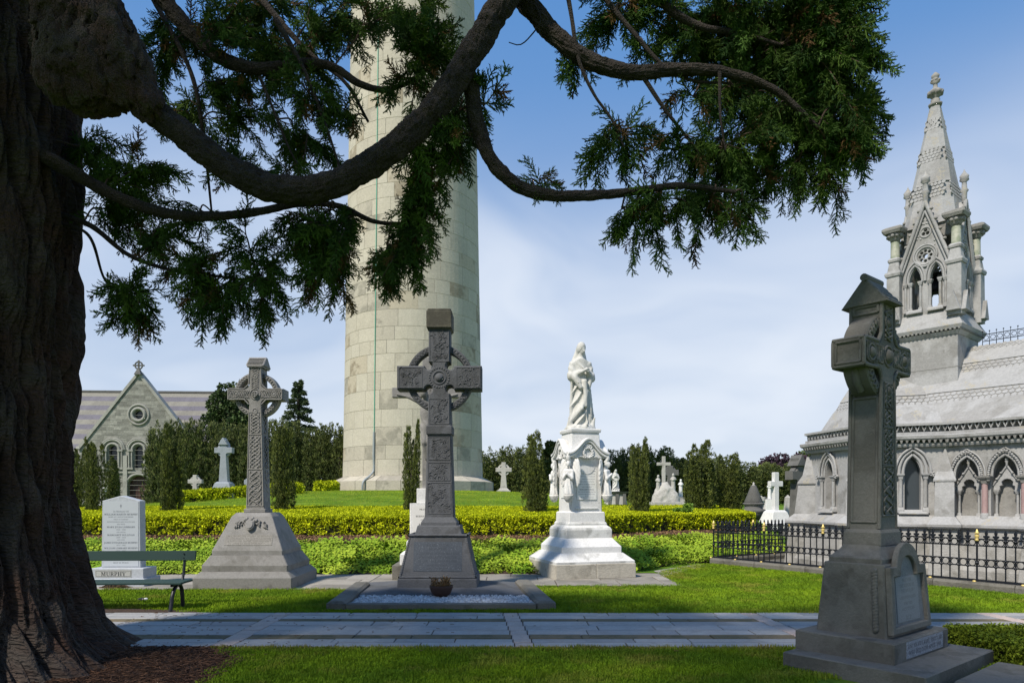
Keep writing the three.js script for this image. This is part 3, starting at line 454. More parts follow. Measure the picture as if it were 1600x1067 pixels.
  for (let i = 0; i < 7; i++) lv.push(ball(0.028, (i - 3) * 0.035, 0.1 + 0.025 * Math.sin(i * 2), 0.03, 1, 1.2, 1, 5));
  obj('leaf_carving', lv, m, sl);
  const ins = inscription('inscription', t, 0.86, 0.2, [['ERECTED BY THE PEOPLE OF IRELAND', 0.14, 0.052], ['IN LOVING MEMORY OF A FAITHFUL FRIEND WHO', 0.37, 0.052], ['FOR MANY YEARS GAVE HIS WORK AND LABOUR', 0.6, 0.052], ['MAY HE REST IN PEACE', 0.84, 0.052]], { bg: '#827f79', fg: '#56534d', grain: 0.12 }); ins.position.set(0, 0.86, 0.526); ins.rotation.x = -0.385;
}
// ---- the near-black one in the middle, on its gravelled plot
{
  const t = thing('celtic_cross', 'near black celtic cross with open ring standing before the round tower', 'celtic cross', [-1.26, 0, -12.3], 0), m = M.crossDark;
  obj('slab', tower([[0.0, 2.9, 2.1, 0, 0.15], [0.035, 2.9, 2.1, 0, 0.15], [0.115, 1.42, 1.12]], 0.02), m, t);
  obj('foot', tower([[0.1, 1.35, 1.04], [0.245, 1.34, 1.03], [0.27, 1.3, 1.0]], 0.012), m, t);
  obj('pedestal', tower([[0.262, 1.28, 0.98], [0.98, 0.98, 0.76]], 0.02), m, t);
  for (const [y, w, d] of [[0.28, 1.28, 0.98], [0.985, 0.99, 0.77]]) obj('pedestal_roll', [tube([[-w / 2, y, d / 2], [w / 2, y, d / 2]], 0.024, 1, 8), tube([[w / 2, y, d / 2], [w / 2, y, -d / 2]], 0.024, 1, 8), tube([[-w / 2, y, d / 2], [-w / 2, y, -d / 2]], 0.024, 1, 8)], m, t);
  for (const s of [-1, 1]) { const rope = []; for (let i = 0; i < 22; i++) { const f = i / 21; rope.push(new THREE.SphereGeometry(0.024, 7, 5).scale(1, 1.25, 1).rotateZ(s * 0.7).translate(s * lerp(0.625, 0.475, f), lerp(0.31, 0.95, f), lerp(0.478, 0.368, f))); } obj('rope_moulding', rope, m, t); }
  obj('collar', tower([[0.99, 0.8, 0.62], [1.01, 0.8, 0.62], [1.13, 0.74, 0.57], [1.15, 0.72, 0.55]], 0.01), m, t);
  obj('collar', tower([[1.145, 0.62, 0.5], [1.2, 0.62, 0.5], [1.29, 0.5, 0.42]], 0.01), m, t);
  const Y = 3.705, T = 0.36, Z = T / 2;
  obj('cross', ext(crossOutline({ L: 0.735, ah: 0.205, aw: 0.185, up: 0.86, down: 2.44, wb: 0.255, wt: 0.185, r: 0.07, bite: true }), T, 0.02, -Z).translate(0, Y, 0), m, t);
  const rg = obj('ring', ext(ringShape(0.585, 0.475), 0.2, 0.012, -0.1, 48).translate(0, Y, 0), m, t); obj('ring_carving', plaitRing(0.53, 0.03, 2, 26, 0.009, 0.1).map((q) => q.translate(0, Y, 0)), m, rg);
  obj('band', block(0.45, 0.155, 0.42, 0, 2.72, 0, 0.012), m, t);
  obj('cap', [block(0.44, 0.3, 0.46, 0, Y + 0.855, 0, 0.012), block(0.41, 0.035, 0.42, 0, Y + 1.155, 0, 0.012), block(0.4, 0.03, 0.41, 0, Y + 0.83, 0, 0.01)], M.crossCap, t);
  const r = rng(66), scroll = (x, y, w, h, n) => { const q = []; for (let i = 0; i < n; i++) for (const e of [-1, 0, 1]) q.push(spiral(x + e * w * 0.3 + (r() - 0.5) * w * 0.1, y + (i + 0.5) / n * h - h / 2 + (r() - 0.5) * 0.03, Math.min(w * 0.4, h / n) * (0.38 + r() * 0.2), 0.0068, Z - 0.0015, 1 + r() * 1.2, r() < 0.5)); for (let i = 0; i < n * 4; i++) { const a = r() * 6.3, px = x + (r() - 0.5) * w * 0.8, py = y + (r() - 0.5) * h * 0.9; q.push(tube([[px, py, Z], [px + 0.05 * Math.cos(a), py + 0.05 * Math.sin(a), Z + 0.006], [px + 0.07 * Math.cos(a + 1), py + 0.07 * Math.sin(a + 1), Z]], 0.0075, 8, 4)); } return q; };
  for (const [x, y, w, h, n] of [[0, 1.62, 0.36, 0.5, 6], [0, 2.08, 0.34, 0.28, 3], [0, 2.48, 0.33, 0.36, 4], [0, 3.12, 0.3, 0.4, 5], [0, 4.25, 0.29, 0.5, 6], [-0.5, Y, 0.36, 0.32, 4], [0.5, Y, 0.36, 0.32, 4]]) { obj('carving', scroll(x, y, w, h, n), m, t); obj('panel_frame', frameBars(w / 2 + 0.02, w / 2 + 0.02, y - h / 2 - 0.015, y + h / 2 + 0.015, 0.008, Z).map((q) => x ? q.translate(x, 0, 0) : q), m, t); }
  const dots = []; for (let i = 0; i < 24; i++) { const a = i / 24 * 6.283; dots.push(ball(0.017, 0.17 * Math.cos(a), Y + 0.17 * Math.sin(a), Z, 1, 1, 0.7, 4)); }
  obj('boss', [ball(0.075, 0, Y, Z - 0.01, 1, 1, 0.7), ring(0.11, 0.013, 0, Y, Z), ...dots], m, t);
  const ins = inscription('inscription', t, 0.82, 0.5, [['SACRED TO THE', 0.12, 0.06], ['MEMORY OF', 0.24, 0.06], ['A FAITHFUL SON OF IRELAND', 0.4, 0.06], ['WHO DEPARTED THIS LIFE', 0.53, 0.06], ['IN THE YEAR OF OUR LORD', 0.66, 0.06], ['MAY HIS SOUL', 0.8, 0.06], ['REST IN PEACE', 0.92, 0.06]], { bg: '#454c55', fg: '#2b2f35', grain: 0.12, alpha: 0.7 }); ins.position.set(0, 0.63, 0.436); ins.rotation.x = -0.152;
}
// ---- its kerb and gravel
{
  const t = thing('grave_kerb', 'low dark stone kerb around the gravel before the black cross', 'kerb');
  obj('kerb_stone', block(2.75, 0.085, 0.16, -1.03, 0, -10.2), M.kerb, t);
  const side = (xa, da, xb, db, w) => { const L = Math.hypot(xb - xa, db - da), o = obj('kerb_stone', tower([[0, w, L], [0.085, w, L], [0.12, w - 0.09, L - 0.06]], 0.02), M.kerb, t); o.position.set((xa + xb) / 2, 0, -(da + db) / 2); o.rotation.y = Math.atan2(-(xb - xa), db - da) + 0; };
  side(-2.55, 10.15, -2.7, 12.6, 0.29); side(0.5, 10.2, 0.2, 12.95, 0.29);
  const r = rng(71), list = [], cols = [], peb = new THREE.DodecahedronGeometry(0.018, 0).scale(1, 0.7, 0.85);
  for (let i = 0; i < 5200; i++) { const d = 10.28 + r() * 1.0, x = lerp(-2.42, 0.32, r()); list.push(mat4(V(x, 0.02 + r() * 0.035, -d), [r() * 6, r() * 6, r() * 6], 0.6 + r() * 0.9)); const k = 0.55 + r() * 0.5; cols.push(rgb(0.62 * k, 0.63 * k, 0.65 * k)); }
  const o = inst('gravel', peb, M.leaf, list, scene, cols); o.userData.label = 'pale grey gravel filling the plot before black cross'; o.userData.category = 'gravel';
  const b = struct(obj('gravel_bed', bx(2.8, 0.02, 1.05, -1.03, 0.012, -10.75), M.kerb));
}
// ---- the bowl of withered plants
{
  const t = thing('plant_bowl', 'small brown bowl of withered plants at the foot of the black cross', 'plant bowl', [-1.13, 0.05, -11.18], 0);
  obj('bowl', lathe([[0.001, 0], [0.09, 0.0], [0.15, 0.05], [0.185, 0.14], [0.19, 0.175], [0.178, 0.178], [0.165, 0.14], [0.001, 0.13]], 28), M.bowl, t);
  const r = rng(73), a = [], b = []; for (let i = 0; i < 150; i++) { const an = r() * 6.28, q = 0.15 * Math.sqrt(r()), x = q * Math.cos(an), z = q * Math.sin(an), h = 0.05 + r() * 0.11 * (x > 0.02 || x < -0.08 ? 1.3 : 0.5); (r() < 0.25 ? b : a).push(tube([[x, 0.12, z], [x + (r() - 0.5) * 0.05, 0.13 + h * 0.6, z + (r() - 0.5) * 0.05], [x + (r() - 0.5) * 0.12, 0.13 + h, z + (r() - 0.5) * 0.12]], 0.005 + 0.004 * r(), 4, 3)); }
  obj('withered_stems', a, M.dryPlant, t); obj('pale_stems', b, M.dryPlantPale, t);
}
// ---- the near one at right, in the shade, seen from its narrow side
{
  const t = thing('celtic_cross', 'dark grey celtic cross in the right foreground seen from its narrow side', 'celtic cross', [3.55, 0, -6.9], 0.688), m = M.crossNear;
  obj('base_slab', tower([[-0.02, 1.66, 1.26, -0.03, 0.17], [0.132, 1.66, 1.26, -0.03, 0.17], [0.14, 1.64, 1.24, -0.03, 0.17]], 0.012), m, t);
  obj('base_block', tower([[0.138, 1.26, 0.92], [0.315, 1.26, 0.92], [0.328, 1.23, 0.89]], 0.012), m, t);
  obj('pedestal', tower([[0.326, 0.94, 0.66], [0.985, 0.82, 0.565], [0.995, 0.81, 0.555]], 0.014), m, t);
  obj('pedestal_top', tower([[0.993, 0.76, 0.5], [1.04, 0.76, 0.5], [1.06, 0.72, 0.47], [1.12, 0.55, 0.38], [1.165, 0.46, 0.34]], 0.012), m, t);
  obj('foot', tower([[1.16, 0.47, 0.36], [1.28, 0.46, 0.355], [1.31, 0.42, 0.32]], 0.01), m, t);
  const Y = 2.98, T = 0.3, Z = T / 2;
  obj('cross', ext(crossOutline({ L: 0.51, ah: 0.13, aw: 0.135, up: 0.52, down: 1.69, wb: 0.19, wt: 0.14, r: 0.075, bite: false }), T, 0.022, -Z).translate(0, Y, 0), m, t);
  const rg = obj('ring', ext(ringShape(0.405, 0.275), 0.23, 0.012, -0.115, 48).translate(0, Y, 0), m, t); obj('ring_knotwork', plaitRing(0.34, 0.04, 2, 20, 0.014, 0.118).map((q) => q.translate(0, Y, 0)), m, rg);
  const roof = obj('cap', [ext(poly([[-0.23, 0], [0.23, 0], [0.02, 0.26], [-0.02, 0.26]]), 0.34, 0.012, -0.17).rotateY(Math.PI / 2).translate(0, Y + 0.5, 0)], m, t);
  roof.rotation.y = 0; obj('ridge_roll', bar([-0.185, Y + 0.77, 0], [0.185, Y + 0.77, 0], 0.036, 0.036, 12), m, roof);
  for (let k = 0; k < 4; k++) for (let i = 0; i < 4; i++) obj('cap_scale', block(0.08, 0.05, 0.02, 0, 0, 0, 0.006).rotateX(-0.72).translate(-0.125 + i * 0.083 + (k % 2) * 0.02, Y + 0.515 + k * 0.055, 0.215 - k * 0.047), m, roof);
  const wAt = (y) => lerp(0.19, 0.135, clamp((y - 1.3) / 1.45));
  for (const [y0, y1, n, lam] of [[1.46, 1.9, 4, 0.3], [1.95, 2.27, 6, 0.3], [2.32, 2.46, 4, 0.2], [2.5, 2.7, 5, 0.24]]) { const w0 = wAt(y0), w1 = wAt(y1); obj('panel_frame', frameBars(w0 - 0.045, w1 - 0.045, y0 - 0.02, y1 + 0.02, 0.01, Z), m, t); obj('knotwork', plait(w0 + w1 - 0.11, y0, y1, n, lam, 0.0105, Z + 0.003), m, t); }
  for (const s of [-1, 1]) obj('knotwork', [plait(0.19, 0.11, 0.29, 5, 0.16, 0.0095, Z + 0.003), plait(0.19, 0.43, 0.475, 5, 0.14, 0.0095, Z + 0.003), plait(0.05, 0.29, 0.43, 2, 0.06, 0.008, Z + 0.003).flatMap((q) => [q.clone().translate(0.082, 0, 0), q.clone().translate(-0.082, 0, 0)])].flat().map((q) => q.rotateZ(-s * Math.PI / 2).translate(0, Y, 0)), m, t);
  obj('knotwork', plait(0.17, Y + 0.15, Y + 0.28, 3, 0.13, 0.0115, Z + 0.003), m, t); obj('knotwork', plait(0.17, Y + 0.38, Y + 0.48, 2, 0.12, 0.0115, Z + 0.003), m, t);
  for (const [x, y, R] of [[0, Y, 0.085], [-0.36, Y, 0.065], [0.36, Y, 0.065], [0, Y + 0.33, 0.06], [0, Y - 0.33, 0.055]]) obj('boss', [ball(R * 0.85, x, y, Z - 0.01, 1, 1, 0.85), ring(R * 1.15, 0.013, x, y, Z + 0.002, 24, 6)], m, t);
  const edge = [[-0.13, 0.5], [-0.14, 0.215], [-0.21, 0.125], [-0.5, 0.125], [-0.5, -0.125], [-0.21, -0.125], [-0.14, -0.215], [-0.182, -1.66]];
  for (const e of [edge, edge.map(([x, y]) => [-x, y])]) for (const z of [Z - 0.006, -Z + 0.006]) obj('edge_roll', new THREE.TubeGeometry(new THREE.CatmullRomCurve3(e.map(([x, y]) => V(x, Y + y, z)), false, 'catmullrom', 0.05), 90, 0.02, 6), m, t);
  for (const s of [-1, 1]) for (const y of [-0.125, 0.125]) obj('edge_roll', tube([[s * 0.5, Y + y, Z], [s * 0.5, Y + y, -Z]], 0.02, 1, 6), m, t);
  for (const s of [-1, 1]) obj('ring_rib', tube([[s * 0.36, Y - 0.13, 0], [s * 0.33, Y - 0.25, 0], [s * 0.24, Y - 0.335, 0]], 0.035, 12, 6), m, t);
  for (const s of [-1, 1]) { const fb = (y0, y1, w, x0, x1) => [[x0, y0, -w, x1, y1, -w], [x0, y0, w, x1, y1, w], [x0, y0, -w, x0, y0, w], [x1, y1, -w, x1, y1, w]].map((q) => tube([[s * q[0], q[1], q[2]], [s * q[3], q[4], q[5]]], 0.016, 1, 6));
    obj('side_frame', fb(1.38, 2.58, 0.115, 0.184, 0.142), m, t); obj('arm_frame', fb(Y - 0.1, Y + 0.1, 0.115, 0.51, 0.51), m, t); obj('head_frame', fb(Y + 0.42, Y + 0.49, 0.115, 0.138, 0.139), m, t); }
  // the arched tablet, its rope edge and lettering on the front
  const arch = new THREE.Shape(); arch.moveTo(-0.4, 0); arch.lineTo(0.4, 0); arch.lineTo(0.36, 0.5); arch.lineTo(0.2, 0.5); arch.absarc(0, 0.5, 0.2, 0, Math.PI); arch.lineTo(-0.36, 0.5); arch.lineTo(-0.4, 0);
  const fr = new THREE.Shape(); fr.moveTo(-0.44, -0.04); fr.lineTo(0.44, -0.04); fr.lineTo(0.4, 0.57); fr.lineTo(0.265, 0.57); fr.absarc(0, 0.52, 0.27, 0.2, Math.PI - 0.2); fr.lineTo(-0.4, 0.57); fr.lineTo(-0.44, -0.04);
  const hole = new THREE.Path(arch.getPoints(16).map((p) => p.clone().multiplyScalar(0.92).add(new THREE.Vector2(0, 0.02)))); fr.holes.push(hole);
  const tab = new THREE.Group(); tab.name = 'tablet'; t.add(tab); tab.position.set(0, 0.4, 0.322); tab.rotation.x = -0.07;
  obj('tablet_face', ext(arch, 0.02, 0.002, 0), M.nearTablet, tab); obj('tablet_frame', ext(fr, 0.055, 0.008, 0), m, tab);
  const ins = inscription('inscription', tab, 0.5, 0.42, [['PRAY FOR', 0.08, 0.085], ['THE REPOSE OF', 0.2, 0.085], ['THE SOUL OF', 0.32, 0.085], ['A BELOVED FATHER', 0.47, 0.075], ['WHO DIED', 0.6, 0.075], ['AGED 72 YEARS', 0.72, 0.075], ['R.I.P.', 0.92, 0.11]], { bg: '#787d82', fg: '#565a5c', grain: 0.12 }); ins.position.set(0, 0.26, 0.022);
  const rope = []; for (let i = 0; i < 19; i++) { const f = i / 18; rope.push(new THREE.SphereGeometry(0.028, 7, 5).scale(1, 1.3, 1).rotateX(0.6).translate(lerp(-0.465, -0.418, f), lerp(0.4, 0.93, f), lerp(0.235, 0.2, f))); } obj('rope_moulding', rope, m, t);
  const pl = inscription('inscription', t, 0.86, 0.15, [['ALSO HIS WIFE MARY, AGED 74 YRS', 0.28, 0.06, 'bold'], ['WHO DIED 24TH APRIL, 1908', 0.68, 0.06, 'bold']], { bg: '#80868f', fg: '#3c4046', grain: 0.14 }); pl.position.set(0.05, 0.235, 0.462);
  const led = tag(obj('ledger_slab', tower([[0, 2.6, 1.1], [0.07, 2.6, 1.1], [0.085, 2.57, 1.07]], 0.01).rotateY(0), m), 'flat grey ledger slab before the right foreground cross', 'grave slab'); led.rotation.y = 0.688 - Math.PI / 2; led.position.set(3.55 + 0.634 * 2.2, 0, -6.9 + 0.773 * 2.2);
}

// ---------------------------------------------------------------- carved figures
// a standing draped woman with veil, about 1.88 m with her rock; faces +z
function ladySDF(o = {}) {
  const turn = o.turn ?? 0.35, pray = o.pray;
  return (x, y, z) => {
    const a = Math.atan2(x, z), hy = clamp(y / 1.0);
    // skirt and cloak: an oval that narrows to the waist, with hanging and slanting folds
    const sway = 0.025 * Math.sin(y * 2.4), cx = x - sway;
    const rx = y < 1.0 ? lerp(0.29, 0.205, sstep(0, 1.0, y)) : lerp(0.205, 0.225, sstep(1.0, 1.38, y)), rz = y < 1.0 ? lerp(0.235, 0.165, sstep(0, 1.0, y)) : lerp(0.165, 0.14, sstep(1.0, 1.4, y));
    const k = Math.hypot(cx / rx, (z + 0.01) / rz), front = sstep(-0.4, 0.5, Math.cos(a));
    const rid = (q) => 1 - 2 * Math.pow(Math.abs(Math.sin(q * 0.5)), 0.7), diag = rid((y * 0.82 - x * 1.35) * 27 + 1.2 * Math.sin(x * 9 + y * 3)), vert = rid(a * 11 + 1.6 * Math.sin(y * 4.1) + y * 1.2), vert2 = Math.sin(a * 17 - y * 2.1);
    const left = sstep(0.1, -0.06, cx + (y - 0.55) * 0.18), amp = 0.034 * sstep(1.25, 0.8, y) * (0.55 + 0.45 * sstep(1.0, 0.1, y));
    let d = (k - 1) * Math.min(rx, rz) * 0.85 - amp * (left * front * diag + (1 - left * front) * (0.75 * vert + 0.3 * vert2));
    d = Math.max(d, y - 1.47 + 2.4 * x * x, -y);
    // cloak hem across the body, from the left shin to the right hip
    d = smin(d, cap3(x, y, z, [-0.26, 0.16, 0.13], [-0.02, 0.42, 0.235], 0.03, 0.028), 0.05); d = smin(d, cap3(x, y, z, [-0.02, 0.42, 0.235], [0.12, 0.78, 0.19], 0.028, 0.03), 0.05);
    d = smin(d, cap3(x, y, z, [0.06, 0.98, 0.19], [0.075, 0.48, 0.22], 0.055, 0.035), 0.04); d = smin(d, cap3(x, y, z, [-0.24, 0.18, 0.05], [-0.22, 1.0, 0.06], 0.035, 0.03), 0.05);
    // shoulders, arms folded on the breast, wide sleeves
    d = smin(d, cap3(x, y, z, [0, 1.42, -0.01], [-0.17, 1.36, -0.01], 0.08, 0.075), 0.06); d = smin(d, cap3(x, y, z, [0, 1.42, -0.01], [0.17, 1.36, -0.01], 0.08, 0.075), 0.06); d = smin(d, cap3(x, y, z, [-0.22, 1.34, 0.05], [-0.05, 0.98, 0.17], 0.016, 0.02), 0.03); d = smin(d, cap3(x, y, z, [-0.12, 1.4, 0.08], [0.05, 1.26, 0.16], 0.014, 0.016), 0.03);
    d = smin(d, cap3(x, y, z, [-0.19, 1.34, 0], [-0.235, 1.10, 0.05], 0.08, 0.09) - 0.008 * Math.sin(y * 42 + x * 30), 0.05); d = smin(d, cap3(x, y, z, [0.19, 1.34, 0], [0.24, 1.08, 0.05], 0.078, 0.09) - 0.008 * Math.sin(y * 42 - x * 30), 0.05);
    const hx = pray ? 0 : 0.07, hz = 0.225, hyy = pray ? 1.27 : 1.2;
    d = smin(d, cap3(x, y, z, [-0.235, 1.1, 0.06], [hx - 0.06, hyy - 0.01, hz - 0.02], 0.08, 0.042), 0.035); d = smin(d, cap3(x, y, z, [0.245, 1.08, 0.06], [hx + 0.05, hyy - 0.01, hz - 0.02], 0.08, 0.042), 0.035);
    d = smin(d, cap3(x, y, z, [-0.16, 1.06, 0.13], [-0.04, 0.86, 0.19], 0.07, 0.045), 0.045); d = smin(d, cap3(x, y, z, [0.2, 1.02, 0.1], [0.17, 0.84, 0.13], 0.06, 0.03), 0.04);
    d = Math.min(d, cap3(x, y, z, [-0.235 + 0.02, 1.1 - 0.03, 0.16], [-0.1, 0.95, 0.22], 0.012, 0.012));
    // hands laid over each other, with fingers
    const s = (p, q, r1, r2) => { d = smin(d, cap3(x, y, z, p, q, r1, r2), 0.012); };
    s([hx - 0.05, hyy, hz], [hx + 0.03, hyy + 0.035, hz + 0.02], 0.034, 0.026); s([hx + 0.06, hyy - 0.015, hz - 0.01], [hx - 0.01, hyy + 0.015, hz + 0.005], 0.034, 0.026);
    for (let f = 0; f < 4; f++) s([hx + 0.02, hyy + 0.03 - f * 0.014, hz + 0.022], [hx + 0.095 - f * 0.006, hyy + 0.045 - f * 0.02, hz + 0.008], 0.009, 0.007); s([hx - 0.01, hyy + 0.045, hz + 0.01], [hx + 0.03, hyy + 0.085, hz + 0.01], 0.009, 0.007);
    // neck, head turned and bowed, veil falling to the shoulders
    d = smin(d, cap3(x, y, z, [0, 1.42, 0.0], [0.015, 1.58, 0.02], 0.062, 0.052), 0.04);
    const c = Math.cos(turn), sn = Math.sin(turn), X0 = x - 0.02, Y0 = y - 1.665, Z0 = z - 0.035; let X = X0 * c - Z0 * sn, Z = X0 * sn + Z0 * c; const cb = Math.cos(0.28), sb = Math.sin(0.28), Yy = Y0 * cb + Z * sb, Zz = -Y0 * sb + Z * cb; 
    let h = ell(X, Yy, Zz, [0, 0.015, 0], [0.072, 0.108, 0.088]); h = smin(h, ell(X, Yy, Zz, [0, -0.055, 0.03], [0.045, 0.05, 0.05]), 0.04);
    h = smin(h, cap3(X, Yy, Zz, [0, 0.025, 0.084], [0, -0.014, 0.104], 0.009, 0.014), 0.014); for (const e of [-1, 1]) h = Math.max(h, -(Math.hypot(X - e * 0.03, (Yy - 0.018) * 1.4, Zz - 0.095) - 0.017)); h = smin(h, cap3(X, Yy, Zz, [-0.018, -0.046, 0.082], [0.018, -0.046, 0.082], 0.008, 0.008), 0.01);
    d = smin(d, h, 0.02);
    let v = ell(X, Yy, Zz, [0, 0.03, -0.03], [0.102, 0.13, 0.112]); v = Math.max(v, -ell(X, Yy, Zz, [0, -0.03, 0.1], [0.068, 0.12, 0.105])); d = Math.min(d, v);
    const hang = 0.008 * Math.sin(a * 14 + y * 8); for (const e of [-1, 1]) d = smin(d, cap3(x, y, z, [0.01 + e * 0.06, 1.66, -0.07], [e * 0.13 - 0.01, 1.43, -0.09], 0.045, 0.05) - hang, 0.04); d = smin(d, cap3(x, y, z, [0.01, 1.68, -0.06], [0, 1.38, -0.11], 0.075, 0.1), 0.05);
    // rock under her feet
    const rk = ell(x, y, z, [0, 0.0, 0.03], [0.36, 0.12, 0.29]) + 0.02 * pn(x * 9, y * 9, z * 9); d = smin(d, Math.max(rk, -y - 0.02), 0.03);
    d = smin(d, cap3(x, y, z, [0.07, 0.06, 0.22], [0.08, 0.09, 0.29], 0.045, 0.03), 0.03); for (const e of [-1, 1]) d = smin(d, cap3(x, y, z, [e * 0.25, 0.06, 0.12], [e * 0.3, 0.24, 0.13], 0.055, 0.018), 0.04);
    return d;
  };
}
const ladyFine = net(ladySDF({ turn: 0.5 }), [-0.45, -0.04, -0.4], [0.45, 1.86, 0.42], 0.0105);
const ladyRough = net(ladySDF({ turn: 0, pray: true }), [-0.45, -0.04, -0.4], [0.45, 1.86, 0.42], 0.03);
const angelGeo = net((x, y, z) => {
  const a = Math.atan2(x, z), rr = lerp(0.12, 0.075, sstep(0, 0.42, y)); let d = Math.max((Math.hypot(x, z * 1.15) - rr) - 0.012 * Math.sin(a * 7 + y * 9) * sstep(0.45, 0.2, y), y - 0.5, -y);
  d = smin(d, cap3(x, y, z, [-0.07, 0.47, 0], [0.07, 0.47, 0], 0.05, 0.05), 0.04); d = smin(d, ell(x, y, z, [0.01, 0.62, 0.03], [0.048, 0.065, 0.056]), 0.02); d = smin(d, ell(x, y, z, [0, 0.64, -0.005], [0.058, 0.062, 0.06]), 0.015);
  for (const e of [-1, 1]) { d = smin(d, cap3(x, y, z, [e * 0.1, 0.47, 0], [e * 0.115, 0.33, 0.04], 0.042, 0.04), 0.02); d = smin(d, cap3(x, y, z, [e * 0.115, 0.33, 0.04], [0, 0.42, 0.12], 0.04, 0.024), 0.02); const w = ell(x, y, z, [e * 0.17, 0.44, -0.1], [0.12, 0.3, 0.045]) + 0.0022 * Math.sin(y * 55 + Math.abs(x) * 70); d = smin(d, w, 0.03); }
  return d;
}, [-0.36, -0.03, -0.2], [0.36, 0.76, 0.2], 0.014);
function monk(h) { return net((x, y, z) => { const a = Math.atan2(x, z); let d = Math.max(Math.hypot(x, z) - lerp(0.17, 0.12, y / 1.2) - 0.012 * Math.sin(a * 8 + y * 5), y - 1.15, -y); d = smin(d, ell(x, y, z, [0, 1.1, 0], [0.18, 0.14, 0.13]), 0.1); d = smin(d, ell(x, y, z, [0, 1.37, 0.02], [0.09, 0.13, 0.1]), 0.07); d = smin(d, cap3(x, y, z, [-0.18, 1.05, 0], [0, 1.0, 0.16], 0.06, 0.05), 0.04); d = smin(d, cap3(x, y, z, [0.18, 1.05, 0], [0, 1.0, 0.16], 0.06, 0.05), 0.04); return d; }, [-0.3, -0.04, -0.3], [0.3, 1.56, 0.3], 0.035).scale(h / 1.5, h / 1.5, h / 1.5); }
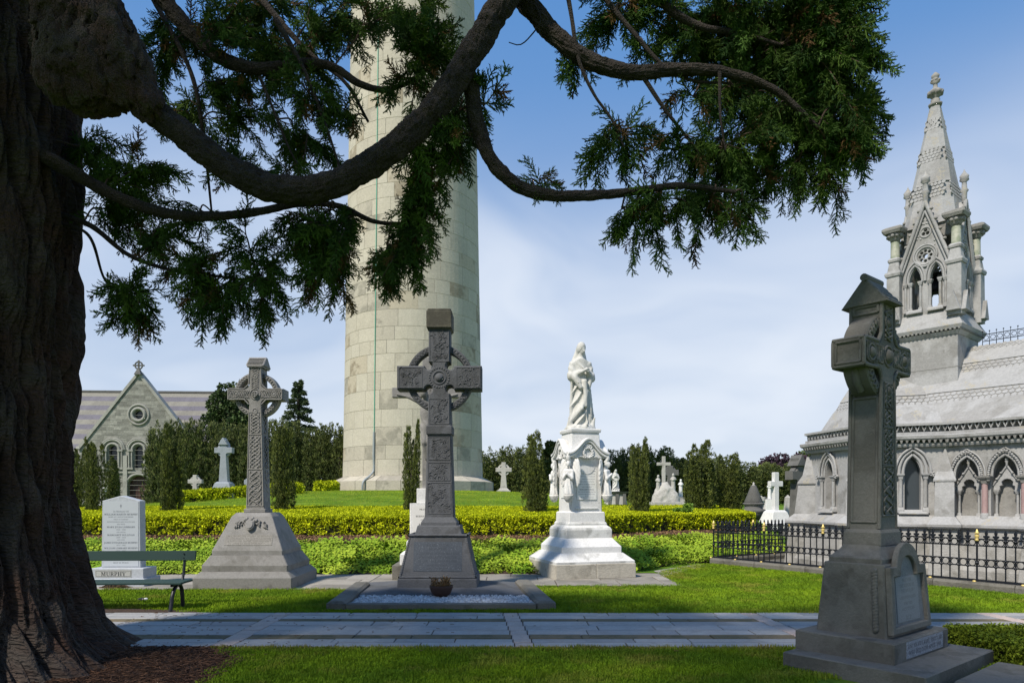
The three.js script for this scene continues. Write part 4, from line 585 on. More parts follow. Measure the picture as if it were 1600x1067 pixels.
// ---- the white monument with the statue
{
  const t = thing('statue_monument', 'tall white marble monument with a veiled woman statue and corner angels', 'monument', [1.45, 0, -14.9], 0.291), m = M.marble;
  for (const sx of [-1, 1]) obj('plinth_stone', block(0.872, 0.3, 1.75, sx * 0.4375, 0, 0, 0.012), M.granite, t);
  obj('step', tower([[0.298, 1.72, 1.72], [0.345, 1.72, 1.72], [0.5, 1.36, 1.36]], 0.012), M.marbleOld, t);
  obj('step', tower([[0.498, 1.31, 1.31], [0.625, 1.31, 1.31], [0.8, 1.02, 1.02]], 0.01), m, t);
  obj('step', tower([[0.798, 1.02, 1.02], [0.965, 1.02, 1.02], [1.01, 0.98, 0.98], [1.06, 0.86, 0.86], [1.09, 0.86, 0.86], [1.13, 0.82, 0.82]], 0.012), M.marbleOld, t);
  obj('die_base', tower([[1.128, 0.8, 0.8], [1.32, 0.79, 0.79], [1.34, 0.75, 0.75]], 0.01), m, t);
  obj('die', tower([[1.335, 0.71, 0.71], [1.6, 0.71, 0.71], [2.1, 0.72, 0.72], [2.55, 0.76, 0.76], [2.66, 0.76, 0.76]], 0.03), m, t);
  const hood = (s = 1) => { const q = new THREE.Shape(), f = (u) => 0.24 * Math.exp(-Math.pow(u * 4.4, 2)) + 0.035 * Math.cos(u * 7), top = [], bot = []; for (let i = 0; i <= 28; i++) { const u = -0.46 + 0.92 * i / 28; top.push([u, 2.6 + f(u)]); bot.push([u, 2.545 + f(u)]); } return poly([...bot, ...top.reverse()]); };
  const gable = (() => { const f = (u) => 0.24 * Math.exp(-Math.pow(u * 4.4, 2)) + 0.035 * Math.cos(u * 7), q = [[-0.44, 2.45], [0.44, 2.45]]; for (let i = 0; i <= 28; i++) { const u = 0.44 - 0.88 * i / 28; q.push([u, 2.56 + f(u)]); } return poly(q); })();
  for (let k = 0; k < 4; k++) { const ry = k * Math.PI / 2; obj('hood_moulding', [ext(hood(), 0.14, 0.012, 0.36).rotateY(ry), ext(hood(), 0.1, 0.008, 0.38).scale(0.94, 1, 1).translate(0, -0.05, 0).rotateY(ry)], m, t); obj('hood_panel', ext(gable, 0.1, 0.006, 0.33).rotateY(ry), m, t); }
  obj('neck', tower([[2.6, 0.66, 0.66], [2.95, 0.62, 0.62], [3.0, 0.6, 0.6]], 0.012), m, t);
  obj('top_slab', tower([[2.995, 0.66, 0.66], [3.03, 0.68, 0.68], [3.06, 0.68, 0.68], [3.075, 0.66, 0.66]], 0.008), m, t);
  const st = raw('statue', ladyFine, M.statue, t); boxUVof(st); st.position.set(0, 3.07, 0.02); st.rotation.y = -0.15; st.scale.set(0.92, 1.02, 0.92); st.userData.label = 'veiled woman with hands folded on her breast';
  for (const [sx, sz] of [[-1, 1], [1, 1], [1, -1], [-1, -1]]) { const a = Math.atan2(sx, sz), cx = sx * 0.43, cz = sz * 0.43;
    const an = raw('angel', angelGeo, M.marble, t); boxUVof(an); an.position.set(cx, 1.7, cz); an.rotation.y = a; an.scale.set(0.82, 1, 0.85);
    obj('corbel', lathe([[0.001, 1.53], [0.05, 1.545], [0.09, 1.6], [0.105, 1.66], [0.115, 1.7], [0.001, 1.705]], 12).translate(cx, 0, cz), M.marbleOld, t);
    obj('scroll', [tube([[cx * 0.96, 2.36, cz * 0.96], [cx * 1.02, 2.46, cz * 1.02], [cx * 0.96, 2.58, cz * 0.96]], 0.05, 10, 7)], m, t); }
  const r = rng(81);
  for (let k = 0; k < 4; k++) { const q = []; for (let i = 0; i < 40; i++) { const a = i / 40 * 6.283; q.push(new THREE.SphereGeometry(0.024, 6, 4).scale(1.2, 0.7, 0.8).rotateZ(a + 0.8).translate(0.1 * Math.cos(a) + (r() - 0.5) * 0.03, 2.56 + 0.1 * Math.sin(a) + (r() - 0.5) * 0.03, 0.445)); } for (let i = 0; i < 3; i++) q.push(ring(0.035, 0.014, -0.045 + i * 0.045, 2.69 - Math.abs(i - 1) * 0.012, 0.45, 14, 5), ball(0.02, -0.045 + i * 0.045, 2.69, 0.45, 1, 1, 0.6, 4)); for (let i = 0; i < 10; i++) q.push(ball(0.02, -0.18 + 0.04 * i, 2.46 - 0.02 * Math.cos((i - 4.5) * 0.7), 0.44, 1.4, 0.5, 0.6, 4));
    obj('wreath', q.map((g) => g.rotateY(k * Math.PI / 2)), m, t); }
  const main = inscription('inscription', t, 0.44, 0.68, [['PRAY FOR THE REPOSE OF THE SOUL OF', 0.06, 0.05], ['THOMAS C. NELSON', 0.13, 0.085, 'bold'], ['WHO DIED AT BLOEMFONTEIN', 0.21, 0.055], ['TRANSVAAL AFRICA FEBRUARY', 0.29, 0.055], ['FIRST SURRENDERED IN DEFENCE', 0.37, 0.05], ['OF HIS FAITH AND COMRADES', 0.45, 0.05], ['ERECTED BY HIS FOND FATHER', 0.53, 0.055], ['AND FOR HIS WIFE', 0.61, 0.055], ['MARGARET LOUISA', 0.69, 0.075, 'bold'], ['WHO DIED IN SWITZERLAND 1912', 0.76, 0.055], ['LOVINGLY LAID AT REST IN THIS', 0.83, 0.05], ['PLACE', 0.885, 0.05], ['MAY THEIR SOULS REST IN', 0.935, 0.05], ['PEACE. AMEN.', 0.98, 0.05]], { bg: '#dfe0de', fg: '#1d2436', grain: 0.03 }); main.position.set(0, 1.93, 0.366);
  obj('panel_arch', new THREE.CylinderGeometry(0.17, 0.17, 0.012, 28, 1, false, -Math.PI / 2, Math.PI).rotateX(Math.PI / 2).translate(0, 2.29, 0.372), M.marble, t);
  obj('panel_sill', bx(0.5, 0.025, 0.025, 0, 1.41, 0.365), m, t);
  const side = inscription('inscription', t, 0.4, 0.6, [['AND IN MEMORY OF', 0.1, 0.06], ['HIS DEAR PARENTS', 0.24, 0.06], ['AND OF HIS', 0.38, 0.06], ['BROTHERS AND', 0.52, 0.06], ['SISTERS', 0.66, 0.06], ['R.I.P.', 0.8, 0.07]], { bg: '#dfe0de', fg: '#4a4d57', grain: 0.03 }); side.rotation.y = -Math.PI / 2; side.position.set(-0.366, 1.93, 0.02);
}

// ---- pale blue-grey headstone with the gabled top
{
  const t = thing('headstone', 'pale blue grey gabled headstone behind the green bench', 'headstone', [-7.24, 0, -13.06], 0.02);
  obj('base_block', tower([[0, 1.06, 0.62], [0.14, 1.06, 0.62], [0.15, 1.04, 0.6]], 0.008), M.bluewhite, t);
  obj('name_block', tower([[0.149, 0.97, 0.5], [0.325, 0.97, 0.5], [0.335, 0.95, 0.48]], 0.008), M.bluewhite, t);
  obj('stone_slab', ext(poly([[-0.36, 0.334], [0.36, 0.334], [0.345, 1.57], [0, 1.665], [-0.345, 1.57]]), 0.2, 0.008, -0.1), M.bluewhite, t);
  const L = [['+', 0.075, 0.1], ['In Memory Of', 0.155, 0.066], ['WILLIAM MARTIN MURPHY', 0.2, 0.073, 'bold'], ['BORN AT CASTLETOWNBERE', 0.24, 0.05], ['DIED AT DARTRY', 0.278, 0.05], ['BUSINESSMAN AND POLITICIAN', 0.316, 0.05], ['HIS WIFE', 0.352, 0.05], ['MARY JULIA LOMBARD', 0.395, 0.068, 'bold'], ['1846 - 1900', 0.435, 0.05], ['AND SISTER', 0.475, 0.045], ['MARGARET SULLIVAN', 0.518, 0.068, 'bold'], ['1849 - 1928', 0.556, 0.05], ['AND SONS', 0.593, 0.045], ['JAMES FITZGERALD MURPHY', 0.636, 0.068, 'bold'], ['1874 - 1943', 0.675, 0.05], ['WILLIAM LOMBARD MURPHY', 0.72, 0.068, 'bold'], ['1876 - 1943', 0.76, 0.05], ['AND DAUGHTER', 0.8, 0.05], ['MARY JULIA CHANCE', 0.845, 0.06, 'bold'], ['1871 - 1949', 0.905, 0.05], ['REST IN PEACE', 0.945, 0.06]];
  const ins = inscription('inscription', t, 0.64, 1.2, L, { bg: '#b1b7be', fg: '#353c46', grain: 0.03 }); ins.position.set(0, 0.96, 0.1025);
  const nm = inscription('name_panel', t, 0.66, 0.135, [['MURPHY', 0.54, 0.15, 'bold']], { bg: '#a9aaa6', fg: '#2a2d30', grain: 0.08, border: true }); nm.position.set(-0.06, 0.24, 0.252);
}
// ---- white crucifix monument, mostly hidden by the black cross
{
  const t = thing('crucifix_monument', 'white marble crucifix on inscribed pedestal hidden behind the black cross', 'crucifix', [-1.74, 0, -14.25], 0.02), m = M.marble;
  obj('base_block', block(1.3, 0.3, 0.95, 0.02, 0, 0, 0.012), M.kerb, t);
  obj('step', tower([[0.298, 0.98, 0.75], [0.5, 0.98, 0.75], [0.56, 0.86, 0.64]], 0.01), m, t); obj('step', tower([[0.558, 0.74, 0.6], [0.75, 0.74, 0.6], [0.8, 0.66, 0.54]], 0.01), m, t);
  obj('pedestal', tower([[0.795, 0.62, 0.5], [1.52, 0.62, 0.5]], 0.02), m, t); obj('pedestal_cap', block(0.4, 0.3, 0.36, 0.02, 1.518, 0, 0.01), m, t);
  obj('cross', [block(0.2, 2.66, 0.16, 0.02, 1.815, 0, 0.012), block(1.42, 0.2, 0.16, 0.02, 3.66, 0, 0.012)], M.crossLight, t);
  const ins = inscription('inscription', t, 0.5, 0.62, [['PRAY FOR', 0.12, 0.09, 'bold'], ['BERNARD AND', 0.34, 0.1, 'bold'], ['HIS WIFE', 0.46, 0.08], ['ROSANNA', 0.6, 0.1, 'bold'], ['MAY THEY', 0.74, 0.08], ['REST', 0.86, 0.08]], { bg: '#d9d8d4', fg: '#2b2b2b', grain: 0.03 }); ins.position.set(0, 1.16, 0.252);
  const fig = net((x, y, z) => { let d = ell(x, y, z, [0, 0.95, 0], [0.14, 0.27, 0.09]); d = smin(d, ell(x, y, z, [0, 0.66, 0], [0.12, 0.14, 0.095]) - 0.01 * Math.sin(x * 50 + y * 30), 0.06); for (const e of [-1, 1]) { d = smin(d, cap3(x, y, z, [e * 0.055, 0.64, 0], [e * 0.05, 0.34, 0.06], 0.075, 0.055), 0.03); d = smin(d, cap3(x, y, z, [e * 0.05, 0.34, 0.06], [e * 0.015, 0.02, 0.0], 0.05, 0.032), 0.03); d = smin(d, cap3(x, y, z, [e * 0.13, 1.14, 0], [e * 0.36, 1.26, -0.02], 0.042, 0.034), 0.03); d = smin(d, cap3(x, y, z, [e * 0.36, 1.26, -0.02], [e * 0.6, 1.32, -0.03], 0.032, 0.024), 0.02); } d = smin(d, cap3(x, y, z, [0, 1.15, 0.02], [-0.03, 1.26, 0.05], 0.045, 0.045), 0.03); d = smin(d, ell(x, y, z, [-0.05, 1.33, 0.07], [0.075, 0.1, 0.085]), 0.02); return d; }, [-0.68, -0.06, -0.16], [0.68, 1.48, 0.2], 0.018);
  const f = raw('figure', fig, M.crossLight, t); boxUVof(f); f.position.set(0.02, 2.4, 0.11);
}
// ---- the green bench
{
  const t = thing('park_bench', 'dark green wooden park bench with black iron legs beside the tree', 'bench', [-5.85, 0, -10.15], 0.045), W = 1.12;
  const prof = (pts) => pts;
  for (const s of [-1, 1]) { const x = s * (W - 0.14);
    obj('leg', [tube([[x, 0, 0.24], [x, 0.12, 0.2], [x, 0.22, 0.17], [x, 0.31, 0.1], [x, 0.365, 0.0]], 0.029, 20, 6), ball(0.03, x, 0.012, 0.245, 1, 0.5, 1.2), tube([[x, 0, -0.18], [x, 0.15, -0.165], [x, 0.28, -0.14], [x, 0.35, -0.07], [x, 0.365, 0.02]], 0.03, 20, 6), ball(0.03, x, 0.012, -0.18, 1, 0.5, 1.2)], M.iron, t);
    obj('back_support', tube([[x, 0.365, 0.2], [x, 0.365, 0.0], [x, 0.38, -0.14], [x, 0.48, -0.2], [x, 0.58, -0.225], [x, 0.7, -0.25], [x, 0.83, -0.275]], 0.021, 28, 6), M.iron, t); }
  for (let k = 0; k < 4; k++) obj('seat_slat', block(2 * W, 0.03, 0.095, 0, 0.385 + (k === 0 ? -0.004 : 0), 0.17 - k * 0.108, 0.006), M.green, t);
  const bk = obj('back_slat', block(2 * W + 0.06, 0.145, 0.03, 0, 0, 0, 0.006), M.green, t); bk.position.set(0, 0.69, -0.225); bk.rotation.x = -0.16;
  for (const s of [-1, 1]) for (const y of [0.73, 0.79]) obj('bolt', new THREE.CylinderGeometry(0.009, 0.009, 0.01, 8).rotateX(Math.PI / 2).translate(s * (W - 0.14), y, -0.215), M.iron, t);
}
// ---- small things on the ground
{
  const r = rng(91), q = []; for (let i = 0; i < 260; i++) { const a = r() * 6.28, w = Math.sqrt(r()), x = w * Math.cos(a) * 0.24, z = w * Math.sin(a) * 0.12, h = 0.11 * (1 - w) * (0.5 + r()); q.push(tube([[x, 0, z], [x + (r() - 0.5) * 0.06, h * 0.8 + 0.01, z + (r() - 0.5) * 0.05], [x + (r() - 0.5) * 0.14, h * 0.7, z + (r() - 0.5) * 0.1]], 0.007, 4, 3)); }
  const o = obj('dead_plant', q, plain(0.085, 0.055, 0.03, 1)); o.position.set(-7.15, 0.008, -12.62); tag(o, 'flattened brown heap of dead plants on the flagstones', 'dead plant');
  const t = thing('litter_scrap', 'small crumpled dark scrap with a white end on the grass', 'litter', [-5.82, 0.03, -11.0], 0.1);
  const crump = (sx, sy, sz, s) => { const g = new THREE.IcosahedronGeometry(1, 2), p = g.attributes.position; for (let i = 0; i < p.count; i++) { const k = 1 + 0.5 * pn(p.getX(i) * 2.3 + s, p.getY(i) * 2.3, p.getZ(i) * 2.3); p.setXYZ(i, p.getX(i) * sx * k, p.getY(i) * sy * k, p.getZ(i) * sz * k); } g.computeVertexNormals(); return g; };
  obj('dark_wrap', crump(0.06, 0.022, 0.03, 1), plain(0.015, 0.015, 0.018, 0.5), t); const w = obj('white_end', crump(0.028, 0.02, 0.022, 5), plain(0.65, 0.66, 0.68, 0.5), t); w.position.set(0.062, 0.002, 0.004);
}

// ---------------------------------------------------------------- the black railings
{
  const C = V(5.04, 0, -17.5), A = V(0.537, 0, 0.844), B = V(0.844, 0, -0.537), t = thing('iron_fence', 'black iron railings with gilded finials around the mausoleum', 'fence');
  const lily = (g) => [bar([0, 0.13, 0], [0, 0.845, 0], 0.0125), ball(0.028, 0, 0.41, 0, 1, 0.8, 1, 5), ball(0.028, 0, 0.53, 0, 1, 0.8, 1, 5), ball(0.026, 0, 0.79, 0, 1, 0.8, 1, 5)];
  const tip = [ext(poly([[-0.012, 0.82], [0.012, 0.82], [0.014, 0.9], [0.05, 0.93], [0.048, 0.955], [0.016, 0.96], [0.026, 1.0], [0, 1.06], [-0.026, 1.0], [-0.016, 0.96], [-0.048, 0.955], [-0.05, 0.93], [-0.014, 0.9]]), 0.03, 0.006, -0.015), ball(0.034, 0, 0.865, 0, 1, 0.6, 1, 5)];
  const gPic = boxUV(join([...lily(), ...tip]), 1), gPost = boxUV(join([bar([0, 0.13, 0], [0, 0.86, 0], 0.017), ball(0.034, 0, 0.47, 0, 1, 1, 1, 5)]), 1);
  const gTip = boxUV(join([lathe([[0.001, 0.855], [0.036, 0.86], [0.038, 0.885], [0.022, 0.9], [0.034, 0.93], [0.04, 0.96], [0.02, 0.99], [0.05, 1.0], [0.022, 1.02], [0.014, 1.06], [0.001, 1.075]], 10)]), 1), gFoot = boxUV(join([ball(0.027, 0, 0.15, 0.1, 1.2, 0.8, 1, 6)]), 1);
  const run = (dir, n0, n1, turn, kerbL) => {
    const hoops = [], s = 0.15;
    for (let i = n0; i < n1; i++) { const p = C.clone().addScaledVector(dir, i * s), gilt = i % 10 === 0;
      const o = raw(gilt ? 'gilded_post' : 'picket', gilt ? gPost : gPic, M.iron, t); o.position.copy(p); o.rotation.y = turn; if (gilt) raw('gilded_finial', gTip, M.gold, o);
      if (i % 5 === 0) { const f = raw('gilded_foot', gFoot, M.gold, t); f.position.copy(p); f.rotation.y = turn; }
      for (const [y, rr] of [[0.475, 0.058], [0.835, 0.052]]) { const h = new THREE.TorusGeometry(rr, 0.0085, 5, 14); h.rotateY(turn); const q = p.clone().addScaledVector(dir, s / 2); h.translate(q.x, y, q.z); hoops.push(h); } }
    stuff(obj('hoops', hoops, M.iron, t));
    const a = C.clone().addScaledVector(dir, n0 * s), b = C.clone().addScaledVector(dir, n1 * s), L = a.distanceTo(b), mid = a.clone().add(b).multiplyScalar(0.5);
    for (const y of [0.165, 0.415, 0.535, 0.775, 0.895]) { const o = obj('rail', bx(L, y < 0.2 ? 0.035 : 0.02, 0.024, 0, 0, 0), M.iron, t); o.position.set(mid.x, y, mid.z); o.rotation.y = turn; }
    const kb = Math.ceil(L / 1.5); for (let i = 0; i < kb; i++) { const o = obj('kerb_stone', tower([[0, L / kb - 0.006, 0.3], [0.1, L / kb - 0.006, 0.3], [0.14, L / kb - 0.006, 0.24]], 0.01), M.kerb, t), q = a.clone().lerp(b, (i + 0.5) / kb); o.position.copy(q); o.rotation.y = turn; }
  };
  run(A, 0, 62, Math.atan2(-A.z, A.x)); run(B, 1, 34, Math.atan2(-B.z, B.x));
  sheet('yard', [[5.2, 17.4], [10.4, 9.4], [16, 9.4], [16, 22], [10, 20.6]], M.kerb, 0.008);
}
// ---------------------------------------------------------------- the mausoleum with its spire
{
  const t = thing('mausoleum', 'grey stone gothic mausoleum with lancet windows and a tall spired belfry', 'mausoleum'), m = M.mauso;
  const O = V(9.25, 0, -14.85), P = V(7.7, 0, -15.48), Q = V(7.4, 0, -17.36), U = V(0.616, 0, 0.788), E = O.clone().addScaledVector(U, 7), Q2 = V(8.6, 0, -19.0);
  // a wall from a to b (left to right seen from outside): a frame with x along it, y up, z outward
  const frame = (a, b, name) => { const g = new THREE.Group(); g.name = name; const d = b.clone().sub(a); g.position.copy(a); g.rotation.y = Math.atan2(-d.z, d.x); t.add(g); g.L = d.length(); return g; };
  const lancet = (cx, w, y0, ys, yt) => { const q = new THREE.Path(); q.moveTo(cx - w, y0); q.lineTo(cx + w, y0); q.lineTo(cx + w, ys); q.quadraticCurveTo(cx + w * 0.95, lerp(ys, yt, 0.62), cx, yt); q.quadraticCurveTo(cx - w * 0.95, lerp(ys, yt, 0.62), cx - w, ys); q.lineTo(cx - w, y0); return q; };
  const archLine = (cx, w, ys, yt, z) => [[cx - w, ys, z], [cx - w * 0.93, lerp(ys, yt, 0.35), z], [cx - w * 0.62, lerp(ys, yt, 0.72), z], [cx, yt, z], [cx + w * 0.62, lerp(ys, yt, 0.72), z], [cx + w * 0.93, lerp(ys, yt, 0.35), z], [cx + w, ys, z]];
  const archTube = (cx, w, ys, yt, z, r, n = 24) => { const p = archLine(cx, w, ys, yt, z); return [tube(p.slice(0, 4), r, n, 6), tube(p.slice(3), r, n, 6)]; };
  function eaves(g, L) {
    obj('cornice', [tower([[2.72, L + 0.08, 0.34], [2.76, L + 0.12, 0.38], [2.8, L + 0.12, 0.38]], 0.004, L / 2, -0.08), tower([[2.86, L + 0.2, 0.5], [2.89, L + 0.26, 0.56], [2.95, L + 0.28, 0.58], [2.965, L + 0.24, 0.54]], 0.004, L / 2, -0.08)], M.mauso, g);
    const n = Math.floor(L / 0.1); for (let i = 0; i < n; i++) { const x = (i + 0.5) / n * L; obj('dentil', tower([[2.8, 0.03, 0.1], [2.86, 0.062, 0.12]], 0.004, x, 0.12), M.mausoDark, g); }
    obj('parapet', [bx(L + 0.12, 0.07, 0.2, L / 2, 3.0, 0.0), bx(L + 0.14, 0.05, 0.24, L / 2, 3.2, 0.0), bx(L + 0.04, 0.16, 0.06, L / 2, 3.1, -0.06)], M.mausoRoof, g);
    const k = Math.floor(L / 0.125); for (let i = 0; i < k; i++) { const x = (i + 0.5) / k * L; obj('parapet_tooth', ext(poly([[x - 0.062, 3.175], [x - 0.03, 3.175], [x, 3.075], [x + 0.03, 3.175], [x + 0.062, 3.175], [x, 3.035]].reverse()), 0.1, 0.004, -0.02), M.mauso, g); }
  }
  function skirt(g, L, e0, e1) { // battered base, ledge and the sloping course under the windows
    obj('base_course', quads([[[-0.3 * e0, -0.1, 0.34], [L + 0.3 * e1, -0.1, 0.34], [L + 0.16 * e1, 1.0, 0.19], [-0.16 * e0, 1.0, 0.19]]]), M.mausoBase, g);
    obj('base_course', tower([[0.0, L + 0.5, 0.5], [0.16, L + 0.5, 0.5], [0.24, L + 0.4, 0.4]], 0.01, L / 2, 0.2), M.mausoBase, g);
    obj('ledge', [tower([[0.99, L + 0.34, 0.36], [1.02, L + 0.44, 0.46], [1.07, L + 0.44, 0.46], [1.085, L + 0.42, 0.44], [1.26, L + 0.03, 0.06]], 0.004, L / 2, 0.05)], M.mausoRoof, g);
  }
  function windowWall(a, b, wx, e0, e1) {
    const g = frame(a, b, 'wall'), L = g.L, s = poly([[0, 1.05], [L, 1.05], [L, 2.76], [0, 2.76]]); s.holes.push(lancet(wx, 0.155, 1.36, 2.12, 2.52)); const w = obj('masonry', ext(s, 0.34, 0, -0.34), m, g);
    obj('window_pane', ext(new THREE.Shape(lancet(wx, 0.155, 1.36, 2.12, 2.52).getPoints(12)), 0.02, 0, -0.24), M.leadGlass, g);
    obj('window_arch', [...archTube(wx, 0.185, 2.12, 2.56, 0.01, 0.03), ...archTube(wx, 0.265, 2.12, 2.66, 0.02, 0.035), ...archTube(wx, 0.34, 2.12, 2.73, 0.05, 0.03)], M.mausoRoof, g);
    for (const e of [-1, 1]) { const x = wx + e * 0.235; obj('colonnette', [bar([x, 1.44, 0.05], [x, 2.04, 0.05], 0.04, 0.04, 12), tower([[1.31, 0.13, 0.13], [1.37, 0.13, 0.13], [1.43, 0.09, 0.09]], 0.01, x, 0.05)], m, g); obj('capital', [tower([[2.03, 0.085, 0.085], [2.08, 0.1, 0.1], [2.12, 0.15, 0.15], [2.15, 0.15, 0.15]], 0.01, x, 0.05), ball(0.05, x + e * 0.13, 2.13, 0.06, 1, 1, 0.9, 6), ...[0, 1, 2, 3, 4].map((i) => ball(0.021, x + e * 0.13 + 0.04 * Math.cos(i * 1.26), 2.13 + 0.04 * Math.sin(i * 1.26), 0.095, 1, 1, 1, 4))], M.mausoRoof, g); }
    obj('window_sill', tower([[1.28, 0.56, 0.26], [1.3, 0.56, 0.26], [1.375, 0.4, 0.1]], 0.004, wx, 0.02), M.mausoRoof, g);
    skirt(g, L, e0, e1); eaves(g, L); return g;
  }
  windowWall(Q, P, 1.9 - 1.115, 1, 1); windowWall(P, O, 1.67 - 0.654, 1, 0);
  { const g = frame(Q2, Q, 'wall'), L = g.L; obj('masonry', bx(L, 1.9, 0.3, L / 2, 1.85, -0.15), m, g); skirt(g, L, 0, 1); eaves(g, L); }
  { // the arcaded side
    const g = frame(O, E, 'wall'), L = g.L, s = poly([[0, 1.05], [L, 1.05], [L, 2.76], [0, 2.76]]), bays = []; for (let x = 0.36; x < L - 0.3; x += 0.68) bays.push(x);
    for (const x of bays) s.holes.push(lancet(x, 0.25, 1.24, 2.06, 2.52));
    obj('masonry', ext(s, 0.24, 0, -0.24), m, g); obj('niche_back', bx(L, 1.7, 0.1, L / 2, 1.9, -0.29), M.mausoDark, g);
    const r = rng(101);
    for (const x of bays) {
      const lv = []; for (const p of [tube(archLine(x, 0.27, 2.06, 2.57, 0.04).slice(0, 4), 0.02, 6, 4), 0]) if (p) { const c = new THREE.CatmullRomCurve3(archLine(x, 0.285, 2.06, 2.58, 0.05).map((q) => V(...q))); for (let i = 0; i <= 26; i++) { const q = c.getPoint(i / 26); lv.push(ball(0.026, q.x + (r() - 0.5) * 0.012, q.y, q.z, 1, 1, 0.8, 4)); } }
      obj('leaf_moulding', lv, M.mausoRoof, g); obj('arch_moulding', [...archTube(x, 0.235, 2.06, 2.5, 0.0, 0.028), ...archTube(x, 0.335, 2.06, 2.64, 0.02, 0.018)], m, g);
      const gb = poly([[-0.24, 0], [0.24, 0], [0.24, 0.03], [0, 0.42], [-0.24, 0.03]]), tre = new THREE.Path(); tre.absarc(0, -0.02, 0.13, 0, Math.PI); const hs = poly([[-0.24, -0.1], [-0.13, -0.1], [-0.13, 0], [-0.09, 0.02], [-0.1, 0.09], [-0.05, 0.14], [0, 0.15], [0.05, 0.14], [0.1, 0.09], [0.09, 0.02], [0.13, 0], [0.13, -0.1], [0.24, -0.1], [0.24, 0.03], [0, 0.42], [-0.24, 0.03]]);
      const nn = obj('niche_gable', ext(hs, 0.1, 0.008, -0.2).translate(x, 1.86, 0), m, g); obj('gable_coping', [tube([[x - 0.245, 1.88, -0.09], [x, 2.28, -0.09]], 0.02, 1, 6), tube([[x + 0.245, 1.88, -0.09], [x, 2.28, -0.09]], 0.02, 1, 6), ...[0.3, 0.6].flatMap((f) => [-1, 1].map((e) => ball(0.026, x + e * 0.245 * (1 - f), 1.89 + 0.4 * f, -0.07, 1, 1, 1, 5)))], M.mausoRoof, nn);
      obj('niche_finial', lathe([[0.001, 2.26], [0.025, 2.28], [0.02, 2.33], [0.04, 2.36], [0.028, 2.39], [0.05, 2.41], [0.02, 2.44], [0.03, 2.46], [0.001, 2.5]], 10).translate(x, 0, -0.08), M.mausoRoof, g);
      for (const e of [-1, 1]) obj('colonnette', [bar([x + e * 0.18, 1.3, -0.11], [x + e * 0.18, 1.7, -0.11], 0.026, 0.026, 8), tower([[1.7, 0.06, 0.06], [1.76, 0.1, 0.1], [1.79, 0.1, 0.1]], 0.006, x + e * 0.18, -0.11), tower([[1.24, 0.09, 0.09], [1.31, 0.07, 0.07]], 0.006, x + e * 0.18, -0.11)], m, g);
      const xc = x + 0.34; obj('pink_column', bar([xc, 1.3, 0.06], [xc, 1.93, 0.06], 0.06, 0.055, 16), M.pink, g); obj('column_capital', [tower([[1.92, 0.12, 0.12], [1.98, 0.15, 0.15], [2.03, 0.24, 0.24], [2.07, 0.26, 0.26]], 0.02, xc, 0.06), ...[-1, 1].map((e) => ball(0.036, xc + e * 0.08, 1.985, 0.12, 1, 1.1, 1, 5))], M.mausoDark, g); obj('column_base', lathe([[0.001, 1.12], [0.09, 1.12], [0.095, 1.22], [0.075, 1.26], [0.08, 1.29], [0.06, 1.32], [0.001, 1.32]], 14).translate(xc, 0, 0.06), M.mausoRoof, g);
    }
    skirt(g, L, 0, 1); eaves(g, L);
  }
  // buttresses at the angles
  function buttress(p, ang, w, out) {
    const b = new THREE.Group(); b.name = 'buttress'; b.position.copy(p); b.rotation.y = ang; t.add(b);
    obj('buttress_foot', tower([[-0.05, w + 0.22, 2 * out + 0.5], [1.0, w + 0.1, 2 * out + 0.2]], 0.01), M.mausoBase, b); obj('buttress_ledge', tower([[0.99, w + 0.2, 2 * out + 0.36], [1.03, w + 0.26, 2 * out + 0.42], [1.08, w + 0.26, 2 * out + 0.42], [1.24, w + 0.02, 2 * out + 0.02]], 0.006), M.mausoRoof, b);
    obj('buttress_shaft', tower([[1.23, w, 2 * out], [1.82, w * 0.98, 2 * out * 0.8], [1.98, w * 0.96, 2 * out * 0.76]], 0.006), m, b);
    obj('buttress_slope', tower([[1.975, w + 0.05, 2 * out * 0.8], [2.01, w + 0.05, 2 * out * 0.8], [2.2, w * 0.8, 2 * out * 0.45]], 0.006), M.mausoRoof, b); obj('buttress_spire', tower([[2.15, w * 0.82, 2 * out * 0.5], [2.66, 0.03, 0.16]], 0.006), M.mausoRoof, b);
  }
  buttress(P, -0.9, 0.34, 0.34); buttress(Q, -2.0, 0.34, 0.36); buttress(O.clone().addScaledVector(U, -0.05), -0.6, 0.36, 0.42); buttress(O.clone().addScaledVector(U, 1.62), -0.908, 0.22, 0.3); buttress(O.clone().addScaledVector(U, 4.4), -0.908, 0.22, 0.3);
  // roofs: plain stone courses broken by bands of fish-scale tiles
  const RY = 5.0, In = V(0.788, 0, -0.616), R0 = V(8.75, RY, -17.05), R1 = V(9.75, RY, -16.95);
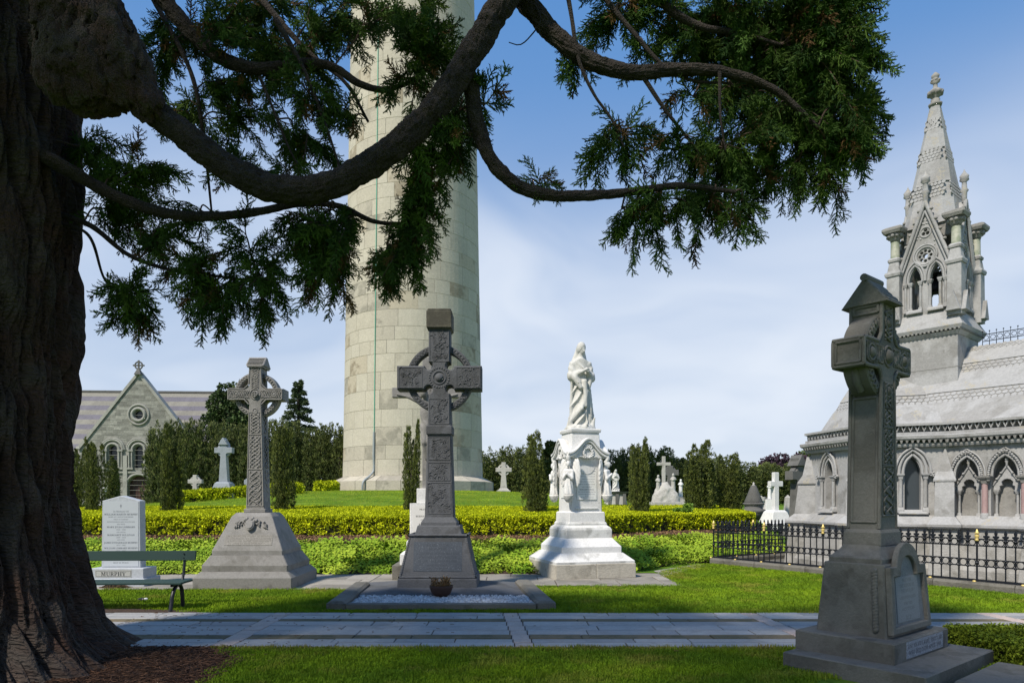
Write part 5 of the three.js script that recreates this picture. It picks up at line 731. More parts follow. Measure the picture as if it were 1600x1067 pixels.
  const roofFace = (a, b, c, d, tiles) => { // a,b eaves left to right; c,d ridge right, left
    const g = new THREE.Group(); g.name = 'roof_slope'; t.add(g); const Pq = (u, v) => a.clone().lerp(b, u).lerp(d.clone().lerp(c, u), v), n = b.clone().sub(a).cross(d.clone().sub(a)).normalize();
    const cuts = [0, 0.3, 0.43, 0.66, 0.78, 0.93, 1]; for (let i = 0; i + 1 < cuts.length; i++) { const p = [Pq(0, cuts[i]), Pq(1, cuts[i]), Pq(1, cuts[i + 1]), Pq(0, cuts[i + 1])].map((q) => q.toArray()), l = n.clone().multiplyScalar(0.02); if (i % 2 === 0) { const hi = p.map((q) => V(...q).add(l).toArray()); obj('roof_course', quads([hi, [p[0], p[1], hi[1], hi[0]], [hi[3], hi[2], p[2], p[3]]]), M.mausoRoof, g); } else obj('roof_course', quads([p]), M.mausoDark, g);
      if (i % 2 === 1 && tiles) { const wlen = Pq(0, cuts[i]).distanceTo(Pq(1, cuts[i])), cnt = Math.min(70, Math.floor(wlen / 0.115)), sc = []; for (let rr = 0; rr < 3; rr++) for (let k = 0; k < cnt; k++) { const u = (k + 0.5 + (rr % 2) * 0.5) / cnt; if (u > 0.995) continue; const q = Pq(u, lerp(cuts[i], cuts[i + 1], (rr + 0.35) / 3)).addScaledVector(n, 0.006), h = new THREE.CylinderGeometry(0.054, 0.058, 0.014, 6); h.applyQuaternion(new THREE.Quaternion().setFromUnitVectors(V(0, 1, 0), n)).translate(q.x, q.y, q.z); sc.push(h); } stuff(obj('scale_tiles', sc, M.mausoRoof, g)); } }
    return g; };
  const up = (p, y) => V(p.x, y, p.z), cen = V(9.4, 0, -17.2), ins = (p, k) => up(p.clone().lerp(cen, k), 3.16);
  roofFace(ins(Q, 0.1), ins(P, 0.1), R0, R0.clone().add(V(-0.02, 0, -0.05)), true); roofFace(ins(P, 0.1), ins(O, 0.06), R1, R0, true); roofFace(ins(Q2, 0.1), ins(Q, 0.1), R0, R1, false);
  const e0 = O.clone().addScaledVector(U, -0.9), e1 = E; roofFace(up(e0.clone().addScaledVector(In, 0.12), 3.16), up(e1.clone().addScaledVector(In, 0.12), 3.16), up(e1.clone().addScaledVector(In, 1.6), 5.05), up(e0.clone().addScaledVector(In, 1.6), 5.05), true);
  obj('back_wall', [quads([[e1.clone().addScaledVector(In, 0.1), e1.clone().addScaledVector(In, 3.2), up(e1.clone().addScaledVector(In, 3.2), 3.16), up(e1.clone().addScaledVector(In, 1.6), 5.05)].map((p) => p.toArray()), [e0.clone().addScaledVector(In, 3.2), e1.clone().addScaledVector(In, 3.2), up(e1.clone().addScaledVector(In, 3.2), 3.16), up(e0.clone().addScaledVector(In, 3.2), 3.16)].map((p) => p.toArray()), [up(e0.clone().addScaledVector(In, 3.2), 3.16), up(e1.clone().addScaledVector(In, 3.2), 3.16), up(e1.clone().addScaledVector(In, 1.6), 5.05), up(e0.clone().addScaledVector(In, 1.6), 5.05)].map((p) => p.toArray())])], m, t);
  // iron cresting on the ridges
  const crest = (a, b, mat) => { const c = new THREE.Group(); c.name = 'ridge_cresting'; t.add(c); const d = b.clone().sub(a), L = d.length(); c.position.copy(a); c.rotation.y = Math.atan2(-d.z, d.x); obj('crest_rail', [bx(L, 0.016, 0.016, L / 2, 0.09, 0), bx(L, 0.016, 0.016, L / 2, 0.24, 0)], mat, c); const n = Math.floor(L / 0.13); for (let i = 0; i <= n; i++) { const x = i / n * L; obj('crest_bar', [bar([x, 0, 0], [x, 0.33, 0], 0.009, 0.004, 5), ball(0.016, x, 0.31, 0, 1, 1, 1, 4)], mat, c); if (i < n) obj('crest_scroll', ring(0.048, 0.006, x + L / n / 2, 0.165, 0, 14, 4), mat, c); } };
  const rl = up(O.clone().addScaledVector(In, 1.6), 5.05); crest(rl.clone().addScaledVector(U, 0.12), rl.clone().addScaledVector(U, 4), M.iron); crest(R0, R1.clone().lerp(R0, 0.35), M.rust);
  // ---- belfry and spire
  const S = new THREE.Group(); S.name = 'belfry'; t.add(S); S.position.set(9.98, 0, -16.5); S.rotation.y = -0.873;   // +z looks to the left and toward the eye
  obj('tower_shaft', tower([[2.9, 1.38, 1.38], [5.3, 1.36, 1.36]], 0.01), m, S); for (const y of [3.9, 4.55]) obj('string_joint', tower([[y, 1.378, 1.378], [y + 0.012, 1.378, 1.378]], 0.01), M.mausoDark, S);
  obj('tower_cornice', [tower([[5.28, 1.4, 1.4], [5.36, 1.52, 1.52]], 0.006), tower([[5.4, 1.58, 1.58], [5.47, 1.64, 1.64], [5.5, 1.62, 1.62]], 0.006), tower([[5.5, 1.6, 1.6], [5.84, 1.26, 1.26]], 0.006)], M.mausoRoof, S); obj('cornice_leaves', [0, 1, 2, 3].flatMap((k) => [...Array(18)].map((_, i) => ball(0.032, -0.74 + i * 0.087, 5.385, 0.765, 1, 1, 1, 4).rotateY(k * Math.PI / 2))), M.mausoDark, S);
  const Z = 0.6, lan = (cx, w, y0, ys, yt) => lancet(cx, w, y0, ys, yt), circ = (x, y, r) => { const q = new THREE.Path(); q.absarc(x, y, r, 0, Math.PI * 2); return q; };
  for (let k = 0; k < 4; k++) {
    const F = new THREE.Group(); F.name = 'belfry_face'; S.add(F); F.rotation.y = k * Math.PI / 2;
    const s = poly([[-0.56, 5.82], [0.56, 5.82], [0.56, 6.9], [0, 8.42], [-0.56, 6.9]]); s.holes.push(lan(-0.22, 0.13, 5.98, 6.62, 6.98), lan(0.22, 0.13, 5.98, 6.62, 6.98));
    for (let i = 0; i < 8; i++) s.holes.push(circ(0.115 * Math.cos(i * 0.7854), 7.2 + 0.115 * Math.sin(i * 0.7854), 0.036)); s.holes.push(circ(0, 7.2, 0.06)); for (let i = 0; i < 3; i++) s.holes.push(circ(0.05 * Math.cos(1.57 + i * 2.094), 7.74 + 0.05 * Math.sin(1.57 + i * 2.094), 0.04));
    obj('face_masonry', ext(s, 0.12, 0, Z - 0.12), m, F);
    obj('tracery', [ring(0.2, 0.03, 0, 7.2, Z, 28, 6), ring(0.245, 0.025, 0, 7.2, Z + 0.015, 28, 6), ring(0.115, 0.02, 0, 7.74, Z, 20, 6), ...archTube(-0.22, 0.16, 6.62, 7.03, Z, 0.03), ...archTube(0.22, 0.16, 6.62, 7.03, Z, 0.03), ...archTube(-0.22, 0.215, 6.62, 7.1, Z + 0.02, 0.025), ...archTube(0.22, 0.215, 6.62, 7.1, Z + 0.02, 0.025)], M.mausoRoof, F);
    for (const x of [-0.42, -0.31, -0.1, 0.1, 0.31, 0.42]) obj('colonnette', [bar([x, 6.02, Z + 0.01], [x, 6.55, Z + 0.01], 0.032, 0.032, 9), tower([[6.54, 0.07, 0.07], [6.6, 0.105, 0.105], [6.63, 0.105, 0.105]], 0.008, x, Z + 0.01), tower([[5.94, 0.1, 0.1], [6.03, 0.075, 0.075]], 0.008, x, Z + 0.01)], M.mausoRoof, F);
    for (const x of [-0.22, 0.22]) obj('sill', tower([[5.9, 0.34, 0.16], [5.94, 0.34, 0.16], [5.98, 0.3, 0.1]], 0.004, x, Z + 0.01), M.mausoRoof, F);
    obj('gable_coping', [-1, 1].flatMap((e) => [tube([[e * 0.62, 6.72, Z + 0.03], [0, 8.44, Z + 0.03]], 0.045, 1, 6), tube([[e * 0.54, 6.72, Z + 0.04], [0, 8.22, Z + 0.04]], 0.022, 1, 6)]), M.mausoRoof, F);
    obj('crockets', [0.12, 0.27, 0.42, 0.57, 0.72, 0.87].flatMap((f) => [-1, 1].map((e) => ball(0.045, e * lerp(0.66, 0.05, f), lerp(6.78, 8.46, f), Z + 0.03, 1, 0.9, 1, 5))), M.mausoDark, F);
    obj('gable_finial', lathe([[0.001, 8.36], [0.055, 8.4], [0.06, 8.62], [0.09, 8.66], [0.06, 8.7], [0.05, 8.86], [0.1, 8.9], [0.085, 8.96], [0.1, 8.99], [0.03, 9.08], [0.001, 9.16]], 10).translate(0, 0, Z), M.mausoRoof, F);
    const lv = []; const r = rng(120 + k); for (let i = 0; i < 46; i++) { const y = 7.35 + r() * 0.8, w = (8.3 - y) * 0.3; const x = (r() - 0.5) * 2 * w; if (Math.hypot(x, y - 7.74) < 0.15 || Math.hypot(x, y - 7.2) < 0.28) continue; lv.push(ball(0.026, x, y, Z, 1, 0.8, 0.7, 4)); } obj('leaf_carving', lv, m, F);
    // corner pier, column and capital
    const cx = 0.64; obj('corner_pier', [tower([[5.7, 0.3, 0.3], [6.85, 0.28, 0.28]], 0.01, cx, cx), tower([[6.84, 0.33, 0.33], [6.9, 0.36, 0.36], [6.94, 0.34, 0.34]], 0.01, cx, cx), tower([[6.93, 0.28, 0.28], [7.2, 0.2, 0.2]], 0.02, cx, cx), tower([[7.19, 0.25, 0.25], [7.24, 0.27, 0.27], [7.28, 0.22, 0.22]], 0.03, cx, cx)], m, F);
    obj('corner_column', bar([cx, 7.27, cx], [cx, 7.68, cx], 0.1, 0.095, 14), M.greenMarble, F);
    obj('corner_capital', [lathe([[0.001, 7.66], [0.1, 7.67], [0.11, 7.72], [0.17, 7.82], [0.19, 7.86], [0.001, 7.87]], 12).translate(cx, 0, cx), ...[...Array(10)].map((_, i) => ball(0.045, cx + 0.15 * Math.cos(i * 0.628), 7.8, cx + 0.15 * Math.sin(i * 0.628), 1, 1, 1, 4)), tower([[7.86, 0.4, 0.4], [7.92, 0.46, 0.46], [7.97, 0.46, 0.46], [8.0, 0.38, 0.38]], 0.03, cx, cx)], M.mausoDark, F);
    obj('pier_gablet', [-1, 1].map((e) => ext(poly([[-0.15, 0], [0.15, 0], [0, 0.44]]), 0.1, 0.01, 0).translate(e > 0 ? cx : 0, 5.78, e > 0 ? cx + 0.13 : 0).applyMatrix4(e > 0 ? new THREE.Matrix4() : new THREE.Matrix4().makeRotationY(Math.PI / 2).setPosition(cx + 0.13, 0, cx))), M.mausoRoof, F);
    obj('cornice_beam', bx(1.0, 0.12, 0.16, 0, 7.86, Z - 0.16), M.mausoDark, F);
  }
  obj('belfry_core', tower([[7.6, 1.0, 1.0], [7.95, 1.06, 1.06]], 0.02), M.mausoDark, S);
  // octagonal-cornered spire in courses, three of them scaled
  const wAt = (y) => lerp(1.14, 0.2, (y - 7.9) / 2.95); const lev = [7.9, 8.55, 8.9, 9.45, 9.75, 10.25, 10.5, 10.85];
  for (let i = 0; i + 1 < lev.length; i++) { const y0 = lev[i], y1 = lev[i + 1], tile = i % 2 === 1, e = tile ? -0.03 : 0; obj(tile ? 'scaled_course' : 'spire_course', tower([[y0, wAt(y0) + e, wAt(y0) + e], [y1, wAt(y1) + e, wAt(y1) + e]], wAt(y0) * 0.16), M.mausoRoof, S);
    if (tile) { const sc = []; for (let k = 0; k < 4; k++) for (let rr = 0; rr < 4; rr++) { const y = lerp(y0, y1, (rr + 0.5) / 4), w = wAt(y), n = Math.max(2, Math.round(w * 0.8 / 0.085)); for (let q = 0; q < n; q++) sc.push(new THREE.CylinderGeometry(0.043, 0.043, 0.022, 6).rotateX(Math.PI / 2).rotateX(-0.16).translate(((q + 0.5 + (rr % 2) * 0.5 - 0.25) / n - 0.5) * w * 0.8, y, w / 2 - 0.008).rotateY(k * Math.PI / 2)); } stuff(obj('scale_tiles', sc, M.mausoRoof, S)); } }
  obj('spire_finial', [lathe([[0.001, 10.82], [0.13, 10.84], [0.15, 10.9], [0.09, 10.94], [0.1, 11.0], [0.06, 11.04], [0.14, 11.1], [0.17, 11.18], [0.1, 11.24], [0.05, 11.28], [0.045, 11.38], [0.1, 11.42], [0.05, 11.46], [0.075, 11.52], [0.09, 11.57], [0.03, 11.64], [0.001, 11.66]], 14), ...[...Array(8)].map((_, i) => ball(0.045, 0.14 * Math.cos(i * 0.785), 11.15, 0.14 * Math.sin(i * 0.785), 1, 1.3, 1, 4)), ...[...Array(6)].map((_, i) => ball(0.035, 0.08 * Math.cos(i * 1.047), 11.45, 0.08 * Math.sin(i * 1.047), 1, 1, 1, 4))], M.mausoDark, S);
  obj('bell_frame', [bar([-0.3, 6.9, 0], [0.3, 6.9, 0], 0.04), lathe([[0.001, 6.55], [0.16, 6.45], [0.13, 6.6], [0.09, 6.78], [0.03, 6.86], [0.001, 6.87]], 14)], M.iron, S);
}

// ---------------------------------------------------------------- the round tower on its mound
{
  const t = thing('round_tower', 'huge pale limestone round tower rising out of the picture', 'tower', [TOWER[0], 0, TOWER[1]], 0), Y0 = 2.86, R = (y) => 4.06 - (y - Y0) * 0.0178, rr = rng(201);
  obj('tower_core', lathe([[R(Y0) - 0.014, Y0 - 1], [R(Y0) - 0.014, Y0], [R(44) - 0.014, 44], [0.01, 46]], 64), M.joint, t);
  const mats = [M.towerA, M.towerA, M.towerB, M.towerB, M.towerC, M.towerD, M.towerA, M.towerB];
  const seg = (r0, r1, y0, y1, a0, a1, out) => { const g = 0.004, n = 5, P = []; const A = a0 + g / r0, B = a1 - g / r0, ya = y0 + g, yb = y1 - g, c = 0.006;
    const pt = (a, y, r) => [r * Math.sin(a), y, r * Math.cos(a)]; for (let i = 0; i < n; i++) { const u = lerp(A + c / r0, B - c / r0, i / n), v = lerp(A + c / r0, B - c / r0, (i + 1) / n), ro = r0 + out, r2 = r1 + out; P.push([pt(u, ya + c, ro), pt(v, ya + c, ro), pt(v, yb - c, r2), pt(u, yb - c, r2)]); const ub = lerp(A, B, i / n), vb = lerp(A, B, (i + 1) / n); P.push([pt(ub, ya, r0 - 0.012), pt(vb, ya, r0 - 0.012), pt(v, ya + c, ro), pt(u, ya + c, ro)], [pt(u, yb - c, r2), pt(v, yb - c, r2), pt(vb, yb, r1 - 0.012), pt(ub, yb, r1 - 0.012)]); }
    P.push([pt(A, ya, r0 - 0.012), pt(A + c / r0, ya + c, r0 + out), pt(A + c / r0, yb - c, r1 + out), pt(A, yb, r1 - 0.012)], [pt(B, ya, r0 - 0.012), pt(B, yb, r1 - 0.012), pt(B - c / r0, yb - c, r1 + out), pt(B - c / r0, ya + c, r0 + out)]); return quads(P); };
  let y = Y0, row = 0; const back = []; let count = 0;
  while (y < 40) { const h = 0.72 + rr() * 0.34, r0 = R(y), r1 = R(y + h); let a = -Math.PI / 2 - 0.15 - rr() * 0.2; const end = Math.PI / 2 + 0.15;
    while (a < end) { const w = (0.8 + rr() * 0.95) / r0, out = (rr() - 0.3) * 0.008, g = seg(r0, r1, y, y + h, a, a + w, out); if (y < 27.5 && count < 300) { obj('ashlar_block', g, mats[Math.floor(rr() * 8)], t); count++; } else back.push(g); a += w; }
    y += h; row++; }
  stuff(obj('upper_ashlar', back, M.towerA, t));
  const pn2 = 22; for (let i = 0; i < pn2; i++) { const a = i / pn2 * 2 * Math.PI, b = (i + 0.985) / pn2 * 2 * Math.PI, pt = (q, r, yy) => [r * Math.sin(q), yy, r * Math.cos(q)], base = 1.7; obj('plinth_stone', quads([[pt(a, 4.72, base), pt(b, 4.72, base), pt(b, 4.72, 2.58), pt(a, 4.72, 2.58)], [pt(a, 4.72, 2.58), pt(b, 4.72, 2.58), pt(b, 4.07, 2.87), pt(a, 4.07, 2.87)]]), i % 3 ? M.towerA : M.towerC, t); }
  const ca = -0.405, cp = (yy, o) => [(R(yy) + o) * Math.sin(ca), yy, (R(yy) + o) * Math.cos(ca)];
  obj('lightning_strip', tube([cp(4.6, 0.03), cp(10, 0.03), cp(20, 0.03), cp(40, 0.03)], 0.028, 20, 5), M.copperPipe, t); obj('drain_pipe', tube([cp(5.2, 0.05), cp(4, 0.06), cp(3.1, 0.06), [4.35 * Math.sin(ca - 0.01), 2.86, 4.35 * Math.cos(ca - 0.01)], [4.8 * Math.sin(ca - 0.035), 2.5, 4.8 * Math.cos(ca - 0.035)], [4.8 * Math.sin(ca - 0.045), 1.95, 4.8 * Math.cos(ca - 0.045)]], 0.06, 30, 7), M.greyPipe, t);
}
// ---------------------------------------------------------------- the chapel
{
  const d = 70, s = d / FOC, t = thing('chapel', 'grey stone chapel with striped slate roof and cross topped gable', 'chapel', [at(216, 780, d).x, 1.0, -d], 0.06), yy = (py) => EYE - 1.0 - (py - HOR) * s;
  const apex = yy(584), eave = yy(700), hw = 5.75, arch = (x, w, y0, ys) => { const q = new THREE.Path(); q.moveTo(x - w, y0); q.lineTo(x + w, y0); q.lineTo(x + w, ys); q.absarc(x, ys, w, 0, Math.PI); q.lineTo(x - w, y0); return q; };
  const g = poly([[-hw, 0], [hw, 0], [hw, eave], [0, apex], [-hw, eave]]); const cy = yy(648), wx = [-2.5, 0, 2.5]; g.holes.push((() => { const q = new THREE.Path(); q.absarc(0, cy, 0.42, 0, 6.283); return q; })()); for (const x of wx) g.holes.push(arch(x, 0.42, yy(731), yy(703))); g.holes.push(arch(0, 1.05, 0, 1.9));
  obj('gable_wall', ext(g, 0.8, 0, -0.8), M.chapel, t);
  for (let k = 0; k < 24; k++) { const y = 0.5 + k * 0.5; if (y > apex - 1.2) break; const w = y < eave ? hw : hw * (apex - y) / (apex - eave); obj('course_joint', bx(2 * w - 0.1, 0.03, 0.02, 0, y, 0.004), M.chapel, t).visible = true; }
  obj('rose_window', [ring(0.62, 0.16, 0, cy, 0.06, 28, 8), ring(1.0, 0.12, 0, cy, 0.02, 28, 6)], M.chapelTrim, t); obj('rose_glass', new THREE.CircleGeometry(0.45, 20).translate(0, cy, -0.3), M.glass, t);
  for (const x of wx) { const w = new THREE.Group(); w.name = 'window'; t.add(w); obj('window_glass', ext(new THREE.Shape(arch(x, 0.42, yy(731), yy(703)).getPoints(12)), 0.05, 0, -0.4), M.glass, w); const a = (R2, r) => new THREE.TorusGeometry(R2, r, 6, 20, Math.PI).translate(x, yy(703), 0.06); obj('window_arch', [a(0.62, 0.12), a(0.98, 0.12), a(1.15, 0.08)], M.chapelTrim, w); for (const e of [-1, 1]) for (const o of [0.62, 0.9]) obj('window_column', [bar([x + e * o, yy(731), 0.1], [x + e * o, yy(705), 0.1], 0.09), bx(0.26, 0.2, 0.26, x + e * o, yy(704), 0.1), bx(0.26, 0.2, 0.26, x + e * o, yy(732), 0.1)], M.chapelTrim, w); }
  obj('string_course', bx(2 * hw, 0.16, 0.2, 0, yy(738), 0.04), M.chapelTrim, t); for (const x of [-1.25, 1.25]) obj('pilaster', bx(0.4, yy(712), 0.25, x, yy(712) / 2, 0.08), M.chapelTrim, t);
  obj('door', ext(new THREE.Shape(arch(0, 1.05, 0, 1.9).getPoints(12)), 0.1, 0, -0.5), M.door, t); for (let i = -3; i <= 3; i++) obj('door_plank', bx(0.02, 2.6, 0.02, i * 0.28, 1.3, -0.39), M.glass, t); obj('door_arch', [new THREE.TorusGeometry(1.2, 0.14, 6, 24, Math.PI).translate(0, 1.9, 0.05)], M.chapelTrim, t);
  for (const e of [-1, 1]) obj('coping', tower([[-0.12, 0.4, 1.1], [0.14, 0.34, 1.0]], 0.02).applyMatrix4(new THREE.Matrix4().makeScale(1, 1, 1)).rotateZ(0).scale(1, 1, 1).applyMatrix4(new THREE.Matrix4()).translate(0, 0, 0).applyMatrix4(new THREE.Matrix4().makeTranslation(e * (hw + 0.05), eave, -0.35)), M.chapelTrim, t);
  for (const e of [-1, 1]) obj('coping', quads([[[e * (hw + 0.35), eave - 0.2, 0.12], [0, apex + 0.28, 0.12], [0, apex + 0.28, -0.9], [e * (hw + 0.35), eave - 0.2, -0.9]], [[e * (hw + 0.35), eave - 0.2, 0.12], [0, apex + 0.28, 0.12], [0, apex - 0.12, 0.12], [e * (hw - 0.0), eave - 0.24, 0.12]]]), M.chapelTrim, t);
  const cr = obj('gable_cross', [ring(0.36, 0.08, 0, yy(571), 0, 20, 6), bx(0.14, 1.15, 0.14, 0, yy(572), 0), bx(1.1, 0.14, 0.14, 0, yy(571), 0), tower([[apex - 0.1, 0.7, 0.7], [apex + 0.45, 0.25, 0.25], [yy(578), 0.2, 0.2]], 0.03)], M.farDark, t);
  // main roof behind, slates in buff and purple stripes
  const ry = yy(606) + 0.6, x0 = -22, x1 = yy(0) * 0 + 8.6, zr = -7, ey = eave - 0.6, ze = -0.9, n = 13; for (let i = 0; i < n; i++) { const a = i / n, b = (i + 1) / n, L = (f) => [lerp(ey, ry, f), lerp(ze, zr, f)], xr = (f) => lerp(x1 + 2.2, x1 - 1.0, f), [ya, za] = L(a), [yb, zb] = L(b); obj('slate_band', quads([[[x0, ya, za], [xr(a), ya, za], [xr(b), yb, zb], [x0, yb, zb]], [[xr(a), ya, za], [xr(a), ya, -14 - za], [xr(b), yb, -14 - zb], [xr(b), yb, zb]], [[x0, ya, -14 - za], [xr(a), ya, -14 - za], [xr(b), yb, -14 - zb], [x0, yb, -14 - zb]]]), i % 2 ? M.slatePurple : M.slateBuff, t); }
  obj('ridge', bx(x1 - x0 - 1, 0.2, 0.3, (x0 + x1 - 1) / 2, ry + 0.05, zr), M.farDark, t); obj('nave_wall', bx(x1 - x0 + 1.6, ey, 11.6, (x0 + x1 + 1.6) / 2, ey / 2, -7), M.chapel, t); obj('spire_vane', [bar([x1 - 1, ry, zr], [x1 - 1, ry + 1.6, zr], 0.12, 0.02), ball(0.16, x1 - 1, ry + 1.0, zr)], M.farDark, t);
}
// ---------------------------------------------------------------- foliage that is built leaf by leaf
function leafCloud(list, r) {   // list of {p, dir, s, n, w, c, spread}
  const pos = [], col = []; const q = new THREE.Quaternion(), a = V(0, 0, 0), Y = V(0, 1, 0);
  for (const { p, dir, s, n, w, c, spread } of list) for (let i = 0; i < n; i++) {
    a.set(dir.x + (r() - 0.5) * spread, dir.y + (r() - 0.5) * spread, dir.z + (r() - 0.5) * spread).normalize(); q.setFromUnitVectors(Y, a); const rl = r() * 6.283, k = 0.7 + r() * 0.6, L = s * k, W = s * w * k, ux = V(Math.cos(rl), 0, Math.sin(rl)).applyQuaternion(q), o = p.clone().add(V((r() - 0.5) * s, (r() - 0.5) * s, (r() - 0.5) * s)), m = o.clone().addScaledVector(a, L * 0.5), e = o.clone().addScaledVector(a, L);
    const l = m.clone().addScaledVector(ux, W), g = m.clone().addScaledVector(ux, -W); pos.push(o.x, o.y, o.z, l.x, l.y, l.z, e.x, e.y, e.z, o.x, o.y, o.z, e.x, e.y, e.z, g.x, g.y, g.z); const b = 0.75 + r() * 0.5; for (let j = 0; j < 6; j++) col.push(c[0] * b, c[1] * b, c[2] * b); }
  const g = new THREE.BufferGeometry(); g.setAttribute('position', new THREE.Float32BufferAttribute(pos, 3)); g.setAttribute('color', new THREE.Float32BufferAttribute(col, 3)); g.computeVertexNormals(); return g;
}
M.crown = new THREE.MeshStandardMaterial({ vertexColors: true, roughness: 0.8, side: THREE.DoubleSide });
function yewCrown(seed, stems, H, Rr, tufts, leaf, c, c2, perTuft = 7) {   // upright plumes packed into a column
  const r = rng(seed), L = []; for (let i = 0; i < stems; i++) { const a = r() * 6.283, q = Rr * 0.62 * Math.sqrt(r()), h = H * (i === 0 ? 1 : 0.62 + 0.36 * r()), bx0 = q * Math.cos(a) * 0.8, bz0 = q * Math.sin(a) * 0.8, tx = q * Math.cos(a) * 1.25, tz = q * Math.sin(a) * 1.25, w = Rr * (0.3 + 0.16 * r());
    for (let k = 0; k < tufts; k++) { const f = Math.pow(r(), 0.85), y = 0.02 + f * h, an = r() * 6.283, rad = w * Math.pow(Math.max(0, 1 - Math.pow(f, 2.6)), 0.6) * (0.65 + 0.4 * r()), x = lerp(bx0, tx, f) + rad * Math.cos(an), z = lerp(bz0, tz, f) + rad * Math.sin(an); const t2 = r(); L.push({ p: V(x, y, z), dir: V(Math.cos(an) * 0.55, 1, Math.sin(an) * 0.55), s: leaf, n: perTuft, w: 0.16, c: [lerp(c[0], c2[0], t2), lerp(c[1], c2[1], t2), lerp(c[2], c2[2], t2)], spread: 1.1 }); } }
  return leafCloud(L, r);
}
const yewNear = [1, 2, 3].map((k) => yewCrown(300 + k, 10, 1, 0.2, 240, 0.026, [0.035, 0.055, 0.01], [0.13, 0.155, 0.02], 9));
const yewFar = [1, 2].map((k) => yewCrown(320 + k, 14, 1, 0.24, 80, 0.038, [0.035, 0.055, 0.014], [0.12, 0.145, 0.028], 7));
const trunkYew = boxUV(join(new THREE.CylinderGeometry(0.02, 0.035, 0.7, 7).translate(0, 0.3, 0)), 1);
let yewNo = 0;
function yew(px, top, base, w, d, label, group, kind = yewNear, lean = 0) {
  const p = at(px, base, d), H = (base - top) * d / FOC, t = thing(kind === yewNear ? 'irish_yew' : 'yew_tree', label, 'yew tree', [p.x, land(p.x, p.z) - 0.02, p.z], yewNo * 2.4, group), k = yewNo++ % kind.length, full = at(px, top, d).y - land(p.x, p.z);
  const wid = w * d / FOC / 0.4; raw('trunk', trunkYew, M.limb, t).scale.set(wid, full, wid); const c = raw('crown', kind[k], M.crown, t); c.scale.set(wid, full, wid); t.rotation.z = lean; return t;
}
yew(118, 700, 805, 40, 21.5, 'columnar yew half hidden behind the great tree trunk'); yew(148, 687, 805, 34, 20, 'slender columnar yew just right of the great trunk'); yew(172, 716, 785, 34, 24, 'short leaning yew behind the gabled headstone', undefined, yewNear, 0.06);
yew(268, 664, 805, 44, 20, 'tall columnar yew between the headstone and left celtic cross'); yew(441, 662, 805, 44, 20.5, 'columnar yew rising behind the left celtic cross shaft'); yew(643, 660, 800, 30, 20, 'narrow columnar yew left of the black celtic cross');
yew(836, 678, 805, 52, 19.5, 'dark columnar yew just left of the white statue monument'); yew(997, 688, 800, 44, 21, 'columnar yew with several tips right of the white monument'); yew(1096, 690, 800, 56, 23.6, 'broad dark yew right of the calvary group'); yew(1141, 710, 798, 46, 24.2, 'shorter yew at the right end of the long hedge');
{ const r = rng(340); for (let i = 0; i < 26; i++) yew(240 + i * 12.1, 656 + (i < 2 ? 12 : 0) + (i > 18 ? 6 : 0) + 10 * r(), 790, 38, 43 + (i % 2) * 1.6, 'yew in the dense dark row between chapel and tower', 'yews in the row between chapel and tower', yewFar); }
{ const r = rng(341); for (let i = 0; i < 38; i++) { const px = 752 + i * 13.2 + r() * 6; yew(px, 698 + 10 * r() + (i > 22 ? 10 : 0) + (i > 28 ? 14 : 0), 790, 40, 60 + (i % 2) * 3, 'yew in the distant dark row right of the tower', 'yews in the distant row right of the tower', yewFar); } }
function broadTree(name, label, px, top, base, w, d, c, c2, seed, clumps = 26) {
  const r = rng(seed), p = at(px, base, d), H = at(px, top, d).y - land(p.x, p.z), W = w * d / FOC / 2, L = []; const t = thing(name, label, 'tree', [p.x, land(p.x, p.z), p.z], 0); const ls = Math.max(0.05, d * 0.0032);
  for (let i = 0; i < clumps; i++) { const a = r() * 6.283, f = r(), q = Math.sqrt(r()), cx = W * 0.78 * q * Math.cos(a) * (1 - 0.45 * f * f), cz = W * 0.78 * q * Math.sin(a) * (1 - 0.45 * f * f), cy = H * lerp(0.42, 0.9, f), cr = W * (0.2 + 0.16 * r()); for (let k = 0; k < 120; k++) { const u = V(r() - 0.5, r() - 0.5, r() - 0.5).normalize(), t2 = r(); L.push({ p: V(cx, cy, cz).addScaledVector(u, cr * (0.75 + 0.35 * r())).multiply(V(1, 1, 1)), dir: u, s: ls, n: 5, w: 0.45, c: [lerp(c[0], c2[0], t2), lerp(c[1], c2[1], t2), lerp(c[2], c2[2], t2)], spread: 1.6 }); } }
  obj('trunk', [tube([[0, 0, 0], [0.1, H * 0.25, 0], [0, H * 0.55, 0.1], [0.05, H * 0.85, 0]], W * 0.06, 12, 7), ...[0, 1, 2, 3].map((k) => tube([[0, H * 0.3, 0], [W * 0.3 * Math.cos(k * 1.6), H * 0.5, W * 0.3 * Math.sin(k * 1.6)], [W * 0.5 * Math.cos(k * 1.6), H * 0.68, W * 0.5 * Math.sin(k * 1.6)]], W * 0.028, 8, 5))], M.limb, t);
  raw('crown', leafCloud(L, r), M.crown, t); return t;
}
broadTree('broadleaf_tree', 'bushy green tree behind the left celtic cross ring', 366, 588, 790, 96, 66, [0.03, 0.055, 0.015], [0.075, 0.12, 0.03], 351, 34);
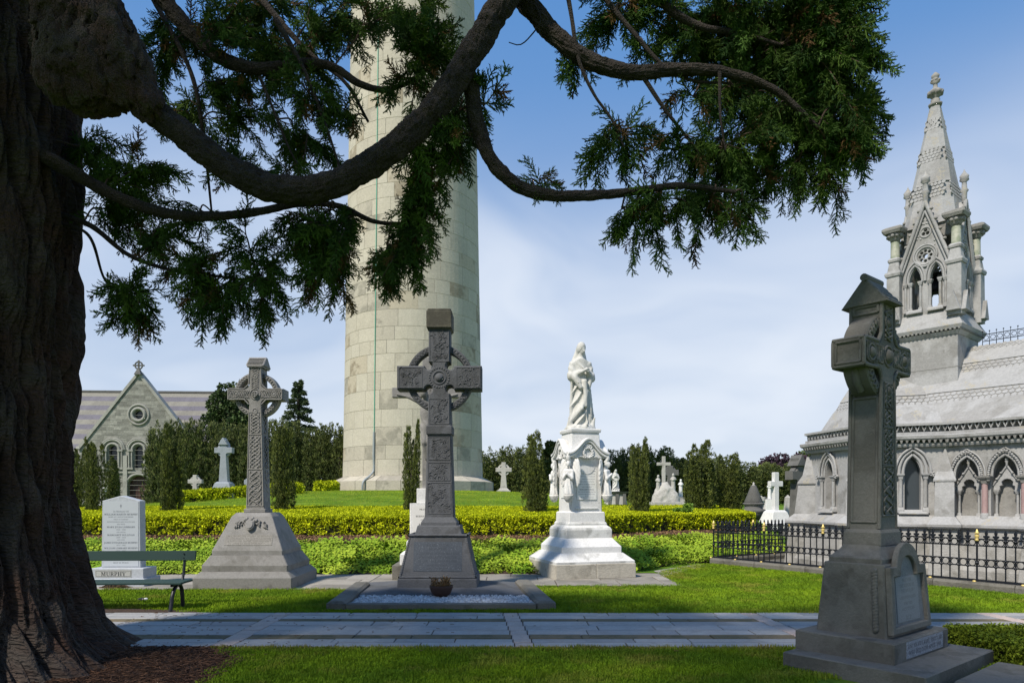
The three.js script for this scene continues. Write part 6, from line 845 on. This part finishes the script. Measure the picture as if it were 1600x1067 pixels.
{ const d = 62, p = at(466, 790, d), H = at(466, 594, d).y - land(p.x, p.z), r = rng(352), L = [], t = thing('conifer', 'pointed green conifer right of the left celtic cross head', 'tree', [p.x, land(p.x, p.z), p.z]); for (let i = 0; i < 40; i++) { const f = i / 40, y = H * (0.35 + 0.65 * f), len = 2.5 * (1 - f) + 0.15, a0 = i * 2.4; for (let k = 0; k < 110; k++) { const q = Math.pow(r(), 0.6) * len, a = a0 + (r() - 0.5) * 0.9, t2 = r(); L.push({ p: V(q * Math.cos(a), y - 0.18 * q + (r() - 0.5) * 0.25, q * Math.sin(a)), dir: V(Math.cos(a), 0.1, Math.sin(a)), s: 0.2, n: 4, w: 0.22, c: [lerp(0.035, 0.075, t2), lerp(0.06, 0.115, t2), lerp(0.02, 0.04, t2)], spread: 1.3 }); } } obj('trunk', tube([[0, 0, 0], [0, H * 0.5, 0], [0, H * 0.98, 0]], 0.14, 8, 6), M.limb, t); raw('crown', leafCloud(L, r), M.crown, t); }
broadTree('copper_beech', 'dark purple copper beech on the skyline left of the mausoleum', 1228, 716, 785, 96, 95, [0.032, 0.016, 0.03], [0.07, 0.038, 0.062], 353); broadTree('broadleaf_tree', 'green tree on the skyline touching the mausoleum', 1262, 709, 785, 70, 100, [0.06, 0.1, 0.025], [0.12, 0.17, 0.045], 354); broadTree('broadleaf_tree', 'yellow green tree below the purple beech', 1196, 731, 788, 60, 90, [0.1, 0.14, 0.02], [0.2, 0.24, 0.04], 355); broadTree('broadleaf_tree', 'light green bushy tree behind the white monument', 862, 682, 790, 40, 48, [0.05, 0.08, 0.02], [0.12, 0.15, 0.03], 356, 14); broadTree('broadleaf_tree', 'low green tree right of the calvary cross', 1052, 718, 790, 60, 64, [0.035, 0.06, 0.018], [0.085, 0.12, 0.03], 357);
broadTree('broadleaf_shrub', 'small fresh green shrub on the hedge beside the calvary group', 1068, 781, 800, 26, 21, [0.1, 0.2, 0.02], [0.2, 0.32, 0.03], 358, 9);
// ---------------------------------------------------------------- other graves, farther off
const onLand = (px, d) => { const p = at(px, 780, d); return [p.x, land(p.x, p.z), p.z]; };
function farCross(name, label, px, d, topPy, o) {
  const p = onLand(px, d), H = at(px, topPy, d).y - p[1], t = thing(name, label, o.cat ?? 'grave cross', p, o.turn ?? 0), m = o.m, b = o.base ?? 0.3, bw = o.bw ?? 0.9, L = o.L ?? 0.4, hh = H * (o.arm ?? 0.78), w = o.w ?? 0.16;
  obj('base', tower([[0, bw, bw * 0.8], [H * b * 0.3, bw, bw * 0.8], [H * b * 0.36, bw * 0.8, bw * 0.66], [H * b * 0.9, bw * 0.55, bw * 0.5], [H * b, bw * 0.42, bw * 0.4]], 0.02), m, t);
  obj('cross', o.ringed ? ext(crossOutline({ L, ah: w * 0.6, aw: w * 0.6, up: H * 0.97 - hh, down: hh - H * b, wb: w * 0.95, wt: w * 0.6, r: w * 0.4 }), w * 1.3, 0.015, -w * 0.65).translate(0, hh, 0) : [block(w * 1.2, H * (1 - b), w, 0, H * b, 0, 0.015), block(2 * L, w * 1.15, w * 1.02, 0, hh - w * 0.6, 0, 0.015)], m, t);
  if (o.ringed) obj('ring', ext(ringShape(L * 0.76, L * 0.54), w * 0.8, 0.01, -w * 0.4, 24).translate(0, hh, 0), m, t); if (o.cap) obj('cap', ext(poly([[-w, 0], [w, 0], [0.02, w * 1.5], [-0.02, w * 1.5]]), w * 1.8, 0.01, -w * 0.9).translate(0, H - w * 1.4, 0), m, t);
  return t;
}
farCross('grave_cross', 'pale blue grey celtic cross on a tall base before the yew row', 350, 33, 685, { m: M.farBlue, ringed: true, L: 0.42, w: 0.22, bw: 1.25, base: 0.28, arm: 0.8, cap: true });
farCross('grave_cross', 'small grey ringed cross left of the pale blue celtic cross', 305, 34, 741, { m: M.farStone, ringed: true, L: 0.34, w: 0.16, bw: 0.7, base: 0.12, arm: 0.72 });
farCross('grave_cross', 'small pale blue grave stone right behind the left celtic cross', 388, 35, 748, { m: M.farBlue, L: 0.2, w: 0.2, bw: 0.7, base: 0.4, arm: 0.8 });
farCross('grave_cross', 'pale ringed cross right of the round tower foot', 787, 40, 721, { m: M.farStone, ringed: true, L: 0.46, w: 0.2, bw: 0.8, base: 0.12, arm: 0.72 });
farCross('grave_cross', 'clean white latin cross on a white base beyond the railings', 1212, 26, 738, { m: M.marble, L: 0.28, w: 0.17, bw: 1.15, base: 0.34, arm: 0.8, turn: 0.3 });
farCross('grave_cross', 'large dark celtic cross close to the left end of mausoleum', 1246, 24, 712, { m: M.farDark, ringed: true, L: 0.42, w: 0.25, bw: 1.1, base: 0.25, arm: 0.78, cap: true, turn: 0.5 });
farCross('grave_cross', 'small grey ringed cross right of the dark cone monument', 1187, 30, 774, { m: M.farStone, ringed: true, L: 0.2, w: 0.14, bw: 0.5, base: 0.3, arm: 0.78 });
farCross('grave_cross', 'thin grey cross between the cone monument and white cross', 1196, 31, 776, { m: M.farDark, L: 0.14, w: 0.08, bw: 0.5, base: 0.5, arm: 0.86 });
farCross('grave_cross', 'dark weathered cross standing behind the calvary group', 1047, 38, 726, { m: M.farDark, ringed: true, L: 0.45, w: 0.25, bw: 0.9, base: 0.2, arm: 0.8 });
{ const p = onLand(1178, 27), t = thing('cone_monument', 'dark grey pointed cone monument beyond the railings', 'monument', p); const H = at(1178, 753, 27).y - p[1]; obj('drum', lathe([[0.001, 0], [0.4, 0], [0.4, H * 0.18], [0.44, H * 0.2], [0.44, H * 0.26], [0.34, H * 0.28], [0.34, H * 0.38], [0.4, H * 0.4], [0.4, H * 0.44], [0.001, H * 0.45]], 20), M.farDark, t); obj('cone', lathe([[0.001, H * 0.44], [0.36, H * 0.45], [0.1, H * 0.9], [0.001, H * 0.92]], 18), M.farDark, t); obj('finial', lathe([[0.03, H * 0.88], [0.07, H * 0.91], [0.03, H * 0.94], [0.04, H * 0.97], [0.001, H]], 10), M.farStone, t); }
{ const p = onLand(1231.5, 27), t = thing('obelisk', 'slim pale obelisk between white cross and mausoleum', 'obelisk', p), H = at(1231, 773, 27).y - p[1]; obj('shaft', tower([[0.2, 0.34, 0.34], [H * 0.93, 0.18, 0.18], [H, 0.01, 0.01]], 0.005), M.farStone, t); obj('base', block(0.6, 0.22, 0.6, 0, 0, 0), M.farStone, t); }
{ const p = onLand(1203, 30), t = thing('grave_statue', 'small white figure behind the white latin cross', 'statue', p); obj('pedestal', tower([[0, 0.5, 0.5], [0.6, 0.4, 0.4]], 0.01), M.marble, t); const f = raw('figure', monk(0.75), M.marble, t); f.position.y = 0.6; boxUVof(f); }
{ const p = onLand(962, 32), t = thing('statue_monument', 'white praying figure on a dark banded pedestal right of the white monument', 'monument', p), top = at(962, 733, 32).y - p[1], ph = at(962, 768, 32).y - p[1]; obj('pedestal', tower([[0, 0.95, 0.95], [ph * 0.86, 0.8, 0.8]], 0.1), M.farStone, t); for (const x of [-0.33, 0, 0.33]) obj('pier', bx(0.14, ph * 0.8, 0.06, x, ph * 0.42, 0.46), M.farDark, t); obj('cornice', tower([[ph * 0.85, 1.0, 1.0], [ph, 1.1, 1.1]], 0.1), M.farDark, t); const f = raw('figure', ladyRough.clone(), M.statue, t); const s = (top - ph) / 1.84; f.scale.set(s, s, s); f.position.y = ph; boxUVof(f); }
{ const d = 32, p = onLand(1040, d), t = thing('calvary_group', 'pale stone calvary with tall cross, two mourners and a rocky mound', 'monument', p), top = at(1036, 713, d).y - p[1], rock = at(1040, 756, d).y - p[1];
  obj('plinth', block(1.3, Math.max(0.2, at(1040, 786, d).y - p[1] + 0.05), 0.9, 0, 0, 0), M.farStone, t); const g = net((x, y, z) => { let q = ell(x, y, z, [-0.05, 0.1, 0], [0.5, rock * 1.0, 0.4]); q = smin(q, ell(x, y, z, [-0.36, 0.1, 0.1], [0.3, rock * 0.62, 0.3]), 0.1); q = smin(q, ell(x, y, z, [0.32, 0.1, 0.1], [0.34, rock * 0.68, 0.3]), 0.1); return Math.max(q, -y) + 0.07 * fbm(x * 5, y * 5, z * 5, 3); }, [-0.8, -0.1, -0.6], [0.8, rock * 1.2, 0.6], 0.05); boxUVof(raw('rock', g, M.farStone, t));
  obj('cross', [block(0.15, top - rock * 0.8, 0.14, -0.08, rock * 0.8, 0, 0.01), block(0.62, 0.14, 0.145, -0.08, top - 0.42, 0, 0.01)], M.farStone, t); for (const [x, s, y] of [[-0.36, 0.98, rock * 0.55], [0.33, 1.02, rock * 0.58]]) { const f = raw('mourner', monk(0.92 * s), M.farStone, t); f.position.set(x, y, 0.12); f.rotation.y = -x; boxUVof(f); } }
{ const p = onLand(1064, 33), t = thing('grave_statue', 'small white statue half hidden in the yews right of calvary', 'statue', p); obj('pedestal', tower([[0, 0.4, 0.4], [0.5, 0.3, 0.3]], 0.01), M.farStone, t); const f = raw('figure', monk(0.85), M.marble, t); f.position.y = 0.5; boxUVof(f); }
{ const p = onLand(163, 34), t = thing('grave_statue', 'white grave figure between the two yews before the chapel', 'statue', p); obj('pedestal', tower([[0, 0.8, 0.6], [0.35, 0.6, 0.5]], 0.01), M.marble, t); const f = raw('figure', monk(0.8), M.marble, t); f.position.y = 0.35; boxUVof(f); }

// ---------------------------------------------------------------- the giant sequoia over the foreground
{
  const t = thing('sequoia_tree', 'giant sequoia with massive furrowed trunk and low sweeping branch overhead', 'tree', [-5.5, 0, -6.75], 0), inv = V(5.5, 0, 6.75), W = (px, py, d) => at(px, py, d).add(inv);
  { // trunk: a flaring column with deep, wandering vertical furrows and shaggy plates between them
    const na = 560, ny = 330, H = 6.8, pos = [], uv = [], ix = []; for (let j = 0; j <= ny; j++) { const f = j / ny, y = -0.15 + H * Math.pow(f, 1.5);
      const base = 1.09 + 0.62 * Math.exp(-Math.max(0, y) / 0.42) + 0.08 * sstep(2.2, 4.5, y) - 0.035 * Math.max(0, y - 5);
      for (let i = 0; i <= na; i++) { const a = i / na * 2 * Math.PI, ca = Math.cos(a), sa = Math.sin(a), wv = 0.5 * fbm(ca * 2.2, y * 0.55, sa * 2.2, 3);
        const flute = 0.085 * Math.sin(a * 7 + wv * 4) * (0.5 + Math.exp(-Math.max(0, y) / 0.8)), cr = Math.abs(fbm(ca * 6 + wv, y * 0.5, sa * 6, 2)), cr2 = Math.abs(fbm(ca * 14 + wv * 2, y * 1.0 + 4, sa * 14, 2)), cr3 = Math.abs(fbm(ca * 34 + wv * 4, y * 2.6, sa * 34, 2));
        const furrow = -0.17 * Math.exp(-cr * 13) - 0.085 * Math.exp(-cr2 * 11) - 0.034 * Math.exp(-cr3 * 9);
        const lump = 0.14 * fbm(ca * 1.8 + 5, y * 1.1, sa * 1.8, 3) + 0.03 * fbm(ca * 9, y * 3.5, sa * 9, 2); const r = base + flute + furrow + lump + 0.012 * fbm(ca * 60, y * 8, sa * 60, 2); pos.push(r * ca, y, r * sa); uv.push(a * 1.2, y * 0.9); } }
    for (let j = 0; j < ny; j++) for (let i = 0; i < na; i++) { const k = j * (na + 1) + i; ix.push(k, k + na + 1, k + 1, k + 1, k + na + 1, k + na + 2); }
    const g = new THREE.BufferGeometry(); g.setAttribute('position', new THREE.Float32BufferAttribute(pos, 3)); g.setAttribute('uv', new THREE.Float32BufferAttribute(uv, 2)); g.setIndex(ix); g.computeVertexNormals(); raw('trunk', g, M.bark, t);
  }
  const limbs = [];
  function limb(pts, r0, r1, rough = 0.12, name = 'branch', mat = M.limb, parent = t) {
    const c = new THREE.CatmullRomCurve3(pts, false, 'centripetal'), L = c.getLength(), n = Math.max(8, Math.min(420, Math.round(L / (r0 > 0.06 ? 0.014 : 0.035)))), m = r0 > 0.06 ? 56 : r0 > 0.03 ? 14 : 6, fr = c.computeFrenetFrames(n), pos = [], uv = [], ix = [];
    for (let j = 0; j <= n; j++) { const p = c.getPointAt(j / n), R = lerp(r0, r1, j / n); if (r0 <= 0.06 || j % 3 === 0) limbs.push([p.clone(), R]); for (let i = 0; i <= m; i++) { const a = i / m * 6.2832, ca = Math.cos(a), sa = Math.sin(a), cx = (fr.normals[j].x * ca + fr.binormals[j].x * sa) * R, cy = (fr.normals[j].y * ca + fr.binormals[j].y * sa) * R, cz = (fr.normals[j].z * ca + fr.binormals[j].z * sa) * R, crack = r0 > 0.06 ? 1.3 * Math.exp(-13 * Math.abs(fbm(Math.cos(a) * 3.6, Math.sin(a) * 3.6, j / n * L * 6, 2))) + 0.9 * Math.exp(-10 * Math.abs(fbm(Math.cos(a) * 8, Math.sin(a) * 8, j / n * L * 13 + 5, 2))) : 0, k = R * (1 + rough * fbm((p.x + cx) * 6, (p.y + cy) * 6, (p.z + cz) * 6, 3) * 2 - 0.12 * crack); pos.push(p.x + k * (fr.normals[j].x * ca + fr.binormals[j].x * sa), p.y + k * (fr.normals[j].y * ca + fr.binormals[j].y * sa), p.z + k * (fr.normals[j].z * ca + fr.binormals[j].z * sa)); uv.push(a * Math.max(R, 0.03) / 0.5, j / n * L / 0.5); } }
    for (let j = 0; j < n; j++) for (let i = 0; i < m; i++) { const k = j * (m + 1) + i; ix.push(k, k + 1, k + m + 1, k + 1, k + m + 2, k + m + 1); }
    const g = new THREE.BufferGeometry(); g.setAttribute('position', new THREE.Float32BufferAttribute(pos, 3)); g.setAttribute('uv', new THREE.Float32BufferAttribute(uv, 2)); g.setIndex(ix); g.computeVertexNormals(); return raw(name, g, mat, parent);
  }
  const way = (list, d) => list.map(([x, y, dd]) => W(x, y, dd ?? d));
  limb(way([[60, 60], [140, 105], [200, 140], [245, 178], [290, 213], [350, 258], [420, 292], [490, 296], [560, 268], [625, 222], [690, 155], [740, 78], [785, 5], [850, -90], [900, -200]], 5.9), 0.125, 0.108, 0.14);
  limb(way([[200, -80], [250, -8], [300, 52], [345, 90], [390, 106], [440, 104], [490, 98], [525, 107], [560, 130], [602, 140], [660, 120]], 6.7), 0.1, 0.018);
  limb(way([[10, 215, 6.6], [80, 250, 6.5], [140, 285], [190, 311], [260, 333], [330, 338], [400, 331], [470, 318], [530, 322], [585, 346], [650, 350]], 6.6), 0.075, 0.016);
  limb(way([[720, 85, 5.9], [735, 130, 6.0], [744, 185], [765, 245], [800, 284], [840, 302], [905, 306], [985, 300], [1060, 290], [1150, 300]], 6.05), 0.085, 0.018, 0.16);
  limb(way([[760, -80], [815, -5], [860, 48], [905, 86], [950, 105], [990, 113], [1060, 108], [1130, 112], [1210, 140], [1280, 200]], 6.1), 0.11, 0.02, 0.14);
  limb(way([[1010, -40], [1035, 2], [1065, 27], [1100, 43], [1145, 50], [1220, 70]], 6.2), 0.045, 0.015);
  limb(way([[885, -20], [893, 25], [905, 95], [930, 150], [955, 185], [975, 230]], 6.05), 0.022, 0.008); limb(way([[940, -10], [985, 45], [1040, 105], [1080, 125], [1140, 130]], 6.15), 0.024, 0.01); limb(way([[1000, 112], [1040, 172], [1072, 212], [1110, 260]], 6.1), 0.02, 0.008); limb(way([[1125, 112], [1126, 180], [1134, 235]], 6.05), 0.016, 0.006); limb(way([[835, 5], [845, 30], [830, 55], [812, 70], [795, 66]], 6.0), 0.008, 0.004);
  limb(way([[430, 30], [470, 100], [510, 200], [530, 260]], 6.6), 0.03, 0.01); limb(way([[400, -10], [480, 80], [540, 130], [575, 190]], 6.9), 0.035, 0.012); limb(way([[240, 0], [300, 120], [320, 240], [330, 330]], 7.2), 0.03, 0.01); limb(way([[405, 120], [470, 260], [480, 210]], 6.5), 0.016, 0.006);
  limb(way([[20, 310, 6.9], [90, 335, 6.9], [140, 352], [200, 398], [260, 420], [330, 430], [400, 440]], 6.9), 0.035, 0.008); limb(way([[60, 345, 6.9], [135, 365], [165, 440], [200, 470], [215, 500]], 6.8), 0.02, 0.007);
  // the swollen root of the great branch
  const burl = net((x, y, z) => { let d = ell(x, y, z, [0, 0, 0], [0.6, 0.52, 0.42]); d = smin(d, cap3(x, y, z, [-0.42, 0.9, 0.0], [-0.32, -0.1, 0.1], 0.38, 0.32), 0.2); d = smin(d, cap3(x, y, z, [0.1, 0.55, 0], [0.36, 0.1, 0.02], 0.34, 0.3), 0.15); d = smin(d, cap3(x, y, z, [0.3, 0.12, 0.0], [0.62, -0.36, 0.0], 0.28, 0.2), 0.12); return d + 0.10 * fbm(x * 3.2, y * 3.2, z * 3.2, 4) + 0.07 * Math.exp(-13 * Math.abs(fbm(x * 5, y * 2.2, z * 5, 2))) + 0.035 * Math.exp(-9 * Math.abs(fbm(x * 13, y * 6, z * 13, 2))); }, [-1.0, -0.75, -0.7], [1.0, 1.5, 0.75], 0.024);
  const bo = raw('burl', burl, M.bark, t); boxUVof(bo); bo.position.copy(W(150, 112, 5.75)); bo.scale.set(0.68, 0.74, 0.7);
  // foliage sprays: cords of scale leaves, three times branched
  function spray(seed) { const r = rng(seed), seg = []; const cord = (a, b, w0, w1) => seg.push([a, b, w0, w1]);
    const axis = new THREE.CatmullRomCurve3([V(0, 0, 0), V((r() - 0.5) * 0.1, 0.35, (r() - 0.5) * 0.1), V((r() - 0.5) * 0.22, 0.7, (r() - 0.5) * 0.22), V((r() - 0.5) * 0.36, 1, (r() - 0.5) * 0.36)]);
    for (let i = 0; i < 5; i++) cord(axis.getPoint(i / 5), axis.getPoint((i + 1) / 5), 0.019 - i * 0.0015, 0.0175 - i * 0.0015);
    for (let i = 0; i < 17; i++) { const f = 0.06 + 0.9 * i / 17, p = axis.getPoint(f), tg = axis.getTangent(f), a = i * 2.399 + r(), side = V(Math.cos(a), 0, Math.sin(a)), L = (0.42 - 0.24 * f) * (0.75 + 0.5 * r()), dir = tg.clone().multiplyScalar(0.85).add(side).normalize(), q = p.clone().addScaledVector(dir, L * 0.5), e = q.clone().addScaledVector(dir.clone().add(tg.clone().multiplyScalar(0.5)).normalize(), L * 0.5); cord(p, q, 0.018, 0.0175); cord(q, e, 0.0175, 0.007);
      for (let k = 0; k < 5; k++) { const g = (k + 0.7) / 5.6, p2 = g < 0.5 ? p.clone().lerp(q, g * 2) : q.clone().lerp(e, g * 2 - 1), b = r() * 6.283, d2 = dir.clone().multiplyScalar(0.9).add(V(Math.cos(b), Math.sin(b) * 0.6, Math.sin(b)).multiplyScalar(0.75)).normalize(); cord(p2, p2.clone().addScaledVector(d2, L * (0.42 - 0.2 * g) * (0.8 + 0.5 * r())), 0.0165, 0.006); } }
    const pos = []; for (const [a, b, w0, w1] of seg) { const d = b.clone().sub(a).normalize(), u = Math.abs(d.y) < 0.9 ? V(0, 1, 0).cross(d).normalize() : V(1, 0, 0).cross(d).normalize(), v = d.clone().cross(u), A = [], B = []; for (let i = 0; i < 3; i++) { const n = u.clone().multiplyScalar(Math.cos(i * 2.094)).addScaledVector(v, Math.sin(i * 2.094)); A.push(a.clone().addScaledVector(n, w0).toArray()); B.push(b.clone().addScaledVector(n, w1).toArray()); } for (let i = 0; i < 3; i++) { const j = (i + 1) % 3; pos.push(A[i], A[j], B[j], A[i], B[j], B[i]); } }
    return tri3(pos); }
  const sprays = [1, 2, 3, 4].map((k) => spray(400 + k)), lists = sprays.map(() => []), cols = sprays.map(() => []), r = rng(411), twigs = [];
  const nearest = (p) => { let b = null, bd = 1e9; for (const [q] of limbs) { const d = q.distanceToSquared(p); if (d < bd) { bd = d; b = q; } } return b; };
  const leafAt = (p, dir, s) => { const k = Math.floor(r() * 4), b = 0.55 + r() * 0.9, h = r(), old = r() < 0.06; lists[k].push(aim(p, dir, r() * 6.283, s)); cols[k].push(old ? rgb(0.1 * b, 0.06 * b, 0.025 * b) : rgb(lerp(0.026, 0.06, h) * b, lerp(0.06, 0.105, h) * b, 0.016 * b)); };
  const nL = limbs.length; const skeleton = limbs.slice();
  // a clump: drooping branchlets that fan out from where it hangs, each feathered with sprays toward its tip
  function clump(px, py, rx, ry, d, dens = 1, len = 0.25) {
    const c = W(px, py, d), sx = rx * d / FOC, sy = ry * d / FOC, sz = Math.min(0.5, (sx + sy) * 0.42); let b = null, bd = 1e9; for (const [q] of skeleton) { const e = q.distanceToSquared(c); if (e < bd) { bd = e; b = q; } }
    const root = c.clone().add(V(0, sy * 0.3, 0)).lerp(b, 0.35), nb = Math.max(3, Math.round(sx * sy * Math.PI * 34 * dens + 1.5));
    twigs.push(tube([b, b.clone().lerp(root, 0.5).add(V((r() - 0.5) * 0.1, 0.06, (r() - 0.5) * 0.1)), root], 0.0085, 10, 5));
    for (let i = 0; i < nb; i++) {
      const a = r() * 6.283, q = Math.pow(r(), 0.42) * 0.92, e = c.clone().add(V(Math.cos(a) * q * sx, Math.sin(a) * q * sy, (r() - 0.5) * 2 * sz)), s = r() < 0.3 ? b.clone().lerp(root, r()) : root, dir = e.clone().sub(s), L = dir.length(), m = s.clone().lerp(e, 0.5).add(V((r() - 0.5) * 0.1, 0.05 + 0.12 * L * r(), (r() - 0.5) * 0.1)), cv = new THREE.CatmullRomCurve3([s, m, e]); twigs.push(new THREE.TubeGeometry(cv, 8, 0.0042 + r() * 0.002, 4));
      const n = Math.max(5, Math.round(Math.min(L, 0.55) / 0.05)), t0 = Math.max(0, 1 - 0.55 / Math.max(L, 0.2));
      for (let k = 0; k < n; k++) { const f = lerp(t0 + 0.05, 1, (k + r() * 0.7) / n), p = cv.getPoint(f), tg = cv.getTangent(f), sd = V(r() - 0.5, (r() - 0.5) * 0.8 - 0.22, r() - 0.5).multiplyScalar(1.5 * (1.15 - 0.6 * f)); leafAt(p, tg.multiplyScalar(0.85).add(sd).add(V(0, -0.22, 0)), len * (0.6 + r() * 0.6)); }
    }
  }
  const C = [ [190, 495, 40, 30, 6.8, 0.9], [345, 490, 46, 28, 6.8, 0.8], [415, 490, 26, 26, 6.7, 0.8], [250, 380, 60, 40, 7.1, 0.6], [160, 240, 40, 40, 7.2, 0.7], [350, 140, 50, 46, 7.3, 0.6], [500, 30, 60, 40, 6.9, 0.7], [600, 20, 60, 36, 7.0, 0.7], [260, 60, 40, 50, 7.4, 0.5], [540, 200, 40, 40, 6.9, 0.45], [705, 190, 34, 50, 6.3, 0.9], [1240, 40, 90, 60, 6.4, 1.0], [1180, 130, 60, 50, 6.5, 0.8], [1080, 80, 60, 40, 6.5, 0.6], // x, y, rx, ry (picture), distance, density
    [205, 470, 52, 50, 6.8, 0.9], [215, 285, 80, 48, 7.0, 0.8], [180, 330, 50, 50, 7.3, 0.7], [300, 440, 55, 55, 7.0, 0.75], [335, 462, 55, 48, 6.8, 0.7], [408, 448, 40, 58, 6.7, 0.85], [395, 390, 60, 36, 6.9, 0.6], [505, 420, 46, 76, 6.5, 1.25], [485, 370, 46, 46, 6.6, 0.9], [520, 345, 40, 34, 6.6, 0.9],
    [628, 410, 42, 66, 6.4, 1.25], [652, 345, 40, 66, 6.4, 1.2], [665, 270, 36, 50, 6.3, 0.9], [695, 250, 42, 56, 6.2, 1.15], [600, 425, 28, 40, 6.5, 0.8], [670, 300, 30, 50, 6.3, 1.0],
    [320, 60, 80, 46, 7.4, 0.55], [440, 110, 85, 70, 7.0, 0.62], [545, 40, 60, 40, 7.1, 0.6], [470, 225, 52, 58, 7.0, 0.6], [375, 190, 56, 50, 7.3, 0.5], [655, 60, 50, 46, 6.8, 0.8], [685, 90, 42, 66, 6.5, 1.0], [640, 135, 40, 50, 6.6, 0.8], [290, 200, 55, 40, 7.6, 0.45], [420, 20, 90, 34, 7.3, 0.6], [370, 260, 45, 36, 7.1, 0.5], [300, 345, 60, 30, 7.0, 0.6], [240, 120, 30, 40, 7.6, 0.5], [360, 40, 50, 40, 6.8, 0.8], [480, 160, 60, 46, 6.7, 0.7], [440, 280, 40, 20, 6.5, 0.6],
    [765, 175, 24, 42, 6.2, 0.7], [845, 283, 28, 14, 6.1, 0.25, 0.2], [980, 34, 80, 44, 6.4, 0.95], [906, 112, 24, 20, 6.2, 0.55], [1010, 88, 46, 30, 6.4, 0.5],
    [1180, 60, 130, 80, 6.5, 1.2], [1280, 110, 90, 120, 6.4, 1.35, 0.27], [1330, 50, 44, 66, 6.4, 1.3, 0.27], [1345, 170, 42, 66, 6.3, 1.2, 0.27], [1300, 235, 62, 64, 6.4, 1.1, 0.27], [1210, 200, 90, 70, 6.5, 1.05], [1130, 250, 100, 50, 6.4, 0.95], [1235, 285, 46, 42, 6.5, 0.85], [978, 215, 56, 40, 6.2, 0.85], [950, 240, 40, 26, 6.2, 0.7], [1045, 255, 60, 40, 6.2, 0.85], [1030, 335, 66, 44, 6.2, 0.8], [1110, 325, 70, 44, 6.2, 0.85], [1018, 385, 36, 22, 6.2, 0.6], [1142, 362, 24, 26, 6.2, 0.6], [1296, 300, 32, 30, 6.4, 0.8], [1080, 172, 50, 30, 6.3, 0.5], [1150, 150, 60, 40, 6.4, 0.75], [1060, 20, 60, 30, 6.5, 0.8], [970, 345, 22, 14, 6.2, 0.4], [1170, 340, 26, 30, 6.3, 0.7]];
  for (const a of C) clump(...a);
  // the rest of the crown, above and behind the eye: it is what shades the foreground
  const high = [[V(-5.4, 6.1, -6.5), V(-4.2, 8.8, -3.8), V(-2.2, 8.9, -2.2), V(0.6, 8.4, -2.2)], [V(-5.6, 6.2, -6.5), V(-6.6, 9.4, -3.0), V(-7.6, 9.2, -0.4)], [V(-5.5, 6.3, -6.5), V(-4.8, 10, -2.6), V(-3.2, 9.8, 0.2), V(-1.6, 9.2, 1.4)]];
  for (const h of high) { const pts = h.map((p) => p.clone().add(inv)); limb(pts, 0.16, 0.03, 0.12); const cv = new THREE.CatmullRomCurve3(pts); for (let i = 0; i < 240; i++) { const f = 0.12 + 0.88 * r(), p = cv.getPoint(f), a = r() * 6.283, q = Math.sqrt(r()) * 1.9, e = p.clone().add(V(Math.cos(a) * q, (r() - 0.62) * 1.2, Math.sin(a) * q)); if (i % 5 === 0) twigs.push(tube([p, p.clone().lerp(e, 0.5).add(V(0, 0.15, 0)), e], 0.012, 6, 4)); leafAt(e, V(Math.cos(a) + (r() - 0.5), -0.5 + (r() - 0.5) * 0.8, Math.sin(a) + (r() - 0.5)), 0.55 + r() * 0.35); } }
  stuff(raw('twigs', join(twigs), M.twig, t));
  sprays.forEach((g, k) => inst('foliage', g, M.needle, lists[k], t, cols[k]));
  
}

renderer.render(scene, camera);
